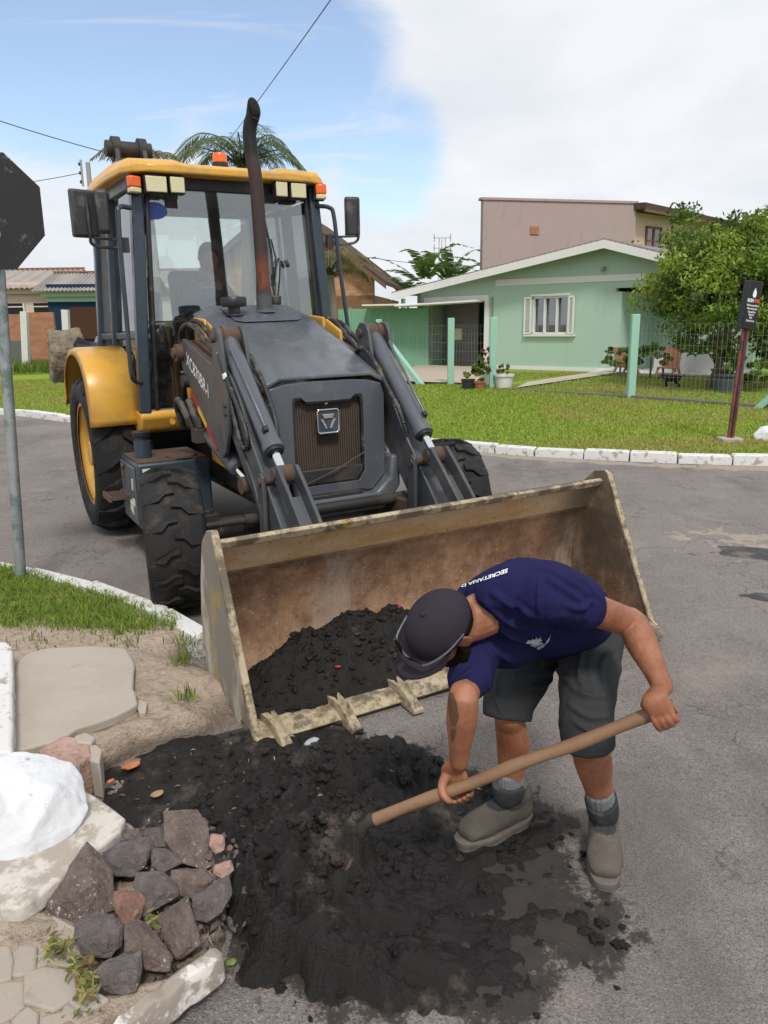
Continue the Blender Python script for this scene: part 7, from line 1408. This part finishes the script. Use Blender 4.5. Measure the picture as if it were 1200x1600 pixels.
# green sheet metal yard fence beside the garage
gf = Frame('sheet_fence', (*atY(520, 560, 27.0)[:2], .3), math.radians(-16), 'tall green sheet metal yard gate between brick house and garage', 'gate'); hs = gf.hs; ue = hs(668, 520)[0]; zt = hs(600, 482)[1]; nP = 5
for i in range(nP):
    a, b = ue*i/nP+.02, ue*(i+1)/nP-.02; mm = MB(); kq = 14
    mm.add([(a+(b-a)*j/kq, -.02*(j % 2), z) for z in (-.1, zt) for j in range(kq+1)], [(j, j+1, kq+2+j, kq+1+j) for j in range(kq)]); gf.part('sheet_panel', mm, 'green_metal')
for i in range(nP+1): gf.part('gate_post', MB().box((ue*i/nP, .03, zt/2), (.06, .06, zt+.1)), 'green_metal')
gf.part('top_cover', MB().box((ue*.7, -.25, zt+.10), (ue*.62, .9, .05), (0, 0, 0)), 'white_wall')
# row of houses on the left
def simple_house(name, px0, px1, py_e, py_r, Y, wall_m, roof_m, label, ang, ov=.5):
    f = Frame(name, (*atY(px0, 560, Y)[:2], .3), math.radians(ang), label, 'house'); ue = f.hs(px1, 500)[0]; ze = f.hs((px0+px1)/2, py_e)[1]; zr = ze+(py_e-py_r)/1200*(Y+3)*1.0
    f.part('wall', MB().box((ue/2, 2.5, ze/2), (ue, 5.0, ze+.6)), wall_m)
    V = []; kq = 90
    for j in range(kq+1):
        u = -ov+(ue+2*ov)*j/kq; w_ = .035*math.sin(j*math.pi*.66)
        V += [(u, -ov, ze+.02+w_), (u, 3.0, zr+w_)]
    rf = f.part('roof', MB().add(V, [(2*j, 2*j+2, 2*j+3, 2*j+1) for j in range(kq)]), roof_m); md = rf.modifiers.new('s', 'SOLIDIFY'); md.thickness = .03
    f.part('ridge_cap', MB().box((ue/2, 3.0, zr+.05), (ue+2*ov, .25, .06)), 'terracotta', .0, rf); f.part('rear_roof', MB().add([(-ov, 3.0, zr), (ue+ov, 3.0, zr), (ue+ov, 6.5, ze), (-ov, 6.5, ze)], [(0, 1, 2, 3)]), roof_m, .0, rf); f.part('eave_board', MB().box((ue/2, -.2, ze-.12), (ue+.4, .03, .2)), 'pinkish_wall' if wall_m == 'pinkish_wall' else 'pale_green')
    return f, ue, ze
f1, ue, ze = simple_house('peach_house', -120, 84, 452, 420, 36, 'pinkish_wall', 'fibre_roof', 'low peach house with corrugated grey roof behind the brick yard wall', 0)
for a, b in ((10, 38), (53, 80)):
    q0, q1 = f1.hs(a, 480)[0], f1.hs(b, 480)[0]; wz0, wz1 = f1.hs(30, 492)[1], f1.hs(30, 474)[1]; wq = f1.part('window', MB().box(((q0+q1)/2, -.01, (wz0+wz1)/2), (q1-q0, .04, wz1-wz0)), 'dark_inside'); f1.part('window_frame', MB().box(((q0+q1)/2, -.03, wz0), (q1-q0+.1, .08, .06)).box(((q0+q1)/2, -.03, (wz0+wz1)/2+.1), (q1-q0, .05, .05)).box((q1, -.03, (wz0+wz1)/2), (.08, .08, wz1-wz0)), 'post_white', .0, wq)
f2, ue2, ze2 = simple_house('blue_house', 84, 215, 455, 424, 34, 'blue_wall', 'fibre_roof', 'dark blue wooden house with corrugated grey roof beside the peach house', 6)
f2.part('upper_band', MB().box((ue2/2, -.02, f2.hs(110, 462)[1]), (ue2, .05, .5)), 'pale_green'); q0, q1 = f2.hs(112, 500)[0], f2.hs(170, 500)[0]; f2.part('plank_door', MB().box(((q0+q1)/2, -.03, f2.hs(120, 505)[1]), (q1-q0, .06, f2.hs(120, 480)[1]-f2.hs(120, 530)[1])), 'brown_wood')
f3, ue3, ze3 = simple_house('far_house', 215, 420, 452, 420, 44, 'white_wall', 'fibre_roof', 'pale low house with grey roof seen through the cab windows', -3)
# brick yard wall with white posts
bw_ = Frame('brick_yard_wall', (*ground(-60, 572, .3)[:2], .3), 0, 'low orange brick yard wall with a dark plastered end in front of the peach house', 'wall'); bw_.root.location = Vector((*atY(-60, 570, 30.0)[:2], .3)); bw_.M = Matrix.Translation(bw_.root.location); bw_.Mi = bw_.M.inverted(); b0_, b1_, b2_ = bw_.hs(-60, 520)[0], bw_.hs(46, 520)[0], bw_.hs(87, 520)[0]; bt = bw_.hs(60, 488)[1]; bt2 = bw_.hs(20, 491)[1]
bw_.part('brick_panel', MB().box(((b1_+b2_)/2, 0, bt/2-.2), (b2_-b1_, .15, bt+.4)), 'brick'); bw_.part('brick_panel', MB().box(((b0_+b1_)/2, .05, bt2*.75), (b1_-b0_, .15, bt2*.5)), 'brick'); bw_.part('plaster_panel', MB().box(((b0_+b1_)/2, .03, bt2*.25-.2), (b1_-b0_, .16, bt2*.5+.4)), 'grey_wall')
for px, ya, yb, Y in ((40, 487, 577, 27.5), (104, 484, 545, 27.5)):
    a, b = atY(px+2, yb+6, Y), atY(px-2, ya, Y); o = MB().bar(a, b, .22, .22, (0, 1, 0)).build('fence_post', 'post_white', bev=.01)
    tag(o, 'leaning white concrete fence post in the grass before the brick wall' if px != 104 else 'white concrete fence post standing in front of the blue house', 'fence post', 'white fence posts across the street')
# tall grass along the left wall
r = np.random.default_rng(41); n = 9000; X = r.uniform(-16, -6, n); Y = r.uniform(25.8, 29.6, n); blades('tall_grass', X, Y, np.full(n, .28), .34, .03, (.09, .15, .02), (.20, .27, .05), lean=.6, seed=8)
# ------------------------------------------------------------------ garden fence with mesh
gfc = empty('garden_fence'); tag(gfc, 'wire mesh fence on pale green concrete posts around the green house garden', 'fence')
FP = [(595, 603, 505, 19.55), (704, 605, 503, None), (769, 609, 500, None), (985, 622, 496, None)]; bases = []
for px, yb, yt, _ in FP: bases.append(ground(px, yb, .20) if px != 595 else np.array([-.07, 19.9, .2]))
ext = bases[3]+(bases[3]-bases[2])*1.05; ext[2] = .15; bases.append(ext)
for i, b in enumerate(bases):
    hgt = 1.62; MB().box((b[0], b[1], b[2]+hgt/2-.15), (.15, .15, hgt+.3)).build('fence_post', 'post_green', gfc, bev=.015)
for a, b in ((bases[0]+np.array([0, 0, 1.35]), bases[0]+np.array([1.05, -.95, 0])), (bases[4]+np.array([0, 0, 1.3]), bases[4]+np.array([-.9, .75, -.05]))): MB().bar(a, b, .13, .12).build('brace', 'post_green', gfc, bev=.01)
for i in range(4):
    a, b = bases[i], bases[i+1]; d = b-a; L = np.linalg.norm(d[:2]); mm = MB(); nv = int(L/.085)
    for j in range(nv+1): p = a+d*j/nv; mm.box((p[0], p[1], p[2]+.73), (.0019, .0019, 1.42))
    for z in np.concatenate([np.arange(.05, 1.46, .2)]): mm.bar(a+np.array([0, 0, z]), b+np.array([0, 0, z]), .0019, .0019)
    mm.build('wire_mesh', 'wire_grey', gfc, kind='stuff')
    if i: MB().bar(a+np.array([0, 0, -.02]), b+np.array([0, 0, -.02]), .14, .16).build('base_beam', 'grey_wall', gfc, bev=.01)
# drive and path
def sheet(name, pts, m, dz=.03):
    me = bpy.data.meshes.new(name); V = [(x, y, float(lawn_z(np.array(x), np.array(y)))+dz) for x, y in pts]; me.from_pydata(V, [], [tuple(range(len(V)))]); return obj(name, me, m, kind='structure')
def dense(pts, n=10):
    out = []
    for i in range(len(pts)):
        a, b = np.array(pts[i]), np.array(pts[(i+1) % len(pts)]); out += [tuple(a+(b-a)*t/n) for t in range(n)]
    return out
sheet('driveway', [(.0, 19.6), (2.2, 18.5), (3.4, 24.6), (1.2, 26.6)], 'drive', .05); sheet('garden_path', [ground(*p, .27)[:2] for p in ((805, 607), (825, 600), (955, 582), (962, 588))], 'path_concrete', .05)
# ------------------------------------------------------------------ trees, palms, shrubs
def crown(name, c, rad, ncl, nleaf, leaf, pal, seed, parent, flat=.0, low=-.6):
    r = np.random.default_rng(seed); V = []; C = []; cs = []
    while len(cs) < ncl:
        d = r.normal(size=3); d /= np.linalg.norm(d)
        if d[2] < low: continue
        q = r.uniform(.45, 1.0)**.6; p = d*np.array(rad)*q*(1+.12*float(fbm(d[0]*2+seed, d[1]*2, d[2]*2, 2))); cs.append((p, q))
    cen = []; col_ = []
    for p, q in cs:
        s = r.uniform(.16, .30)*min(rad); k = int(nleaf*r.uniform(.7, 1.3)); t = r.normal(size=(k, 3)); t /= np.linalg.norm(t, axis=1)[:, None]; rr = s*r.random((k, 1))**.45; cen.append(np.array(c)+p+t*rr*np.array([1.15, 1.15, .75]))
        base = np.array(pal[r.integers(len(pal))])*r.uniform(.75, 1.25); col_.append(base*r.uniform(.75, 1.3, (k, 1)))
    P = np.concatenate(cen); n = len(P); a = r.normal(size=(n, 3)); a /= np.linalg.norm(a, axis=1)[:, None]; b = np.cross(a, r.normal(size=(n, 3))); b /= np.linalg.norm(b, axis=1)[:, None]; L = leaf*r.uniform(.6, 1.4, (n, 1)); b[:, 2] -= .2
    V = np.stack([P-b*L*.5, P+a*L*.24, P+b*L*.5, P-a*L*.24], 1).reshape(-1, 3); i = np.arange(n)*4; me = np_mesh(name, V, np.stack([i, i+1, i+2, i+3], 1)); set_col(me, np.concatenate(col_)); return obj(name, me, 'leaf', parent, kind='stuff'), [np.array(c)+p for p, q in cs]
def tree(name, base, c, rad, ncl, nleaf, leaf, pal, seed, label, trunk=.12, low=-.6, group=None):
    t = empty(name); tag(t, label, 'tree', group); o, cl = crown('crown', c, rad, ncl, nleaf, leaf, pal, seed, t, low=low); base = np.array(base, float); top = np.array(c)-np.array([0, 0, rad[2]*.3]); mm = MB().tube(cat([base, base*.6+top*.4+np.array([.08, .03, 0]), top], 5), [trunk*(1-.05*i) for i in range(11)], 10); r = random.Random(seed)
    for p in r.sample(cl, min(12, len(cl))): s0 = base*.45+top*.55; mm.tube(cat([s0, (s0+p)/2+np.array([0, 0, .12]), p], 4), [trunk*.45*(1-.09*i) for i in range(9)], 6)
    mm.build('trunk', 'bark', t, smooth=True); return t
GP_ = [(.075, .125, .020), (.12, .19, .026), (.19, .27, .036), (.26, .35, .05), (.085, .14, .026)]
tree('garden_tree', (7.1, 16.9, .2), (7.45, 16.9, 2.15), (1.75, 1.5, 1.52), 135, 230, .10, GP_, 3, 'bushy light green tree in the garden behind the mesh fence', .10, -.8)
tree('garden_tree', (9.6, 18.4, .2), (9.5, 18.4, 2.9), (1.6, 1.6, 1.45), 90, 200, .10, GP_[:4], 5, 'second leafy tree behind the tilted black sign', .12, -.9)
tree('backyard_tree', (10.5, 27, .3), (10.5, 27, 2.8), (3.2, 2.5, 2.4), 60, 160, .16, GP_[:3], 6, 'dark tree behind the green house porch', .15)
for i, (x, y, z, R) in enumerate([(6.75, 19.6, .8, .5), (8.1, 16.1, .6, .6), (8.8, 15.4, .55, .5), (6.2, 20.3, .75, .45)]):
    sh_ = empty('garden_shrub'); tag(sh_, ['round dark shrub beside the porch planters', 'low shrub under the garden tree', 'small shrub at the foot of the tilted fence brace', 'potted shrub before the porch'][i], 'shrub'); crown('foliage', (x, y, z), (R, R, R*.8), 22, 110, .07, GP_[:3], 20+i, sh_); MB().cyl((x, y, .2), (x, y, z), .03, .02, 8).build('stem', 'bark', sh_)
def frond(pts, L0, nl, droop, wd, c, seed, parent, nm='frond'):
    r = np.random.default_rng(seed); Q = cat(pts, 8); m_ = len(Q); V = []; Fq = []; C = []
    for i in range(2, m_):
        t = i/(m_-1); T = nrm(Q[i]-Q[i-1]); sd = nrm(np.cross(T, np.array([0, 0, 1.0]))+1e-6); L = L0*math.sin(math.pi*(.12+.80*t))**.8
        for rep in range(nl):
            b = Q[i-1]+(Q[i]-Q[i-1])*(rep/nl)
            for s in (-1, 1): d = nrm(sd*s*.8+T*.55+np.array([0, 0, -droop*r.uniform(.3, 1)])); e = b+d*L*r.uniform(.8, 1.1); mi = (b+e)/2+np.array([0, 0, .06*L]); w_ = nrm(np.cross(d, np.array([0, 0, 1.0]))+1e-6)*wd; o = len(V); V += [b, mi-w_, e, mi+w_]; Fq.append((o, o+1, o+2, o+3)); C.append(np.array(c)*r.uniform(.6, 1.35))
    nleaf = len(V); mm = MB().tube(Q, [.03*(1-.8*i/m_) for i in range(m_)], 5); k = len(V); V += [np.array(v) for v in mm.v]
    for f in mm.f:
        if len(f) == 4: Fq.append(tuple(q+k for q in f)); C.append(np.array(c)*1.3)
    me = np_mesh(nm, V, Fq); set_col(me, C[:len(me.polygons)]); return obj(nm, me, 'leaf', parent)
def palm(base, top, nf, L, seed, label, c=(.075, .105, .045), droop=.5, lean=.0):
    t = empty('palm_tree'); tag(t, label, 'palm tree'); base, top = np.array(base, float), np.array(top, float); pts = cat([base, (base+top)/2+np.array([.1, 0, 0]), top], 8); MB().tube(pts, [.17*(1-.02*i)*(1+.05*(i % 2)) for i in range(len(pts))], 12).build('trunk', 'palm_trunk', t, smooth=True); r = random.Random(seed)
    for i in range(nf):
        a = i/nf*2*math.pi+r.uniform(-.3, .3); e = r.uniform(.4, 1.35); d = np.array([math.cos(a), math.sin(a), 0]); l = L*r.uniform(.8, 1.15); frond([top, top+d*l*.33*math.cos(e)+np.array([0, 0, l*.33*math.sin(e)]), top+d*l*.70*math.cos(e*.6)+np.array([0, 0, l*(.50*math.sin(e)-.04)]), top+d*l*.98+np.array([0, 0, l*(.42*math.sin(e)-.30)])], l*.30, 3, droop, .016, c, seed*100+i, t)
    return t
tp = atY(378, 262, 22.0); palm((tp[0]-.2, tp[1], .3), tp, 15, 1.95, 4, 'feathery green palm rising behind the backhoe roof', (.13, .17, .09), .6); tp = atY(225, 262, 26.0); palm((tp[0], tp[1], .3), tp, 11, 1.6, 9, 'yellowish palm showing past the boom head behind the roof', (.17, .155, .06), .8); tp = atY(515, 430, 24); palm((tp[0], tp[1], .3), (tp[0], tp[1], tp[2]), 10, 1.5, 12, 'small dry palm between the handrail and the brick house', (.16, .15, .06), .9)
def banana(px, py, Y, label, seed, L=2.4, n=9):
    t = empty('banana_plant'); tag(t, label, 'banana plant'); top = atY(px, py, Y); top[2] -= .6; MB().tube([(top[0], top[1], .3), (top[0], top[1], top[2])], [.14, .1], 10).build('stem', 'green_metal', t, smooth=True); r = random.Random(seed)
    for i in range(n):
        a = i/n*6.28+r.uniform(-.4, .4); e = r.uniform(.5, 1.35); d = np.array([math.cos(a), math.sin(a), 0]); l = L*r.uniform(.7, 1.1); Q = cat([top, top+d*l*.4*math.cos(e)+np.array([0, 0, l*.4*math.sin(e)]), top+d*l*.8*math.cos(e*.8)+np.array([0, 0, l*.62*math.sin(e)]), top+d*l*1.05*math.cos(e*.6)+np.array([0, 0, l*.55*math.sin(e)])], 9); V = []; Fq = []; C = []; m_ = len(Q); rr = np.random.default_rng(seed*50+i)
        for j in range(m_-1):
            tt = j/(m_-1)
            if tt < .12: continue
            T = nrm(Q[j+1]-Q[j]); sd = nrm(np.cross(T, np.array([0, 0, 1.0]))+1e-6); w0_ = .30*math.sin(math.pi*min(1, (tt-.1)/.9*.94+.06))**.6
            for s in (-1, 1):
                dz = rr.uniform(-.25, .05); o = len(V); tip = np.array([0, 0, dz*w0_]); V += [Q[j], Q[j+1], Q[j+1]+sd*s*w0_*rr.uniform(.8, 1)+tip, Q[j]+sd*s*w0_+tip]; Fq.append((o, o+1, o+2, o+3)); C.append(np.array((.11, .18, .045))*rr.uniform(.6, 1.4))
        me = np_mesh('banana_leaf', V, Fq); set_col(me, C); obj('banana_leaf', me, 'leaf', t)
banana(662, 425, 37, 'large banana plant behind the green garage roof', 1, 3.0, 11); banana(702, 425, 38, 'banana plant beside the pink wall', 2, 2.8, 11); banana(630, 445, 36, 'low banana plant nearest the brick house', 3, 1.6, 7); banana(735, 440, 39, 'dark banana plant touching the pink building corner', 5, 1.8, 7)
# ------------------------------------------------------------------ street furniture
ss_ = empty('stop_sign'); tag(ss_, 'octagonal road sign seen from its black scuffed back on a grey pole', 'road sign'); b = ground(32, 908, .10); tpp = atY(-14, 240, b[1]*1.02); MB().tube([(b[0], b[1], b[2]-.1), tuple(tpp)], .032, 16).build('pole', 'galv', ss_, smooth=True)
c = atY(-8, 333, b[1]*1.0); c[1] -= .045; oc = [(c[0]-.02+.335*math.cos(math.pi/8+k*math.pi/4), c[2]+.335*math.sin(math.pi/8+k*math.pi/4)) for k in range(8)]; MB().xz(oc, c[1]-.0025, c[1]+.0025).build('sign_plate', 'sign_back', ss_, bev=.001)
for z in (-.12, .12): MB().box((c[0]-.01, c[1]+.03, c[2]+z), (.10, .07, .03)).build('clamp', 'galv', ss_, bev=.004)
sg_ = empty('advert_sign'); tag(sg_, 'tilted narrow black advertising board on a dark red post on the lawn', 'sign'); b = ground(1140, 685, .14); Y = b[1]; pt = lambda x, y, d=0: Vector(atY(x, y, Y))+Vector((0, d, 0))
MB().bar(pt(1141, 686), pt(1165.5, 512), .085, .045, (0, 1, 0)).build('post', 'sign_red', sg_, bev=.004); MB().bar(pt(1141, 686, -.03), pt(1165.5, 512, -.03), .03, .02, (0, 1, 0)).build('post_rib', 'dark_steel', sg_, bev=.002); MB().box(tuple(pt(1140, 687)), (.27, .24, .06)).build('footing', 'concrete', sg_, bev=.012)
cn = pt(1171.5, 477); yaw = math.radians(18); tilt = math.radians(6.0); Rm = Matrix.Rotation(yaw, 3, 'Z') @ Matrix.Rotation(tilt, 3, 'Y')
MB().box(tuple(cn), (.215, .10, .60), Rm).build('board', 'sign_black', sg_, bev=.008)
ex_, ez_, ny = Rm @ Vector((1, 0, 0)), Rm @ Vector((0, 0, 1)), Rm @ Vector((0, -1, 0))
def bpt(u, v): return cn+ex_*u+ez_*v+ny*.0525
fl_ = [(0, .215), (.028, .155), (.03, .12), (.018, .095), (-.014, .095), (-.03, .12), (-.024, .16)]; me = bpy.data.meshes.new('flame_mark'); me.from_pydata([bpt(*q) for q in fl_], [], [tuple(range(len(fl_)))]); obj('flame_mark', me, 'white_decal', sg_)
def board_text(t, u, v, size, m, w=1.0, al='CENTER', bold=.0):
    me = text_mesh(t, size, bold, align=al); place_mesh(me, bpt(u, v), ex_*w, ez_); obj('board_text', me, m, sg_)
board_text('BURN', -.046, .035, .060, 'white_decal', .62, bold=.002); board_text('FIRE', .052, .035, .060, 'sign_orange', .72, bold=.002)
for t, v in (('Hidrossanitário', -.015), ('Manutenções', -.055), ('Inspeções', -.095), ('Alarme', -.130), ('Gás', -.165), ('Extintores', -.205)): board_text(t, -.0, v, .036, 'white_decal', .85, bold=.0006)
hull_rock('boulder', [(1178, 678), (1190, 667), (1215, 664), (1230, 690), (1210, 697), (1182, 690)], [(1200, 675, .4)], .16, 'rock_paint', 'white painted stone at the far kerb corner beside the advertising board', .8, None, 'boulder', .006, 3)
# utility pole and wires, lattice mast
up = empty('utility_pole'); tag(up, 'distant concrete utility pole with wires behind the cab mirror', 'utility pole'); t0 = atY(137, 254, 30); MB().cyl((t0[0], t0[1], .2), tuple(t0), .13, .08, 10).build('pole', 'pole_concrete', up); MB().box((t0[0]-.25, t0[1], t0[2]-.35), (.06, .06, .9)).build('crossarm', 'pole_concrete', up)
for z in (-.1, -.4, -.7): MB().cyl((t0[0]-.3, t0[1], t0[2]+z), (t0[0]-.3, t0[1], t0[2]+z+.1), .05, n=8).build('insulator', 'dark_steel', up)
def wire(a, b, sag, r, label):
    a, b = np.array(a), np.array(b); P_ = [a+(b-a)*t-np.array([0, 0, sag*4*t*(1-t)]) for t in np.linspace(0, 1, 24)]; o = MB().tube(P_, r, 5).build('overhead_wire', 'cable', smooth=True); tag(o, label, 'wire')
wire(atY(-200, 118, 22), atY(330, 275, 30), .25, .014, 'overhead wire sloping down past the boom head'); wire(atY(-250, 305, 26), (t0[0]-.3, t0[1], t0[2]-.35), .2, .012, 'overhead wire running to the utility pole'); wire(atY(545, -40, 14), atY(330, 255, 34), .05, .010, 'single overhead wire rising steeply above the exhaust pipe'); wire(atY(500, 392, 34), atY(900, 432, 60), .2, .012, 'thin wire sagging behind the banana plants')
lm = empty('lattice_mast'); tag(lm, 'thin distant radio mast above the banana plants', 'mast'); q = atY(691, 372, 75); mm = MB()
for dx, dy in ((-.35, 0), (.35, 0), (0, .6)): mm.cyl((q[0]+dx, q[1]+dy, 4), (q[0]+dx*.8, q[1]+dy*.8, q[2]), .04, n=5)
for i in range(7): z = 4.5+i*.62; mm.bar((q[0]-.32, q[1], z), (q[0]+.32, q[1], z+.5), .04, .04); mm.bar((q[0]+.32, q[1], z), (q[0]-.32, q[1], z+.5), .04, .04)
for z in (0, -.9, -1.6): mm.box((q[0], q[1]-.2, q[2]+z), (1.6, .1, .06)); mm.box((q[0]-.75, q[1]-.2, q[2]+z), (.1, .1, .7)); mm.box((q[0]+.75, q[1]-.2, q[2]+z), (.1, .1, .7))
mm.build('lattice', 'wire_grey', lm, kind='stuff')
# pots and plants at the gate
def pot(name, px, py, r0, r1, h, m, label, plant=None, z=.22, seed=1):
    p = ground(px, py, z); t = empty(name); tag(t, label, 'flower pot'); MB().lathe([(0, r0), (h*.86, r1*.97), (h*.86, r1*1.08), (h, r1*1.08), (h, r1*.9), (h*.9, r1*.85)], tuple(p), (p[0], p[1], p[2]+1), 18).build('pot', m, t, smooth=True)
    if plant: crown('foliage', (p[0], p[1], p[2]+h+plant[1]), (plant[0], plant[0], plant[1]), plant[2], 26, plant[3], plant[4], seed, t, low=-1)
    return t
YG = [(.12, .18, .03), (.20, .24, .05), (.08, .13, .02)]; RD = [(.30, .09, .04), (.22, .14, .05), (.35, .13, .06)]
pot('flower_pot', 731, 609, .13, .15, .24, 'pot_black', 'black plastic pot beside the gate post', (.16, .12, 8, .08, YG), seed=51); pot('flower_pot', 749, 609, .11, .14, .18, 'terracotta', 'terracotta pot with a tall leafy plant by the gate post', (.20, .30, 14, .12, YG), seed=52); pot('flower_pot', 760, 604, .13, .17, .36, 'pot_white', 'white pot with a reddish plant behind the gate post', (.16, .30, 10, .10, RD), seed=53); pot('flower_pot', 787, 608, .17, .22, .34, 'pot_white', 'wide white angular pot with sparse dry plant past the gate post', (.2, .10, 8, .09, [(.22, .15, .08), (.12, .15, .05)]), seed=54)
pot('flower_pot', 1133, 612, .24, .28, .38, 'pot_grey', 'big slate grey pot with spiky plant under the tree', (.34, .26, 16, .16, GP_[:2]), .24, seed=55); pot('flower_pot', 1128, 596, .22, .26, .30, 'terracotta', 'terracotta pot half hidden behind the slate grey pot', (.3, .22, 14, .14, YG), .26, seed=56)
# wooden garden chairs, small table
def chair(px, py, rot, label):
    p = ground(px, py, .26); t = empty('garden_chair', tuple(p), (0, 0, rot)); tag(t, label, 'chair', 'low wooden chairs in the garden'); MB().box((0, 0, .26), (.45, .45, .04)).build('seat', 'chair_wood', t, bev=.01); MB().box((0, .22, .52), (.45, .05, .5), (-.25, 0, 0)).build('backrest', 'chair_wood', t, bev=.01)
    for x, y in ((-.2, -.2), (.2, -.2), (-.2, .2), (.2, .2)): MB().bar((x, y*.8, .26), (x*1.1, y*1.5, 0), .05, .05).build('leg', 'chair_wood', t, bev=.006)
chair(978, 588, .6, 'reddish wooden low chair beside the fence post at the porch'); chair(1043, 590, -.7, 'reddish wooden low chair behind the small black dog')
p = ground(1072, 585, .27); tb = empty('garden_table', tuple(p)); tag(tb, 'small dark wooden table on the porch edge behind the dog', 'table'); MB().box((0, 0, .62), (.9, .5, .05)).build('tabletop', 'brown_wood', tb, bev=.008)
for x, y in ((-.4, -.2), (.4, -.2), (-.4, .2), (.4, .2)): MB().box((x, y, .31), (.05, .05, .62)).build('leg', 'brown_wood', tb)
# dog
p = ground(1048, 606, .24); dg_ = empty('dog'); tag(dg_, 'small black dog standing on the lawn behind the mesh fence', 'dog'); k = .95; q = lambda x, y, z: np.array([p[0]+x*k, p[1]+y*k, p[2]+z*k]); ey = (0, 1, 0)
D_ = [loft([q(.17, 0, .235), q(.08, 0, .225), q(-.05, 0, .215), q(-.14, 0, .225)], [(.055, .06), (.058, .062), (.062, .075), (.055, .065)], ey), loft([q(-.14, 0, .24), q(-.20, 0, .275), q(-.225, 0, .285)], [.05, .042, .04], ey), ell(q(-.235, -.01, .275), [(1, 0, 0), (0, 1, 0), (0, 0, 1)], (.048, .042, .042)), loft([q(-.255, -.01, .268), q(-.315, -.01, .245)], [.027, .018], ey)]
for s in (-1, 1):
    D_.append(loft([q(-.225, s*.03, .30), q(-.22, s*.042, .345)], [.018, .006], ey)); D_.append(loft([q(-.12, s*.04, .20), q(-.125+s*.02, s*.042, .11), q(-.115+s*.03, s*.042, .055), q(-.125+s*.03, s*.042, .012)], [.034, .021, .017, .018], ey)); D_.append(loft([q(.15, s*.04, .21), q(.115, s*.045, .13), q(.175, s*.045, .075), q(.165, s*.045, .012)], [.045, .030, .017, .018], ey))
D_.append(loft([q(.20, 0, .25), q(.26, 0, .27), q(.30, 0, .32)], [.016, .012, .008], ey)); fuse('body', D_, .008, 2, 'dog_fur', dg_); rebase(dg_, tuple(p))
# motorcycle in the garage
mc = empty('motorcycle', tuple(gh.M @ Vector((g0+(g1-g0)*.72, 1.6, .0))), (0, 0, A_-1.0)); tag(mc, 'dark motorcycle parked inside the open garage', 'motorcycle')
for x in (-.62, .62): MB().lathe([(0, .20), (.0, .28), (.05, .30), (.10, .28), (.10, .20)], (x, -.05, .30), (x, .05, .30), 24, closed=True).build('wheel', 'rubber', mc, smooth=True)
MB().tube(cat([(-.5, 0, .62), (-.15, 0, .66), (.1, 0, .80), (.35, 0, .82)], 5), [.09]*9+[.12]*7, 10).build('tank_and_seat', 'moto_black', mc, smooth=True); MB().box((.05, 0, .42), (.4, .22, .3)).build('engine', 'moto_silver', mc, bev=.03); MB().tube([(.62, .07, .3), (.45, .07, .9)], .025, 8).tube([(.62, -.07, .3), (.45, -.07, .9)], .025, 8).build('fork', 'moto_silver', mc); MB().tube([(.40, -.36, 1.02), (.46, 0, .95), (.40, .36, 1.02)], .018, 8).build('handlebar', 'moto_black', mc); MB().cyl((.48, 0, .84), (.62, 0, .84), .09, .08, 16).build('headlight', 'moto_silver', mc, smooth=True); MB().bar((-.62, 0, .3), (.1, 0, .45), .06, .08).build('swingarm', 'moto_black', mc)
# ------------------------------------------------------------------ put each group's origin at its base
bpy.context.view_layer.update()
for o in list(scn.objects):
    if o.type == 'EMPTY' and o.parent is None and o.location.length < 1e-6 and o.children and o.rotation_euler.to_quaternion().angle < 1e-6:
        pts = []
        def rec(q):
            for c in q.children:
                if c.type == 'MESH': pts.extend([c.matrix_world @ Vector(b) for b in c.bound_box])
                rec(c)
        rec(o)
        if not pts: continue
        b = Vector((sum(p.x for p in pts)/len(pts), sum(p.y for p in pts)/len(pts), min(p.z for p in pts)))
        o.location = b
        for c in o.children: c.location = c.location-b
